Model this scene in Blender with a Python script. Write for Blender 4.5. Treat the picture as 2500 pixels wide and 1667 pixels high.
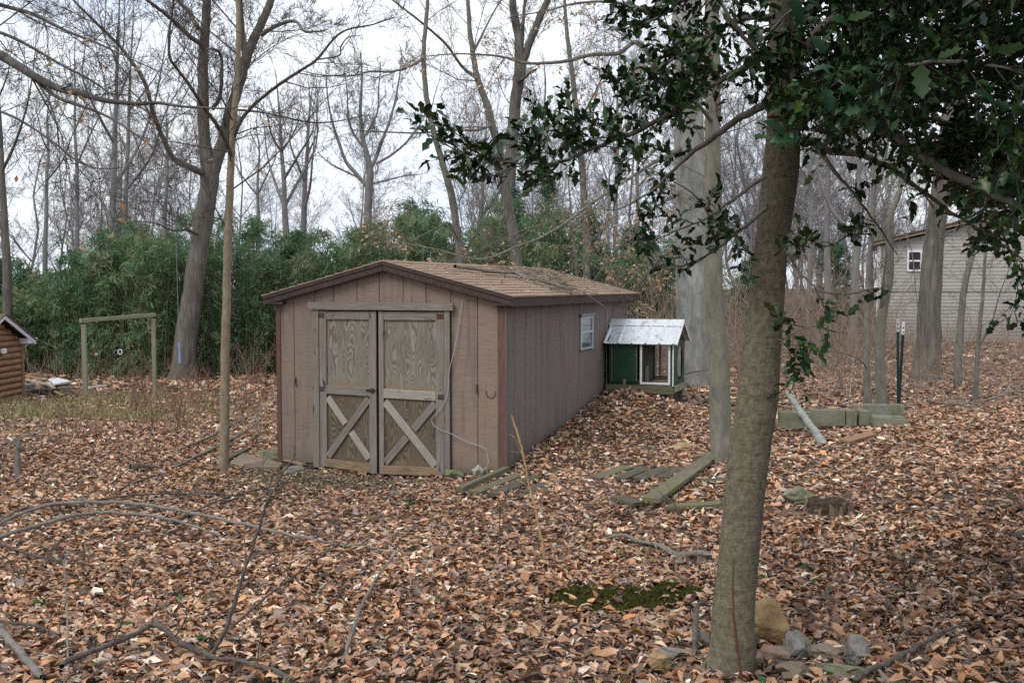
import bpy, bmesh, math, random
import numpy as np
from mathutils import Vector, Matrix, noise as mnoise

# ------------------------------------------------------------------ clean
for o in list(bpy.data.objects):
    bpy.data.objects.remove(o, do_unlink=True)
scene = bpy.context.scene
COL = scene.collection
R = math.radians
RNG = random.Random(7)
NR = np.random.default_rng(11)

# ------------------------------------------------------------------ camera
FPX, CAMZ = 2750.0, 2.17                 # focal length in photo pixels (2500 wide)
PITCH = math.atan(133.5 / FPX)
cam_d = bpy.data.cameras.new('camera')
cam_d.sensor_width = 36.0
cam_d.lens = 36.0 * FPX / 2500.0
cam_d.clip_end = 3000
cam_d.clip_start = 0.05
cam = bpy.data.objects.new('camera', cam_d)
COL.objects.link(cam)
cam.location = (0, 0, CAMZ)
cam.rotation_euler = (math.pi / 2 - PITCH, 0, 0)
scene.camera = cam

# ------------------------------------------------------------------ world: thin bright overcast over a Nishita sky
SUN_EL, SUN_AZ = 48.0, 222.0             # sun behind the camera, to its left
world = bpy.data.worlds.new('World')
scene.world = world
world.use_nodes = True
wt = world.node_tree
wt.nodes.clear()
wo = wt.nodes.new('ShaderNodeOutputWorld')
bg = wt.nodes.new('ShaderNodeBackground')
bg.inputs['Strength'].default_value = 0.1
sky = wt.nodes.new('ShaderNodeTexSky')
sky.sky_type = 'NISHITA'
sky.sun_disc = False
sky.sun_elevation = R(SUN_EL)
sky.sun_rotation = R(SUN_AZ)
sky.dust_density = 2.0
wtc = wt.nodes.new('ShaderNodeTexCoord')
wmap = wt.nodes.new('ShaderNodeMapping')
wmap.inputs['Scale'].default_value = (1.0, 1.0, 3.2)
wn = wt.nodes.new('ShaderNodeTexNoise')
wn.inputs['Scale'].default_value = 2.2
wn.inputs['Detail'].default_value = 6
wn.inputs['Roughness'].default_value = 0.55
wr = wt.nodes.new('ShaderNodeValToRGB')
wr.color_ramp.elements[0].position = 0.30
wr.color_ramp.elements[0].color = (0.60, 0.70, 0.87, 1)
wr.color_ramp.elements[1].position = 0.66
wr.color_ramp.elements[1].color = (0.97, 0.985, 1.0, 1)
wsc = wt.nodes.new('ShaderNodeVectorMath')
wsc.operation = 'SCALE'
wsc.inputs['Scale'].default_value = 10.6
wmx = wt.nodes.new('ShaderNodeMix')
wmx.data_type = 'RGBA'
wmx.inputs['Factor'].default_value = 0.87
wt.links.new(wtc.outputs['Generated'], wmap.inputs['Vector'])
wt.links.new(wmap.outputs['Vector'], wn.inputs['Vector'])
wt.links.new(wn.outputs['Fac'], wr.inputs['Fac'])
wt.links.new(wr.outputs['Color'], wsc.inputs[0])
wt.links.new(sky.outputs['Color'], wmx.inputs[6])
wt.links.new(wsc.outputs['Vector'], wmx.inputs[7])
wt.links.new(wmx.outputs[2], bg.inputs['Color'])
wt.links.new(bg.outputs['Background'], wo.inputs['Surface'])

sun_d = bpy.data.lights.new('sun', 'SUN')
sun_d.energy = 1.3
sun_d.angle = R(25)
sun_d.color = (1.0, 0.96, 0.9)
sun = bpy.data.objects.new('sun', sun_d)
COL.objects.link(sun)
_az, _el = R(SUN_AZ), R(SUN_EL)
_sd = Vector((math.sin(_az) * math.cos(_el), math.cos(_az) * math.cos(_el), math.sin(_el)))
sun.rotation_euler = (-_sd).to_track_quat('-Z', 'Y').to_euler()
sun.location = (-8, -8, 12)

scene.view_settings.view_transform = 'Standard'
scene.view_settings.look = 'None'
scene.view_settings.exposure = 0.44
scene.view_settings.gamma = 1.0
scene.view_settings.use_curve_mapping = False
scene.render.engine = 'CYCLES'
scene.cycles.max_bounces = 6
scene.cycles.transparent_max_bounces = 8
scene.cycles.use_denoising = False

# ------------------------------------------------------------------ pixel -> place helpers (photo pixels, 2500 x 1667)
_ct, _st = math.cos(PITCH), math.sin(PITCH)
def ray(px, py):
    a = (px - 1250.0) / FPX
    b = -(py - 833.5) / FPX
    return Vector((a, _ct + b * _st, -_st + b * _ct))
def P(px, py, Y):                         # the point at depth Y seen at that pixel
    d = ray(px, py)
    return Vector((0, 0, CAMZ)) + d * (Y / d.y)

# ------------------------------------------------------------------ shed frame (used by the terrain too)
SV = Vector((0.335, 0.942, 0)).normalized()
SU = Vector((SV.y, -SV.x, 0))
SC = Vector((-0.0865, 13.24, 0))
def S(u, v, z=0.0):
    return SC + SU * u + SV * v + Vector((0, 0, z))
SHED_ROT = math.atan2(SU.y, SU.x)

# ------------------------------------------------------------------ terrain: thin-plate surface through surveyed points
_c = []
def cp(p, z): _c.append((p[0], p[1], z))
for (u, v, z) in [(-3.3, -.3, -.10), (-2.4, -.35, -.12), (-1.2, -.35, -.17), (-.6, -.3, -.10), (0, -.3, -.05), (.15, .14, .02), (.15, 1.6, .16),
                  (.15, 2.76, .27), (.15, 4.56, .52), (.2, 6.2, .50), (.8, .9, .12), (.8, 2.0, .30), (.9, 3.2, .43), (1.0, 4.1, .47), (1.75, 4.5, .22), (1.3, 5.4, .28), (1.5, 2.6, .33),
                  (-3.3, 3, -.15), (-3.3, 6.2, -.2), (-1.5, 3, 0.0), (-1.5, 7.5, .0)]:
    q = S(u, v); cp((q.x, q.y), z)
for (x, y, z) in [(0, 0, .55), (-3, 0, .5), (3, 0, .6), (0, -6, .6), (.97, 5.05, .45), (-2.2, 5.2, .33), (0, 5.1, .42), (2.4, 8.7, .45), (3.3, 7.6, .5),
                  (-.6, 9.5, .14), (-3, 9, .1), (2.1, 11.4, .38), (1.2, 10.6, .28), (4.06, 13.8, .41), (6.4, 15.3, .5), (8.1, 22, .33), (14.4, 42, .1),
                  (3.3, 20.5, .3), (-3.5, 13.6, -.07), (-6.8, 18.6, -.2), (-6, 11, -.02), (-11.6, 26.7, -.45), (-10, 27, -.45), (-8.8, 28.5, -.45),
                  (-9.5, 32.6, -.5), (-3, 30, -.4), (3, 32, -.15), (-16, 36, -.5), (0, 45, -.3), (20, 25, .4), (10, 10, .75), (-12, 8, 0), (-25, 20, -.4),
                  (60, 20, .3), (-60, 20, -.5), (60, 90, 0), (-60, 90, -.4), (0, 120, 0), (0, -60, .6), (60, -60, .6), (-60, -60, .4)]:
    cp((x, y), z)
_c = np.array(_c)
def _tps(r2): return 0.5 * r2 * np.log(r2 + 1e-9)
_K = _tps(((_c[:, None, :2] - _c[None, :, :2]) ** 2).sum(-1)) + np.eye(len(_c)) * 0.35
_Pm = np.c_[np.ones(len(_c)), _c[:, :2]]
_A = np.block([[_K, _Pm], [_Pm.T, np.zeros((3, 3))]])
_w = np.linalg.solve(_A, np.r_[_c[:, 2], 0, 0, 0])
def hgt(x, y):
    x = np.asarray(x, float); y = np.asarray(y, float)
    sh = x.shape
    p = np.c_[np.clip(x.ravel(), -60, 60), np.clip(y.ravel(), -60, 120)]
    out = np.empty(len(p))
    for i in range(0, len(p), 40000):
        q = p[i:i + 40000]
        out[i:i + 40000] = _tps(((q[:, None] - _c[None, :, :2]) ** 2).sum(-1)) @ _w[:-3] + _w[-3] + q @ _w[-2:]
    px, py = p[:, 0], p[:, 1]
    out += 0.018 * np.sin(px * 1.7 + 1.3 * np.sin(py * .9)) * np.sin(py * 1.43 + .5) + 0.009 * np.sin(px * 4.1 + py * 2.2) * np.sin(py * 3.7 - px)
    return out.reshape(sh)
def h1(x, y): return float(hgt(np.array([x]), np.array([y]))[0])
def G(px, py, up=0.0):                    # where that pixel's ray meets the ground
    d = ray(px, py)
    ts = np.concatenate([np.arange(2.5, 30, .06), np.arange(30, 90, .3)])
    zs = CAMZ + d.z * ts / d.y
    hs = hgt(d.x * ts / d.y, ts) + up
    k = np.argmax(zs < hs)
    if not (zs < hs).any(): k = len(ts) - 1
    Y = ts[k]
    if k > 0:
        a, b = zs[k - 1] - hs[k - 1], zs[k] - hs[k]
        Y = ts[k - 1] + (ts[k] - ts[k - 1]) * a / (a - b + 1e-9)
    return Vector((d.x * Y / d.y, Y, CAMZ + d.z * Y / d.y))

# ------------------------------------------------------------------ node-material helpers
class NT:
    def __init__(s, name):
        s.m = bpy.data.materials.new(name); s.m.use_nodes = True
        s.t = s.m.node_tree; s.t.nodes.clear()
        s.out = s.n('ShaderNodeOutputMaterial'); s.b = s.n('ShaderNodeBsdfPrincipled')
        s.l(s.b.outputs[0], s.out.inputs['Surface'])
    def n(s, k, **kw):
        x = s.t.nodes.new(k)
        for a, v in kw.items(): setattr(x, a, v)
        return x
    def l(s, a, b): s.t.links.new(a, b)
    def coord(s, scale=(1, 1, 1), kind='Object', rnd=True):
        tc = s.n('ShaderNodeTexCoord'); mp = s.n('ShaderNodeMapping')
        mp.inputs['Scale'].default_value = scale
        src = tc.outputs[kind]
        if rnd:
            oi = s.n('ShaderNodeObjectInfo'); mu = s.n('ShaderNodeVectorMath', operation='ADD')
            sc = s.n('ShaderNodeMath', operation='MULTIPLY'); sc.inputs[1].default_value = 37.0
            s.l(oi.outputs['Random'], sc.inputs[0]); s.l(src, mu.inputs[0]); s.l(sc.outputs[0], mu.inputs[1]); src = mu.outputs[0]
        s.l(src, mp.inputs['Vector'])
        return mp.outputs['Vector']
    def noise(s, vec, scale, detail=4, rough=.55, dist=0.0):
        x = s.n('ShaderNodeTexNoise')
        x.inputs['Scale'].default_value = scale; x.inputs['Detail'].default_value = detail
        x.inputs['Roughness'].default_value = rough; x.inputs['Distortion'].default_value = dist
        s.l(vec, x.inputs['Vector'])
        return x.outputs['Fac']
    def ramp(s, fac, stops):
        x = s.n('ShaderNodeValToRGB'); e = x.color_ramp.elements
        while len(e) < len(stops): e.new(0.5)
        for k, (p, c) in enumerate(stops):
            e[k].position = p; e[k].color = (c[0], c[1], c[2], 1)
        s.l(fac, x.inputs['Fac'])
        return x.outputs['Color']
    def mix(s, a, b, fac, mode='MIX'):
        x = s.n('ShaderNodeMix', data_type='RGBA', blend_type=mode)
        for sock, v in ((x.inputs[6], a), (x.inputs[7], b), (x.inputs['Factor'], fac)):
            if hasattr(v, 'is_linked') or hasattr(v, 'links'): s.l(v, sock)
            elif isinstance(v, (int, float)): sock.default_value = v
            else: sock.default_value = (v[0], v[1], v[2], 1)
        return x.outputs[2]
    def bump(s, fac, strength=.4, dist=.01):
        x = s.n('ShaderNodeBump'); x.inputs['Strength'].default_value = strength; x.inputs['Distance'].default_value = dist
        s.l(fac, x.inputs['Height']); s.l(x.outputs['Normal'], s.b.inputs['Normal'])
    def fin(s, col, rough=.85, spec=.25, metal=0.0):
        if hasattr(col, 'links'): s.l(col, s.b.inputs['Base Color'])
        else: s.b.inputs['Base Color'].default_value = (col[0], col[1], col[2], 1)
        if hasattr(rough, 'links'): s.l(rough, s.b.inputs['Roughness'])
        else: s.b.inputs['Roughness'].default_value = rough
        s.b.inputs['Specular IOR Level'].default_value = spec
        s.b.inputs['Metallic'].default_value = metal
        return s.m

M = {}
def m_simple(name, col, var=.25, scale=14, rough=.85, spec=.25, bump=.3, bd=.004, metal=0, stretch=(1, 1, 1)):
    k = NT(name); v = k.coord(stretch); f = k.noise(v, scale, 5, .6)
    lo = [c * (1 - var) for c in col]; hi = [min(1, c * (1 + var)) for c in col]
    if bump: k.bump(f, bump, bd)
    M[name] = k.fin(k.ramp(f, [(.3, lo), (.7, hi)]), rough, spec, metal)
def m_board(name, c1, c2, stain=None, green=None):
    """weathered board: grain runs along the object's own X axis"""
    k = NT(name)
    g = k.noise(k.coord((1.2, 26, 26)), 3.0, 6, .65, .6)
    b = k.noise(k.coord((1, 1, 1)), 2.6, 4, .6)
    col = k.ramp(g, [(.28, c1), (.5, [(a + d) / 2 for a, d in zip(c1, c2)]), (.74, c2)])
    knots = k.noise(k.coord((1.5, 6, 6)), 3.2, 2, .5)
    kr = k.n('ShaderNodeMapRange'); kr.inputs[1].default_value = .66; kr.inputs[2].default_value = .74; k.l(knots, kr.inputs[0])
    col = k.mix(col, [c * .35 for c in c1], kr.outputs[0])
    if stain: col = k.mix(col, stain, k_range(k, b, .5, .75))
    if green: col = k.mix(col, green, k_range(k, k.noise(k.coord((1, 1, 1)), 4.5, 5, .65), .46, .66))
    k.bump(g, .5, .004)
    M[name] = k.fin(col, .9, .2)
def k_range(k, f, a, b, c=0., d=1.):
    r = k.n('ShaderNodeMapRange'); k.l(f, r.inputs[0])
    r.inputs[1].default_value = a; r.inputs[2].default_value = b; r.inputs[3].default_value = c; r.inputs[4].default_value = d
    return r.outputs[0]

def m_bark(name, c1, c2, sc=(1, 1, .18), scale=22, lichen=None, bump=.7, bd=.02, ring=False):
    k = NT(name)
    f = k.noise(k.coord(sc, rnd=False), scale, 6, .65, .4)
    b = k.noise(k.coord((1, 1, .6), rnd=False), 2.3, 4, .6)
    col = k.ramp(f, [(.3, c1), (.72, c2)])
    col = k.mix(col, [x * .62 for x in c1], k_range(k, b, .5, .8, 0, .8))
    if lichen: col = k.mix(col, lichen, k_range(k, k.noise(k.coord((1, 1, 1), rnd=False), 5.5, 5, .7), .52, .68, 0, .75))
    h = f
    if ring:
        f2 = k.noise(k.coord((2.4, 2.4, 15), rnd=False), 2.4, 4, .65)
        col = k.mix(col, [x * .5 for x in c1], k_range(k, f2, .60, .74, 0, .6))
        a = k.n('ShaderNodeMath', operation='ADD'); k.l(f, a.inputs[0]); k.l(f2, a.inputs[1]); h = a.outputs[0]
    k.bump(h, bump, bd)
    M[name] = k.fin(col, .92, .15)
def m_attr(name, rough=.75, spec=.25, var=.15, trans=0.0):
    """colour comes from the per-piece attribute 'tint', with a little mottling"""
    k = NT(name)
    a = k.n('ShaderNodeAttribute', attribute_name='tint')
    f = k.noise(k.coord((1, 1, 1), rnd=False), 40, 3, .6)
    g = k_range(k, f, .3, .7, 1 - var, 1 + var)
    mu = k.n('ShaderNodeVectorMath', operation='SCALE'); k.l(a.outputs['Color'], mu.inputs[0]); k.l(g, mu.inputs['Scale'])
    m = k.fin(mu.outputs[0], rough, spec)
    if trans:
        tr = k.n('ShaderNodeBsdfTranslucent'); k.l(mu.outputs[0], tr.inputs['Color'])
        mx = k.n('ShaderNodeMixShader'); mx.inputs[0].default_value = trans
        k.l(k.b.outputs[0], mx.inputs[1]); k.l(tr.outputs[0], mx.inputs[2]); k.l(mx.outputs[0], k.out.inputs['Surface'])
    M[name] = m

# ground soil
k = NT('soil')
v = k.coord((1, 1, 1), 'Object', False)
f = k.noise(v, 9, 8, .7); g = k.noise(v, .9, 4, .6)
col = k.ramp(f, [(.25, (.050, .036, .025)), (.5, (.12, .088, .062)), (.75, (.22, .165, .12))])
col = k.mix(col, (.06, .045, .03), k_range(k, g, .45, .7, 0, .6))
k.bump(f, .8, .03)
M['soil'] = k.fin(col, .95, .1)
# shed siding: faded pinkish brown paint on rough plywood
def m_siding(name, c, dark):
    k = NT(name)
    f = k.noise(k.coord((2.0, 2.0, 26)), 3.5, 6, .65)          # rough-sawn lines
    s = k.noise(k.coord((7, 7, .5)), 1.6, 4, .6)                # streaks
    b = k.noise(k.coord((1, 1, 1)), 2.0, 4, .6)
    col = k.ramp(f, [(.3, [x * .80 for x in c]), (.68, [min(1, x * 1.13) for x in c])])
    col = k.mix(col, dark, k_range(k, s, .50, .74, 0, .8))
    col = k.mix(col, [c[0] * 1.12, c[1] * .98, c[2] * .82], k_range(k, b, .5, .7, 0, .5))
    # rain-splashed grime along the foot of the boards
    zc = k.n('ShaderNodeSeparateXYZ'); k.l(k.coord((1, 1, 1), rnd=False), zc.inputs[0])
    za = k.n('ShaderNodeMath', operation='MULTIPLY_ADD'); k.l(b, za.inputs[0]); za.inputs[1].default_value = .45; k.l(zc.outputs[2], za.inputs[2])
    col = k.mix(col, (.14, .115, .085), k_range(k, za.outputs[0], .42, .16, 0, .6))
    nl = k.noise(k.coord((1, 1, 1)), 55, 2, .5); col = k.mix(col, (.06, .045, .04), k_range(k, nl, .74, .78, 0, .7))
    k.bump(f, .45, .004)
    M[name] = k.fin(col, .92, .15)
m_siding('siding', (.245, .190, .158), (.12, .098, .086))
m_siding('siding_shaded', (.188, .150, .138), (.10, .082, .078))  # same paint, darkened to put the side wall's shade into its colour
m_simple('siding_groove', (.12, .088, .076), .2)
m_simple('trim_red', (.13, .072, .056), .25, 9, .85, stretch=(3, 3, .6))
m_simple('fascia', (.062, .044, .040), .35, 7, .75, stretch=(4, 4, 4))
m_board('grey_wood', (.115, .102, .090), (.30, .272, .238), stain=(.20, .155, .115))
m_board('pink_wood', (.145, .120, .103), (.315, .268, .232))
m_board('brown_wood', (.17, .115, .075), (.36, .26, .165), green=(.16, .14, .075))
m_board('pale_wood', (.22, .20, .175), (.43, .395, .345))
m_board('mossy_wood', (.085, .07, .05), (.22, .185, .13), green=(.135, .15, .055))
m_board('dark_wood', (.055, .045, .036), (.15, .125, .10), green=(.08, .085, .045))
m_board('beam_wood', (.09, .085, .055), (.19, .175, .12), green=(.12, .125, .065))
m_board('rot_wood', (.16, .09, .055), (.36, .22, .14))
m_board('post_wood', (.16, .145, .105), (.34, .31, .235), green=(.21, .22, .14))
def m_ply(name, light, dark, low, zlow):
    k = NT(name)
    v = k.coord((1, 1, 1))
    d1 = k.noise(k.coord((3.4, 3.4, .95)), 1.5, 1.2, .45)
    w = k.n('ShaderNodeTexWave', wave_type='BANDS', bands_direction='X', wave_profile='SIN')
    w.inputs['Scale'].default_value = 9.0; w.inputs['Distortion'].default_value = 0; w.inputs['Detail'].default_value = 0
    cx = k.n('ShaderNodeSeparateXYZ'); k.l(k.coord((1, 1, 1), rnd=False), cx.inputs[0])
    fine = k.noise(k.coord((9, 9, 4.0)), 2.0, 2, .5)
    m1 = k.n('ShaderNodeMath', operation='MULTIPLY_ADD'); k.l(d1, m1.inputs[0]); m1.inputs[1].default_value = .95
    m0 = k.n('ShaderNodeMath', operation='MULTIPLY_ADD'); k.l(fine, m0.inputs[0]); m0.inputs[1].default_value = .035; k.l(cx.outputs[0], m0.inputs[2])
    k.l(m0.outputs[0], m1.inputs[2])
    cb = k.n('ShaderNodeCombineXYZ'); k.l(m1.outputs[0], cb.inputs[0]); k.l(cb.outputs[0], w.inputs['Vector'])
    g = k.noise(k.coord((40, 40, 2.2)), 2.5, 5, .65)
    blotch = k.noise(k.coord((2.2, 2.2, 1.0)), 2.2, 4, .6)
    col = k.ramp(w.outputs['Fac'], [(.18, dark), (.42, [(a + b) / 2 for a, b in zip(light, dark)]), (.72, light)])
    col = k.mix(col, [x * .55 for x in dark], k_range(k, g, .50, .72, 0, .8))
    col = k.mix(col, [x * .75 for x in dark], k_range(k, blotch, .52, .75, 0, .6))
    # tide mark of rust-orange and algae along the bottom edge of the sheet
    zz = k.n('ShaderNodeMath', operation='MULTIPLY_ADD'); k.l(blotch, zz.inputs[0]); zz.inputs[1].default_value = .22; k.l(cx.outputs[2], zz.inputs[2])
    col = k.mix(col, low[0], k_range(k, zz.outputs[0], zlow + .34, zlow + .16, 0, .42))
    col = k.mix(col, low[1], k_range(k, zz.outputs[0], zlow + .22, zlow + .10, 0, .6))
    k.bump(w.outputs['Fac'], .3, .003)
    M[name] = k.fin(col, .9, .15)
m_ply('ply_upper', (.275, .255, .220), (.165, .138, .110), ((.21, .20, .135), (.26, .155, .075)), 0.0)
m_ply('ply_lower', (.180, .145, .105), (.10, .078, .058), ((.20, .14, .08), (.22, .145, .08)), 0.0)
# roof shingles
k = NT('shingle')
f = k.noise(k.coord((1, 1, 1)), 160, 3, .7); b = k.noise(k.coord((1, 1, 1)), 3.2, 4, .6)
oi = k.n('ShaderNodeObjectInfo')
col = k.ramp(f, [(.3, (.225, .16, .112)), (.7, (.43, .325, .235))])
col = k.mix(col, (.26, .185, .13), k_range(k, b, .45, .75, 0, .6))
k.bump(f, .5, .004)
M['shingle'] = k.fin(col, .95, .1)
m_simple('shingle_dark', (.12, .08, .05), .3, 40)
# metals / misc
k = NT('roof_metal')
v = k.coord((1, 1, 1)); f = k.noise(v, 11, 6, .7); s = k.noise(k.coord((14, 2, 2)), 3, 5, .65)
col = k.ramp(s, [(.3, (.56, .58, .60)), (.7, (.74, .76, .78))])
col = k.mix(col, (.15, .125, .09), k_range(k, f, .55, .70, 0, .8))
k.bump(s, .12, .003)
M['roof_metal'] = k.fin(col, .42, .5, .25)
m_simple('green_paint', (.010, .040, .022), .3, 8, .55, .4)
m_simple('white_paint', (.66, .67, .66), .12, 10, .6)
m_simple('white_vinyl', (.74, .74, .76), .06, 6, .5)
m_simple('lavender_fascia', (.70, .68, .76), .05, 6, .55)
m_simple('alu', (.42, .44, .46), .2, 9, .45, .5, metal=.4)
m_simple('alu_dark', (.16, .18, .20), .25, 9, .5, .5, metal=.3)
m_simple('rust', (.11, .055, .035), .4, 25, .9)
m_simple('rust_dark', (.075, .045, .033), .4, 25, .9)
m_simple('dark_iron', (.035, .03, .028), .3, 25, .7)
m_simple('wire_grey', (.40, .40, .40), .1, 30, .5)
m_simple('wire_dark', (.10, .10, .09), .2, 30, .6)
m_simple('post_green', (.010, .028, .026), .3, 20, .5, .4)
m_simple('black_plastic', (.02, .02, .022), .3, 15, .6)
m_simple('blue_tape', (.25, .36, .72), .2, 30, .6)
m_simple('rope', (.22, .27, .30), .2, 40, .9)
m_simple('rope_brown', (.15, .10, .07), .3, 40, .9)
m_simple('red_plastic', (.30, .06, .03), .2, 20, .5)
m_simple('plastic_white', (.7, .72, .74), .08, 20, .5)
m_simple('vinyl_siding', (.385, .368, .335), .08, 3, .7, .2, bump=0)
m_simple('rake_brown', (.24, .185, .13), .2, 8)
m_simple('log_siding', (.255, .15, .085), .3, 5, .7, .3, stretch=(6, .6, 6))
def m_stone(name, c1, c2, c3, scale=7):
    k = NT(name); v = k.coord((1, 1, 1))
    f = k.noise(v, scale, 8, .7, .3); g = k.noise(v, scale * .45, 5, .65); e = k.noise(v, scale * 2.2, 4, .6)
    col = k.ramp(f, [(.30, c1), (.62, c2)])
    col = k.mix(col, c3, k_range(k, g, .48, .66, 0, .85))
    col = k.mix(col, [x * .35 for x in c1], k_range(k, e, .62, .74, 0, .5))
    a_ = k.n('ShaderNodeMath', operation='ADD'); k.l(f, a_.inputs[0]); k.l(e, a_.inputs[1])
    k.bump(f, .9, .018); M[name] = k.fin(col, .95, .1)
m_stone('stone_tan', (.22, .145, .07), (.46, .33, .18), (.33, .22, .11))
m_stone('stone_grey', (.11, .105, .10), (.27, .26, .235), (.17, .16, .12), 9)
m_stone('stone_pink', (.13, .095, .075), (.29, .22, .175), (.19, .165, .12), 9)
m_stone('stone_green', (.13, .13, .085), (.27, .265, .19), (.14, .155, .075), 7)
m_simple('dry_stalk', (.40, .27, .13), .3, 20)
m_simple('red_stem', (.11, .045, .034), .3, 20, .7)
m_simple('briar', (.22, .125, .09), .35, 15, .8)
m_simple('ceramic', (.33, .33, .28), .35, 12, .5)
def m_glass(name, c):
    k = NT(name); k.b.inputs['Base Color'].default_value = (*c, 1); k.b.inputs['Roughness'].default_value = .12
    k.b.inputs['Specular IOR Level'].default_value = .7; M[name] = k.m
    f = k.noise(k.coord((1, 1, 1)), 6, 3); k.bump(f, .05, .01)
m_glass('dirty_glass', (.10, .11, .12)); m_glass('dark_glass', (.02, .022, .025))
k = NT('block')
f = k.noise(k.coord((1, 1, 1)), 60, 5, .7); b = k.noise(k.coord((1, 1, 1)), 5, 5, .6)
col = k.ramp(f, [(.3, (.155, .155, .118)), (.7, (.29, .285, .225))])
col = k.mix(col, (.12, .135, .05), k_range(k, b, .44, .66, 0, .8)); k.bump(f, .6, .006)
M['block'] = k.fin(col, .95, .1)
# barks
m_bark('bark_holly', (.085, .074, .050), (.215, .190, .135), (1, 1, .7), 42, (.145, .14, .09), .9, .014, True)
m_bark('bark_oak', (.080, .072, .060), (.215, .198, .170), (1, 1, .10), 16, None, .9, .04)
m_bark('bark_beech', (.17, .168, .152), (.40, .395, .365), (1, 1, .22), 9, (.175, .18, .125), .5, .012)
m_bark('bark_grey', (.10, .093, .078), (.225, .208, .178), (1, 1, .25), 18, (.24, .24, .19), .6, .02)
m_bark('bark_sapling', (.16, .125, .085), (.31, .255, .185), (1, 1, .5), 22, None, .4, .008)
m_bark('bark_slender', (.125, .118, .092), (.245, .232, .185), (1, 1, .35), 18, (.19, .20, .15), .5, .012)
m_bark('bark_dark', (.065, .052, .045), (.15, .125, .108), (1, 1, .3), 18)
m_bark('bark_limb_backlit', (.085, .078, .070), (.19, .175, .16), (1, 1, 1), 18)  # beech limb bark with backlit darkness put into the colour
m_bark('bark_far_hazed', (.15, .142, .135), (.27, .258, .248), (1, 1, .3), 8, None, .2)  # paled so the colour itself carries the distant haze
m_bark('twig_far_hazed', (.17, .158, .155), (.29, .272, .268), (1, 1, 1), 8, None, 0)  # twigs lightened likewise, haze mixed into the tone
m_bark('twig_near', (.10, .09, .078), (.205, .185, .16), (1, 1, 1), 25, None, .2, .004)
m_bark('twig_dark', (.055, .045, .04), (.14, .12, .105), (1, 1, 1), 25, None, .2, .004)
m_bark('branch_fallen', (.115, .10, .085), (.30, .272, .235), (1, 1, 1), 48, (.24, .235, .20), .9, .008)
m_bark('branch_fallen_dark', (.055, .045, .04), (.17, .145, .128), (1, 1, 1), 48, (.15, .14, .12), .9, .008)
m_bark('log_pale', (.20, .205, .17), (.40, .40, .36), (1, 1, 1), 12, (.25, .27, .19), .5, .006)
m_bark('stump_wood', (.05, .034, .024), (.22, .15, .10), (1, 1, .06), 20, None, 1, .03)
# piece-coloured
m_attr('litter', .72, .22, .16)
m_attr('holly_leaf', .34, .34, .12)
m_attr('bamboo_leaf', .6, .14, .1, .35)
m_attr('tan_leaf', .8, .15, .1, .25)
m_attr('grass_mat', .75, .2, .1, .15)
m_attr('moss_mat', .95, .05, .1)

# ------------------------------------------------------------------ object helpers
def link(o, parent=None):
    COL.objects.link(o)
    if parent is not None: o.parent = parent
    return o
def tag(o, label=None, cat=None, group=None, kind=None):
    if label: o['label'] = label
    if cat: o['category'] = cat
    if group: o['group'] = group
    if kind: o['kind'] = kind
    return o
def empty(name, loc=(0, 0, 0), rz=0.0, label=None, cat=None, group=None):
    o = bpy.data.objects.new(name, None); COL.objects.link(o)
    o.location = loc; o.rotation_euler = (0, 0, rz); o.empty_display_size = .2
    return tag(o, label, cat, group)
def np_mesh(name, verts, faces, mat, tint=None, smooth=False):
    """faces: (n,3) or (n,4) int arrays (list of arrays allowed); tint: per-vertex rgb"""
    if not isinstance(faces, list): faces = [faces]
    faces = [np.asarray(f, np.int32) for f in faces if len(f)]
    verts = np.asarray(verts, np.float32)
    me = bpy.data.meshes.new(name)
    me.vertices.add(len(verts)); me.vertices.foreach_set('co', verts.ravel())
    tot = np.concatenate([np.full(len(f), f.shape[1], np.int32) for f in faces])
    me.loops.add(int(tot.sum())); me.loops.foreach_set('vertex_index', np.concatenate([f.ravel() for f in faces]))
    me.polygons.add(len(tot))
    st = np.concatenate([[0], np.cumsum(tot)[:-1]]).astype(np.int32)
    me.polygons.foreach_set('loop_start', st); me.polygons.foreach_set('loop_total', tot)
    if smooth: me.polygons.foreach_set('use_smooth', np.ones(len(tot), bool))
    if tint is not None:
        at = me.attributes.new('tint', 'FLOAT_COLOR', 'POINT')
        at.data.foreach_set('color', np.c_[np.asarray(tint, np.float32), np.ones(len(verts), np.float32)].ravel())
    me.update(calc_edges=True); me.validate()
    if mat: me.materials.append(M[mat])
    return me
def meshobj(name, me, parent=None):
    return link(bpy.data.objects.new(name, me), parent)

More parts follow.
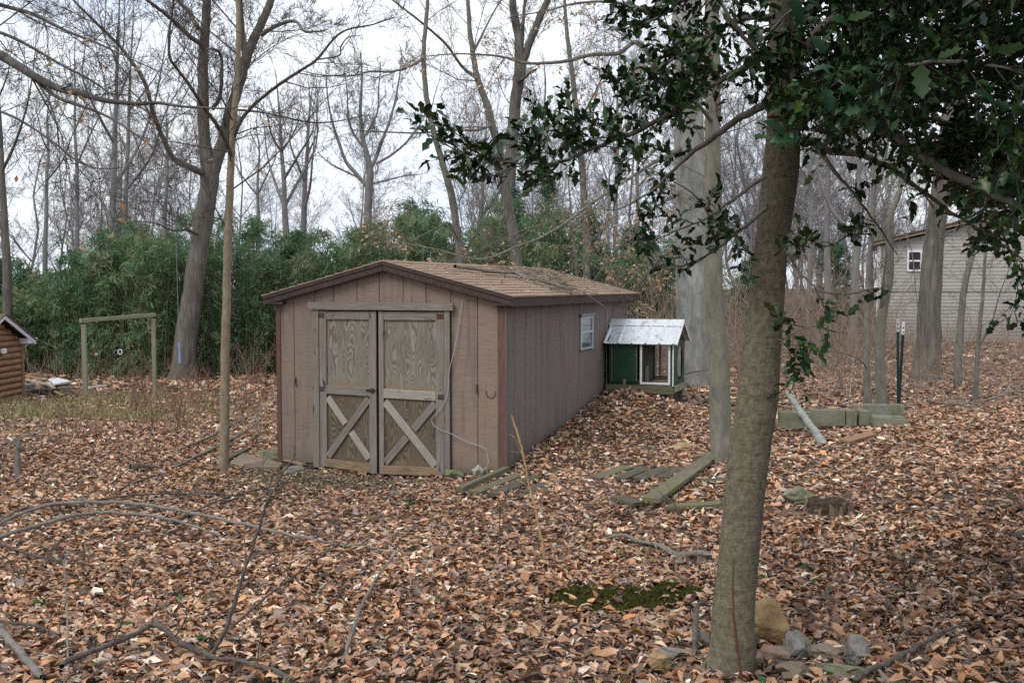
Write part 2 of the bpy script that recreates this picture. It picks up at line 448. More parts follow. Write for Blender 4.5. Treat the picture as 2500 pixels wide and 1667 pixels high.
class MB:
    """collects boxes / prisms / lathes into one mesh"""
    def __init__(s): s.v = []; s.f = []
    def add(s, vs, fs):
        n = len(s.v); s.v += [tuple(p) for p in vs]; s.f += [tuple(i + n for i in f) for f in fs]; return s
    def box(s, x0, x1, y0, y1, z0, z1):
        return s.add([(x0, y0, z0), (x1, y0, z0), (x1, y1, z0), (x0, y1, z0), (x0, y0, z1), (x1, y0, z1), (x1, y1, z1), (x0, y1, z1)],
                     [(3, 2, 1, 0), (4, 5, 6, 7), (0, 1, 5, 4), (1, 2, 6, 5), (2, 3, 7, 6), (3, 0, 4, 7)])
    def prism(s, poly, axis, a, b):
        """poly in the plane across 'axis', from a to b.  axis y: (x,z); axis x: (y,z); axis z: (x,y)"""
        def pt(p, t):
            return {'y': (p[0], t, p[1]), 'x': (t, p[0], p[1]), 'z': (p[0], p[1], t)}[axis]
        n = len(poly)
        vs = [pt(p, a) for p in poly] + [pt(p, b) for p in poly]
        return s.add(vs, [tuple(range(n))[::-1], tuple(range(n, 2 * n))] + [(i, (i + 1) % n, n + (i + 1) % n, n + i) for i in range(n)])
    def build(s, name, mat, parent=None, bevel=0.0, smooth=False):
        me = bpy.data.meshes.new(name); me.from_pydata(s.v, [], s.f)
        bm = bmesh.new(); bm.from_mesh(me); bmesh.ops.recalc_face_normals(bm, faces=bm.faces)
        if bevel: bmesh.ops.bevel(bm, geom=list(bm.edges), offset=bevel, segments=1, affect='EDGES', clamp_overlap=True)
        bm.to_mesh(me); bm.free()
        if smooth:
            for p in me.polygons: p.use_smooth = True
        me.materials.append(M[mat])
        return meshobj(name, me, parent)

def board(name, p0, p1, width, thick, mat, parent=None, normal=(0, -1, 0), warp=.0, bevel=.003, ends=None, rng=RNG):
    """a plank from p0 to p1: local X runs along it, local Z is its thickness direction (normal)"""
    p0, p1 = Vector(p0), Vector(p1)
    x = (p1 - p0); L = x.length; x.normalize()
    z = Vector(normal); z = (z - x * z.dot(x)).normalized(); y = z.cross(x)
    n = max(2, int(L / .35)); vs = []; fs = []
    for i in range(n + 1):
        t = i / n
        w = width * (.5 + rng.uniform(-.012, .012)); o = warp * math.sin(t * math.pi) * thick + rng.uniform(-.02, .02) * thick
        xx = L * t
        j = ends * rng.uniform(-1, 1) if ends and i in (0, n) else 0
        vs += [(xx + j, -w, o), (xx - j * .6, w, o), (xx - j * .6, w, o + thick), (xx + j, -w, o + thick)]
        if i:
            a, b = 4 * (i - 1), 4 * i
            fs += [(a + k, a + (k + 1) % 4, b + (k + 1) % 4, b + k) for k in range(4)]
    fs += [(3, 2, 1, 0), (4 * n, 4 * n + 1, 4 * n + 2, 4 * n + 3)]
    o = MB().add(vs, fs).build(name, mat, parent, bevel=min(bevel, thick * .3))
    o.matrix_local = Matrix(((x.x, y.x, z.x, p0.x), (x.y, y.y, z.y, p0.y), (x.z, y.z, z.z, p0.z), (0, 0, 0, 1)))
    return o

class Tubes:
    """collects tapered polylines and builds them all as one mesh, vectorised"""
    def __init__(s): s.g = {}
    def add(s, pts, rad, sides):
        s.g.setdefault((len(pts), sides), []).append((pts, rad)); return s
    def arrays(s, origin=(0, 0, 0)):
        V = []; F = []; base = 0
        for (n, k), lst in s.g.items():
            p = np.array([[tuple(q) for q in a[0]] for a in lst], float) - np.array(origin, float)
            r = np.array([a[1] for a in lst], float)
            t = np.empty_like(p); t[:, 1:-1] = p[:, 2:] - p[:, :-2]; t[:, 0] = p[:, 1] - p[:, 0]; t[:, -1] = p[:, -1] - p[:, -2]
            t /= np.linalg.norm(t, axis=2, keepdims=True) + 1e-12
            avg = t.mean(1); ref = np.where((np.abs(avg[:, 2:3]) > .8 * np.linalg.norm(avg, axis=1, keepdims=True)), [[1., .13, 0]], [[0., .07, 1.]])
            a = np.cross(t, ref[:, None, :]); a /= np.linalg.norm(a, axis=2, keepdims=True) + 1e-12
            b = np.cross(t, a)
            ang = np.arange(k) * 2 * np.pi / k
            ring = p[:, :, None, :] + r[:, :, None, None] * (np.cos(ang)[None, None, :, None] * a[:, :, None, :] + np.sin(ang)[None, None, :, None] * b[:, :, None, :])
            V.append(ring.reshape(-1, 3))
            m = len(lst)
            i = np.arange(m)[:, None, None] * n * k + np.arange(n - 1)[None, :, None] * k + np.arange(k)[None, None, :]
            j = np.arange(m)[:, None, None] * n * k + np.arange(n - 1)[None, :, None] * k + ((np.arange(k) + 1) % k)[None, None, :]
            F.append(np.stack([i, i + k, j + k, j], -1).reshape(-1, 4) + base)
            base += m * n * k
        if not V: return np.zeros((0, 3)), np.zeros((0, 4), int)
        return np.concatenate(V), np.concatenate(F)
    def build(s, name, mat, parent=None, origin=(0, 0, 0), smooth=True):
        v, f = s.arrays(origin)
        return meshobj(name, np_mesh(name, v, f, mat, smooth=smooth), parent)

def smooth_line(pts, rad, n):
    """Catmull-Rom resample of a polyline with radii"""
    p = np.array([tuple(q) for q in pts], float); r = np.array(rad, float)
    if len(p) == 2:
        t = np.linspace(0, 1, n)[:, None]
        return [Vector(q) for q in p[0] * (1 - t) + p[1] * t], list(r[0] * (1 - t[:, 0]) + r[1] * t[:, 0])
    d = np.r_[0, np.cumsum(np.linalg.norm(np.diff(p, axis=0), axis=1))]
    ex = np.vstack([2 * p[0] - p[1], p, 2 * p[-1] - p[-2]])
    out = []; ro = []
    for u in np.linspace(0, d[-1], n):
        i = min(max(np.searchsorted(d, u) - 1, 0), len(p) - 2); t = (u - d[i]) / (d[i + 1] - d[i] + 1e-9)
        a, b, c, e = ex[i:i + 4]
        q = .5 * ((2 * b) + (-a + c) * t + (2 * a - 5 * b + 4 * c - e) * t * t + (-a + 3 * b - 3 * c + e) * t ** 3)
        out.append(Vector(q)); ro.append(r[i] * (1 - t) + r[i + 1] * t)
    return out, ro
def wobble(pts, amt, rng=RNG, keep=1):
    return [p if i < keep else p + Vector((rng.uniform(-1, 1), rng.uniform(-1, 1), rng.uniform(-1, 1))) * amt for i, p in enumerate(pts)]
def rvec(rng): 
    while True:
        v = Vector((rng.uniform(-1, 1), rng.uniform(-1, 1), rng.uniform(-1, 1)))
        if .05 < v.length < 1: return v.normalized()

def shoot(tb, p, d, L, r, lvl, maxl, rng, up=.12, wander=.22, kids=4, ratio=.55, ang=(.5, 1.05), rmin=.004, tips=None, n=None):
    """one branch and, recursively, what grows from it"""
    n = n or (5 if lvl < 2 and maxl > 2 else (4 if lvl < maxl else (2 if maxl > 2 else 3)))
    pts = [p.copy()]; q = p.copy(); d = d.normalized(); seg = L / (n - 1)
    for i in range(n - 1):
        d = (d + rvec(rng) * wander + Vector((0, 0, up))).normalized()
        q = q + d * seg; pts.append(q.copy())
    r1 = max(rmin * .6, r * .32)
    rad = [max(rmin * .6, r + (r1 - r) * i / (n - 1)) for i in range(n)]
    tb.add(pts, rad, 5 if r > .03 else (4 if r > .012 else 3))
    if tips is not None and lvl >= maxl - 1: tips.append((pts, d.copy()))
    if lvl < maxl:
        spawn(tb, pts, rad, lvl, maxl, rng, up, wander, kids, ratio, ang, rmin, tips, L, t0=.22)
def spawn(tb, pts, rad, lvl, maxl, rng, up=.12, wander=.22, kids=4, ratio=.55, ang=(.5, 1.05), rmin=.004, tips=None, L=None, t0=.25, t1=1.0, side=None):
    if L is None: L = sum((pts[i + 1] - pts[i]).length for i in range(len(pts) - 1))
    k = max(1, int(round(kids * rng.uniform(.8, 1.25))))
    for j in range(k):
        t = t0 + (t1 - t0) * (j + rng.uniform(.1, .9)) / k
        x = t * (len(pts) - 1); i = min(int(x), len(pts) - 2); f = x - i
        p = pts[i].lerp(pts[i + 1], f); d = (pts[i + 1] - pts[i]).normalized(); r = rad[i] * (1 - f) + rad[i + 1] * f
        ax = d.cross(rvec(rng)).normalized()
        nd = Matrix.Rotation(rng.uniform(*ang), 3, ax) @ d
        if side is not None and nd.dot(side) < -.2: nd = nd - side * 2 * nd.dot(side)
        Lk = L * ratio * rng.uniform(.6, 1.25) * (1.15 - .45 * t)
        shoot(tb, p, nd, Lk, max(rmin, min(r * .6, Lk * .0065 + .001)), lvl + 1, maxl, rng, up, wander, max(3, int(kids * .85)), max(ratio, .40), ang, rmin, tips)

# ------------------------------------------------------------------ ground sheet
def ground():
    xs = np.r_[-900, -500, -250, -130, -80, np.arange(-50, -16, 2.), np.arange(-16, 12, .22), np.arange(12, 50, 2.), 60, 80, 130, 250, 500, 900]
    ys = np.r_[-400, -150, -60, -30, -12, np.arange(-6, 2, 1.), np.arange(2, 24, .22), np.arange(24, 48, 1.), np.arange(48, 100, 6), 120, 180, 300, 600, 1200]
    X, Y = np.meshgrid(xs, ys); Z = hgt(X, Y)
    v = np.stack([X, Y, Z], -1).reshape(-1, 3); w = len(xs)
    i = (np.arange(len(ys) - 1)[:, None] * w + np.arange(w - 1)[None]).ravel()
    me = np_mesh('ground', v, np.stack([i, i + 1, i + 1 + w, i + w], 1), 'soil', smooth=True)
    tag(meshobj('ground', me), 'brown woodland soil rising gently to the right', None, None, 'structure')
ground()

# ------------------------------------------------------------------ the shed
def wall_board(name, poly, axis, a, b, mat, parent, bevel=.004):
    return MB().prism(poly, axis, a, b).build(name, mat, parent, bevel=bevel)
def shed():
    t = empty('garden_shed', SC, SHED_ROT, 'large brown wooden garden shed with weathered double doors and shingled gable roof', 'shed')
    W, Lh = 3.05, 6.17
    zt = lambda u: 2.395 - abs(u + 1.525) * .2535
    # front wall: grooved plywood, one strip per groove
    fw = wall_board('front_wall', [(-3.04, -.06), (-2.45, -.06), (-2.45, 1.9), (-.74, 1.9), (-.74, -.06), (-.01, -.06), (-.01, zt(0)), (-1.525, zt(-1.525)), (-3.04, zt(-3.05))], 'y', .010, .045, 'siding_groove', t, 0)
    gb = [-3.05, -2.82, -2.533, -2.253, -1.934, -1.63, -1.308, -1.007, -.681, -.339, 0.0]
    for a, b in zip(gb[:-1], gb[1:]):
        z0 = 1.905 if (a >= -2.54 and b <= -.67) else -.05 + RNG.uniform(-.012, .012)
        a1, b1 = a + .003, b - .003
        top = [(b1, zt(b1) - .002)] + ([(-1.525, zt(-1.525) - .002)] if a1 < -1.525 < b1 else []) + [(a1, zt(a1) - .002)]
        wall_board('siding_board', [(a1, z0), (b1, z0)] + top, 'y', -.004 + RNG.uniform(-.002, .002), .02, 'siding', fw)
    # right wall
    sw = wall_board('side_wall', [(.03, -.12), (Lh, -.12), (Lh, 2.0), (.03, 2.0)], 'x', -.05, -.012, 'siding_groove', t, 0)
    sb = [.0, .335, .743, 1.156, 1.565, 1.962, 2.335, 2.749, 3.145, 3.533, 3.905, 4.265, 4.659, 5.03, 5.437, 5.80, Lh]
    for a, b in zip(sb[:-1], sb[1:]):
        wall_board('siding_board', [(a + .006, -.11), (b - .006, -.11), (b - .006, 1.985), (a + .006, 1.985)], 'x', -.02, .004 + RNG.uniform(-.002, .002), 'siding_shaded', sw)
    wall_board('side_wall', [(.03, -.25), (Lh, -.25), (Lh, 2.0), (.03, 2.0)], 'x', -3.048, -3.01, 'siding', t, 0)
    wall_board('rear_wall', [(-3.0, -.2), (-.06, -.2), (-.06, zt(-.06)), (-1.525, zt(-1.525)), (-3.0, zt(-3.0))], 'y', Lh - .04, Lh - .002, 'siding', t, 0)
    # reddish corner boards
    MB().box(-.078, .012, -.020, -.006, -.1, 1.955).build('corner_board', 'trim_red', t, .003)
    MB().box(.006, .022, -.018, .052, -.12, 1.957).build('corner_board', 'siding_shaded', t, .003)
    MB().box(-3.072, -3.012, -.020, -.006, -.08, 1.955).build('corner_board', 'trim_red', t, .003)
    MB().box(.006, .02, Lh - .07, Lh + .01, -.1, 1.96).build('corner_board', 'siding_shaded', t, .003)
    # sill under the front
    MB().box(-3.02, -2.56, .0, .08, -.16, -.062).build('sill_beam', 'dark_wood', t)
    MB().box(-.66, -.03, .0, .08, -.16, -.062).build('sill_beam', 'dark_wood', t)
    # dark sheet added behind the doors so their gaps read as unlit interior
    MB().box(-2.5, -.7, .06, .075, -.14, 1.95).build('gap_shade_sheet', 'siding_groove', t)
    # ---- roof
    OH, FO = .15, .11
    sl = .2535
    def zr(u): return 2.485 - abs(u + 1.525) * sl
    rf = empty('roof'); rf.parent = t
    for sgn, name in ((1, 'roof_deck'), (-1, 'roof_deck')):
        uo = -1.525 + sgn * (1.525 + OH - .012)
        wall_board(name, [(-1.525, zr(-1.525) - .012), (uo, zr(uo) - .012), (uo, zr(uo) - .05), (-1.525, zr(-1.525) - .05)], 'y', -FO + .022, Lh + FO - .02, 'fascia', rf, 0)
        # shingle courses, butt edge proud of the one below
        n = 13; du = (1.525 + OH + .012) / n
        for c in range(n):
            m = MB(); off = (c % 2) * .15 + RNG.uniform(0, .05)
            u0 = -1.525 + sgn * du * c; u1 = -1.525 + sgn * (du * (c + 1) + .004)
            y = -FO - .012 - off
            while y < Lh + FO:
                y1 = y + .305; a, b = max(y + .003, -FO - .012), min(y1 - .003, Lh + FO + .006)
                if b - a > .03:
                    lift = .013 + RNG.uniform(-.003, .004); j = RNG.uniform(-.004, .004) * sgn
                    zz0, zz1 = zr(u0) + .001, zr(u1)
                    e = u1 + j
                    m.add([(u0, a, zz0 - .010), (e, a, zz1 - .006), (e, b, zz1 - .006), (u0, b, zz0 - .010), (u0, a, zz0), (e, a, zz1 + lift), (e, b, zz1 + lift), (u0, b, zz0)],
                          [(0, 3, 2, 1), (4, 5, 6, 7), (0, 1, 5, 4), (1, 2, 6, 5), (2, 3, 7, 6), (3, 0, 4, 7)])
                y = y1
            m.build('shingle_course', 'shingle', rf)
    m = MB(); y = -FO - .01
    while y < Lh + FO - .05:
        z = zr(-1.525) + .014 + RNG.uniform(-.002, .003); w = .13
        m.add([(-1.525, y, z), (-1.525 + w, y, z - w * sl), (-1.525 + w, y + .15, z - w * sl - .006), (-1.525, y + .15, z - .006), (-1.525 - w, y, z - w * sl), (-1.525 - w, y + .15, z - w * sl - .006),
               (-1.525, y, z - .012), (-1.525 + w, y, z - w * sl - .012), (-1.525 - w, y, z - w * sl - .012)],
              [(0, 1, 2, 3), (4, 0, 3, 5), (6, 7, 1, 0), (8, 6, 0, 4)])
        y += .145
    m.build('ridge_cap', 'shingle', rf)
    # rake boards on the front gable, soffit returns, eave fascias
    for sgn in (1, -1):
        ue = -1.525 + sgn * (1.525 + OH)
        wall_board('rake_board', [(-1.525, zr(-1.525) - .012), (ue, zr(ue) - .012), (ue, zr(ue) - .125), (-1.525, zr(-1.525) - .125)], 'y', -FO - .004, -FO + .02, 'fascia', t, .004)
        wall_board('rake_board', [(-1.525, zr(-1.525) - .02), (ue, zr(ue) - .02), (ue, zr(ue) - .05), (-1.525, zr(-1.525) - .05)], 'y', -FO - .016, -FO - .005, 'fascia', t, .002)
        wall_board('rake_board', [(-1.525, zr(-1.525) - .012), (ue, zr(ue) - .012), (ue, zr(ue) - .12), (-1.525, zr(-1.525) - .12)], 'y', Lh + FO - .018, Lh + FO, 'fascia', t, .004)
        u_in = -1.525 + sgn * (1.525 - .12)
        z0 = zr(ue) - .125
        wall_board('soffit_return', [(ue - sgn * .004, z0 + .012), (u_in, z0 + .012), (u_in, zr(u_in) - .14), (ue - sgn * .004, zr(ue) - .11)], 'y', -FO + .002, -.008, 'fascia', t, .003)
        x0, x1 = sorted((ue - sgn * .001, ue - sgn * .022))
        MB().box(x0, x1, -FO + .024, Lh + FO - .022, zr(ue) - .125, zr(ue) - .006).build('eave_fascia', 'fascia', t, .003)
    # ---- door frame
    P0 = -.03
    board('door_header', (-2.581, P0 - .012, 1.930), (-.628, P0 - .012, 1.930), .092, .035, 'grey_wood', t)
    board('door_jamb', (-2.490, P0, -.09), (-2.490, P0, 1.882), .086, .025, 'grey_wood', t)
    board('door_jamb', (-.716, P0, -.11), (-.716, P0, 1.882), .072, .025, 'grey_wood', t)
    # ---- doors
    def door(u0, u1, s0, s1, mr, zb0, zb1, left):
        d = empty('door'); d.parent = t
        y = -.022
        tp = 1.868
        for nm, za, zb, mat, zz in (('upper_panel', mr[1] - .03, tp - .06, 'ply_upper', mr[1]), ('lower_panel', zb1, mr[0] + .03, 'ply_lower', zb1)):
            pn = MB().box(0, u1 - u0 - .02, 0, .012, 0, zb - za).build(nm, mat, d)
            pn.location = (u0 + .01, y, za)
        board('stile', (u0 + s0 / 2, y - .002, zb0), (u0 + s0 / 2, y - .002, tp), s0, .024, 'grey_wood' if left else 'pink_wood', d)
        board('stile', (u1 - s1 / 2, y - .002, zb1), (u1 - s1 / 2, y - .002, tp), s1, .024, 'pink_wood' if left else 'grey_wood', d)
        a, b = u0 + s0 + .002, u1 - s1 - .002
        board('top_rail', (a, y - .002, tp - .053), (b, y - .002, tp - .050), .10, .022, 'grey_wood', d)
        zm = (mr[0] + mr[1]) / 2
        board('mid_rail', (a - .005, y - .003, zm + .006), (b + (.03 if left else 0), y - .003, zm - .008), mr[1] - mr[0], .024, 'pale_wood' if not left else 'grey_wood', d)
        board('bottom_rail', (a - .03, y - .004, zb0 + .055), (b + .02, y - .004, zb1 + .058), .105, .024, 'brown_wood', d)
        lo = max(zb0, zb1) + .11; hi = mr[0] - .01
        # X braces: one runs through, the other crosses in two lengths
        A, B, C, D = Vector((a + .01, 0, hi - .03)), Vector((b - .01, 0, lo + .02)), Vector((a + .01, 0, lo + .02)), Vector((b - .01, 0, hi - .03))
        yy = Vector((0, y - .003, 0)); X = (A + B) / 2
        if left:
            board('brace', C + yy, D + yy, .085, .022, 'grey_wood', d)
            e = (B - A).normalized() * .062
            board('brace', A + yy, X - e + yy, .085, .020, 'pale_wood', d); board('brace', X + e + yy, B + yy, .085, .020, 'pale_wood', d)
        else:
            board('brace', A + yy, B + yy, .095, .022, 'pale_wood', d)
            e = (D - C).normalized() * .066
            board('brace', C + yy, X - e + yy, .09, .020, 'grey_wood', d); board('brace', X + e + yy, D + yy, .09, .020, 'grey_wood', d)
        return d
    dl = door(-2.440, -1.656, .096, .096, (.835, .942), -.075, -.125, True)
    dr = door(-1.622, -.758, .066, .106, (.808, .920), -.125, -.115, False)
    for (d, u, z, w) in ((dl, -2.43, .90, .05), (dr, -.775, .85, .06), (dr, -.78, 1.815, .07), (dl, -2.43, 1.815, .06)):
        MB().box(u - w, u + w, -.054, -.047, z - .03, z + .03).build('hinge', 'rust_dark', d, .002)
    MB().box(-1.79, -1.67, -.058, -.048, .885, .915).box(-1.72, -1.69, -.068, -.057, .87, .93).build('latch', 'dark_iron', dl, .002)
    # bracket hooks and nail stains on the siding
    for u, z in ((-2.80, .98), (-.345, .96)):
        MB().box(u - .006, u + .006, -.030, -.006, z - .05, z + .05).box(u - .006, u + .018, -.034, -.024, z - .055, z - .042).build('hook', 'rust', t)
    tb = Tubes(); pts = [Vector((-.17 + .06 * math.cos(a), -.012, .93 + .075 * math.sin(a))) for a in np.linspace(math.pi * .95, math.pi * 2.05, 8)]
    tb.add(pts, [.004] * 8, 4); tb.build('hook', 'rust', t)
    # ---- window in the side wall
    w = empty('window'); w.parent = t
    y0, y1, z0, z1 = 3.15, 3.81, 1.285, 1.735
    fr = MB().box(.004, .030, y0, y0 + .05, z0, z1).box(.004, .030, y1 - .05, y1, z0, z1).box(.004, .0302, y0 + .05, y1 - .05, z1 - .03, z1).box(.004, .034, y0 - .01, y1 + .01, z0 - .03, z0)
    fr.box(.004, .028, y0 + .05, y1 - .05, 1.495, 1.525)
    fr.build('frame', 'alu', w, .002)
    MB().box(.004, .05, y0 - .04, y1 + .03, z1 + .001, z1 + .05).build('head_flashing', 'alu_dark', w, .004)
    MB().box(.005, .016, y0 + .05, y1 - .05, 1.525, z1 - .03).build('pane', 'dirty_glass', w)
    MB().box(.005, .012, y0 + .05, y1 - .05, z0, 1.495).build('pane', 'dirty_glass', w)
    # white cable clipped to the right wall
    tb = Tubes(); pl, rl = smooth_line([(.016, 4.62, 1.80), (.016, 4.64, 1.2), (.018, 4.63, .62)], [.007] * 3, 8); tb.add(pl, rl, 4)
    tb.build('wall_cable', 'wire_grey', t)
    return t
SHED = shed()
def rz(u): return 2.485 - abs(u + 1.525) * .2535

# loose cable hanging over the shed front
tb = Tubes()
pl, rl = smooth_line([S(-.523, -.03, 2.00), S(-.60, -.05, 1.5), S(-.683, -.06, 1.16), S(-.70, -.07, .88), S(-.80, -.075, .70), S(-.889, -.07, .61)], [.0045] * 6, 26); tb.add(pl, rl, 5)
pl, rl = smooth_line([S(-.889, -.07, .61), S(-.91, -.075, .56), S(-.83, -.08, .475), S(-.644, -.08, .415), S(-.45, -.07, .33), S(-.30, -.06, .29), S(-.21, -.06, .245)], [.004] * 7, 26); tb.add(pl, rl, 5)
pl, rl = smooth_line([S(-.21, -.06, .245), S(-.19, -.06, .16), S(-.185, -.07, .08), S(-.25, -.10, -.03)], [.0032] * 4, 12); tb.add(pl, rl, 5)
tag(tb.build('loose_cable', 'wire_grey'), 'thin pale cable dangling loosely over the shed front beside the doors', 'cable')

# dead branch lying across the shed roof
def roof_pt(px, py, lift=.02):
    n = (SU * .2535 + Vector((0, 0, 1))).normalized()
    p0 = S(-1.525, 0, 2.50)
    d = ray(px, py); o = Vector((0, 0, CAMZ)); q = o + d * ((p0 - o).dot(n) / d.dot(n))
    return q + n * lift
def zr_px(x, y): return (900 + x * .29762, 620 + y * .29752)
def roof_branch():
    rng = random.Random(3); tb = Tubes(); tw = Tubes()
    main = [(700, 132, .05), (820, 143, .05), (960, 168, .05), (1080, 180, .05), (1190, 185, .05), (1300, 215, .05), (1420, 235, .05), (1520, 262, .05), (1600, 300, .05)]
    pts = [roof_pt(*zr_px(a, b), l) for a, b, l in main]
    pl, rl = smooth_line(pts, [.026, .030, .030, .026, .022, .018, .014, .011, .007], 34); pl = wobble(pl, .006, rng); tb.add(pl, rl, 6)
    for ln, r in (([(1190, 185), (1280, 225), (1400, 255), (1500, 275), (1620, 310), (1720, 335)], .02), ([(1480, 240), (1570, 205), (1700, 175)], .012), ([(1590, 270), (1680, 245), (1830, 232)], .010), ([(1400, 240), (1470, 270), (1560, 300), (1660, 330)], .012)):
        q = [roof_pt(*zr_px(a, b), .04 + rng.uniform(0, .03)) for a, b in ln]
        pl, rl = smooth_line(q, list(np.linspace(r, r * .3, len(q))), 14); pl = wobble(pl, .008, rng); tb.add(pl, rl, 5)
    # tip bending over the eave
    e = [roof_pt(*zr_px(1720, 318), .04), roof_pt(*zr_px(1760, 335), .03)]
    e += [P(*zr_px(1860, 385), e[-1].y + .35), P(*zr_px(1930, 430), e[-1].y + .55), P(*zr_px(1965, 475), e[-1].y + .6), P(*zr_px(1960, 495), e[-1].y + .6)]
    pl, rl = smooth_line(e, [.012, .011, .009, .007, .005, .004], 18); tb.add(pl, rl, 5)
    e = [roof_pt(*zr_px(1660, 335), .03), P(*zr_px(1680, 360), e[0].y), P(*zr_px(1700, 410), e[0].y), P(*zr_px(1728, 462), e[0].y)]
    pl, rl = smooth_line(e, [.008, .007, .006, .004], 10); tb.add(pl, rl, 4)
    root = empty('roof_branch', pts[0], 0, 'dead broken branch lying down the slope of the shed roof', 'branch')
    tb.build('stem', 'branch_fallen', root, pts[0])
    for _ in range(230):
        if rng.random() < .5: x, y = rng.gauss(1570, 90), 0; y = 270 + (x - 1500) * .25 + rng.gauss(0, 16)
        else: x = rng.uniform(1050, 1560); y = rng.uniform(118, 190) + (x - 1050) * .08
        p = roof_pt(*zr_px(x, y), .025 + rng.uniform(0, .03)); a = rng.uniform(-.9, .9)
        d = (SV * math.cos(a) + SU * math.sin(a) - Vector((0, 0, .2535 * math.sin(a)))) * rng.uniform(.08, .30)
        tw.add([p, p + d * .5 + rvec(rng) * .012, p + d], [.005, .0045, .003], 3)
    tw.build('twigs', 'branch_fallen', root, pts[0])['kind'] = 'stuff'
roof_branch()

# ------------------------------------------------------------------ the rabbit hutch / coop beside the shed
def coop():
    o = S(.10, 4.45, .54)
    t = empty('small_animal_coop', o, SHED_ROT, 'small dark green coop with ribbed silver roof beside the shed wall', 'coop')
    Wd, D = 1.0, .92                       # along x and y; local z=0 is the underside of the beam
    B0, B1, T = .0, .125, .80
    board('base_beam', (-.03, -.025, .062), (Wd + .01, -.025, .062), .125, .05, 'beam_wood', t)
    board('base_beam', (Wd + .012, 0.03, .075), (Wd + .012, D, .075), .10, .03, 'post_wood', t, (1, 0, 0))
    board('base_beam', (0, D, .062), (Wd, D, .062), .12, .04, 'beam_wood', t, (0, 1, 0))
    MB().box(.0, Wd, .0, D, B1 - .02, B1).build('floor', 'dark_wood', t)
    g = 'green_paint'
    for x, y in ((.0, 0), (Wd - .05, 0), (.0, D - .05), (Wd - .05, D - .05), (.48, 0.0), (.48, D - .05)):
        MB().box(x, x + .05, y, y + .05, B1 + .001, T).build('corner_post', g, t, .003)
    MB().box(.051, .479, .002, .046, B1, B1 + .09).build('front_rail', g, t, .002)
    MB().box(.051, .479, .002, .046, T - .05, T - .001).build('front_rail', g, t, .002)
    fp = MB().box(.035, .455, -.016, -.002, B1 + .045, T - .03).build('front_panel', g, t, .003)
    for x in (.12, .36): MB().box(x - .02, x + .02, -.024, -.017, T - .06, T - .035).build('hinge', 'wire_grey', fp)
    MB().box(.235, .275, -.034, -.017, B1 - .005, B1 + .085).build('turn_button', 'pink_wood', fp, .003)
    for x in (.05, .44): MB().box(x - .008, x + .008, -.020, -.0165, B1 + .05, T - .05).build('edge_strip', 'beam_wood', fp)
    MB().box(.531, Wd - .051, .004, .046, B1, B1 + .03).build('front_rail', g, t, .002)
    MB().box(.531, Wd - .051, .004, .046, T - .05, T - .001).build('front_rail', g, t, .002)
    dr = empty('wire_door'); dr.parent = t
    x0, x1, z0, z1 = .495, .965, B1 + .012, T - .03
    for a in ((x0, x0 + .032, z0, z1), (x1 - .032, x1, z0, z1), (x0 + .032, x1 - .032, z0, z0 + .034), (x0 + .032, x1 - .032, z1 - .03, z1)):
        MB().box(a[0], a[1], -.022, -.004, a[2], a[3]).build('door_frame', 'white_paint', dr, .002)
    tb = Tubes()
    for i in range(14):
        x = x0 + .05 + i * .029; tb.add([Vector((x, -.002, z0 + .03)), Vector((x, -.002, z1 - .03))], [.0009] * 2, 3)
    for i in range(18):
        z = z0 + .04 + i * .033; tb.add([Vector((x0 + .03, -.001, z)), Vector((x1 - .03, -.001, z))], [.0009] * 2, 3)
    tb.build('wire_mesh', 'wire_dark', dr)
    MB().box(Wd - .006, Wd + .012, -.012, .02, B1 - .01, T).build('corner_strip', 'white_paint', t, .002)
    # end wall with an arched opening
    ys = [.06]; pts_o = [(.0, B1), (D, B1), (D, T), (.0, T)]
    bm = bmesh.new(); cy, cz, ry, rzz = .56, .44, .22, .27
    outer = []; inner = []
    N = 24
    for i in range(N):
        a = 2 * math.pi * i / N; c, s = math.cos(a), math.sin(a)
        k = min((D - cy if c > 0 else cy) / max(abs(c), 1e-6), (T - cz if s > 0 else cz - B1) / max(abs(s), 1e-6))
        outer.append((cy + c * k, cz + s * k)); inner.append((cy + c * ry, cz + s * rzz))
    m = MB(); vs = [(Wd - .012, *p) for p in outer + inner] + [(Wd + .002, *p) for p in outer + inner]
    fs = []
    for i in range(N):
        j = (i + 1) % N
        fs += [(i, j, N + j, N + i), (2 * N + i, 3 * N + i, 3 * N + j, 2 * N + j), (N + i, N + j, 3 * N + j, 3 * N + i)]
    m.add(vs, fs).build('end_wall', g, t)
    MB().box(-.012, .002, .05, D, B1, T).build('end_wall', 'dark_wood', t)
    MB().box(.49, .505, .06, D - .05, B1, T - .1).build('inner_partition', 'dark_wood', t)
    MB().box(.02, .48, D - .03, D - .015, B1, T).build('back_panel', 'dark_wood', t)
    MB().box(.53, Wd - .05, D - .045, D - .005, B1, B1 + .08).build('back_rail', 'grey_wood', t)
    MB().box(.60, .63, D - .045, D - .005, B1 + .08, T).build('back_rail', 'alu_dark', t)
    MB().box(.56, .95, .10, D - .1, B1 + .002, B1 + .025).build('straw_bed', 'dry_stalk', t, .01)
    MB().box(.52, .56, .25, .30, B1 + .002, B1 + .28).build('inner_ramp', 'pale_wood', t)
    # ribbed metal roof
    rid, ev = 1.10, .76; yf, yb, ym = -.10, D + .10, D / 2
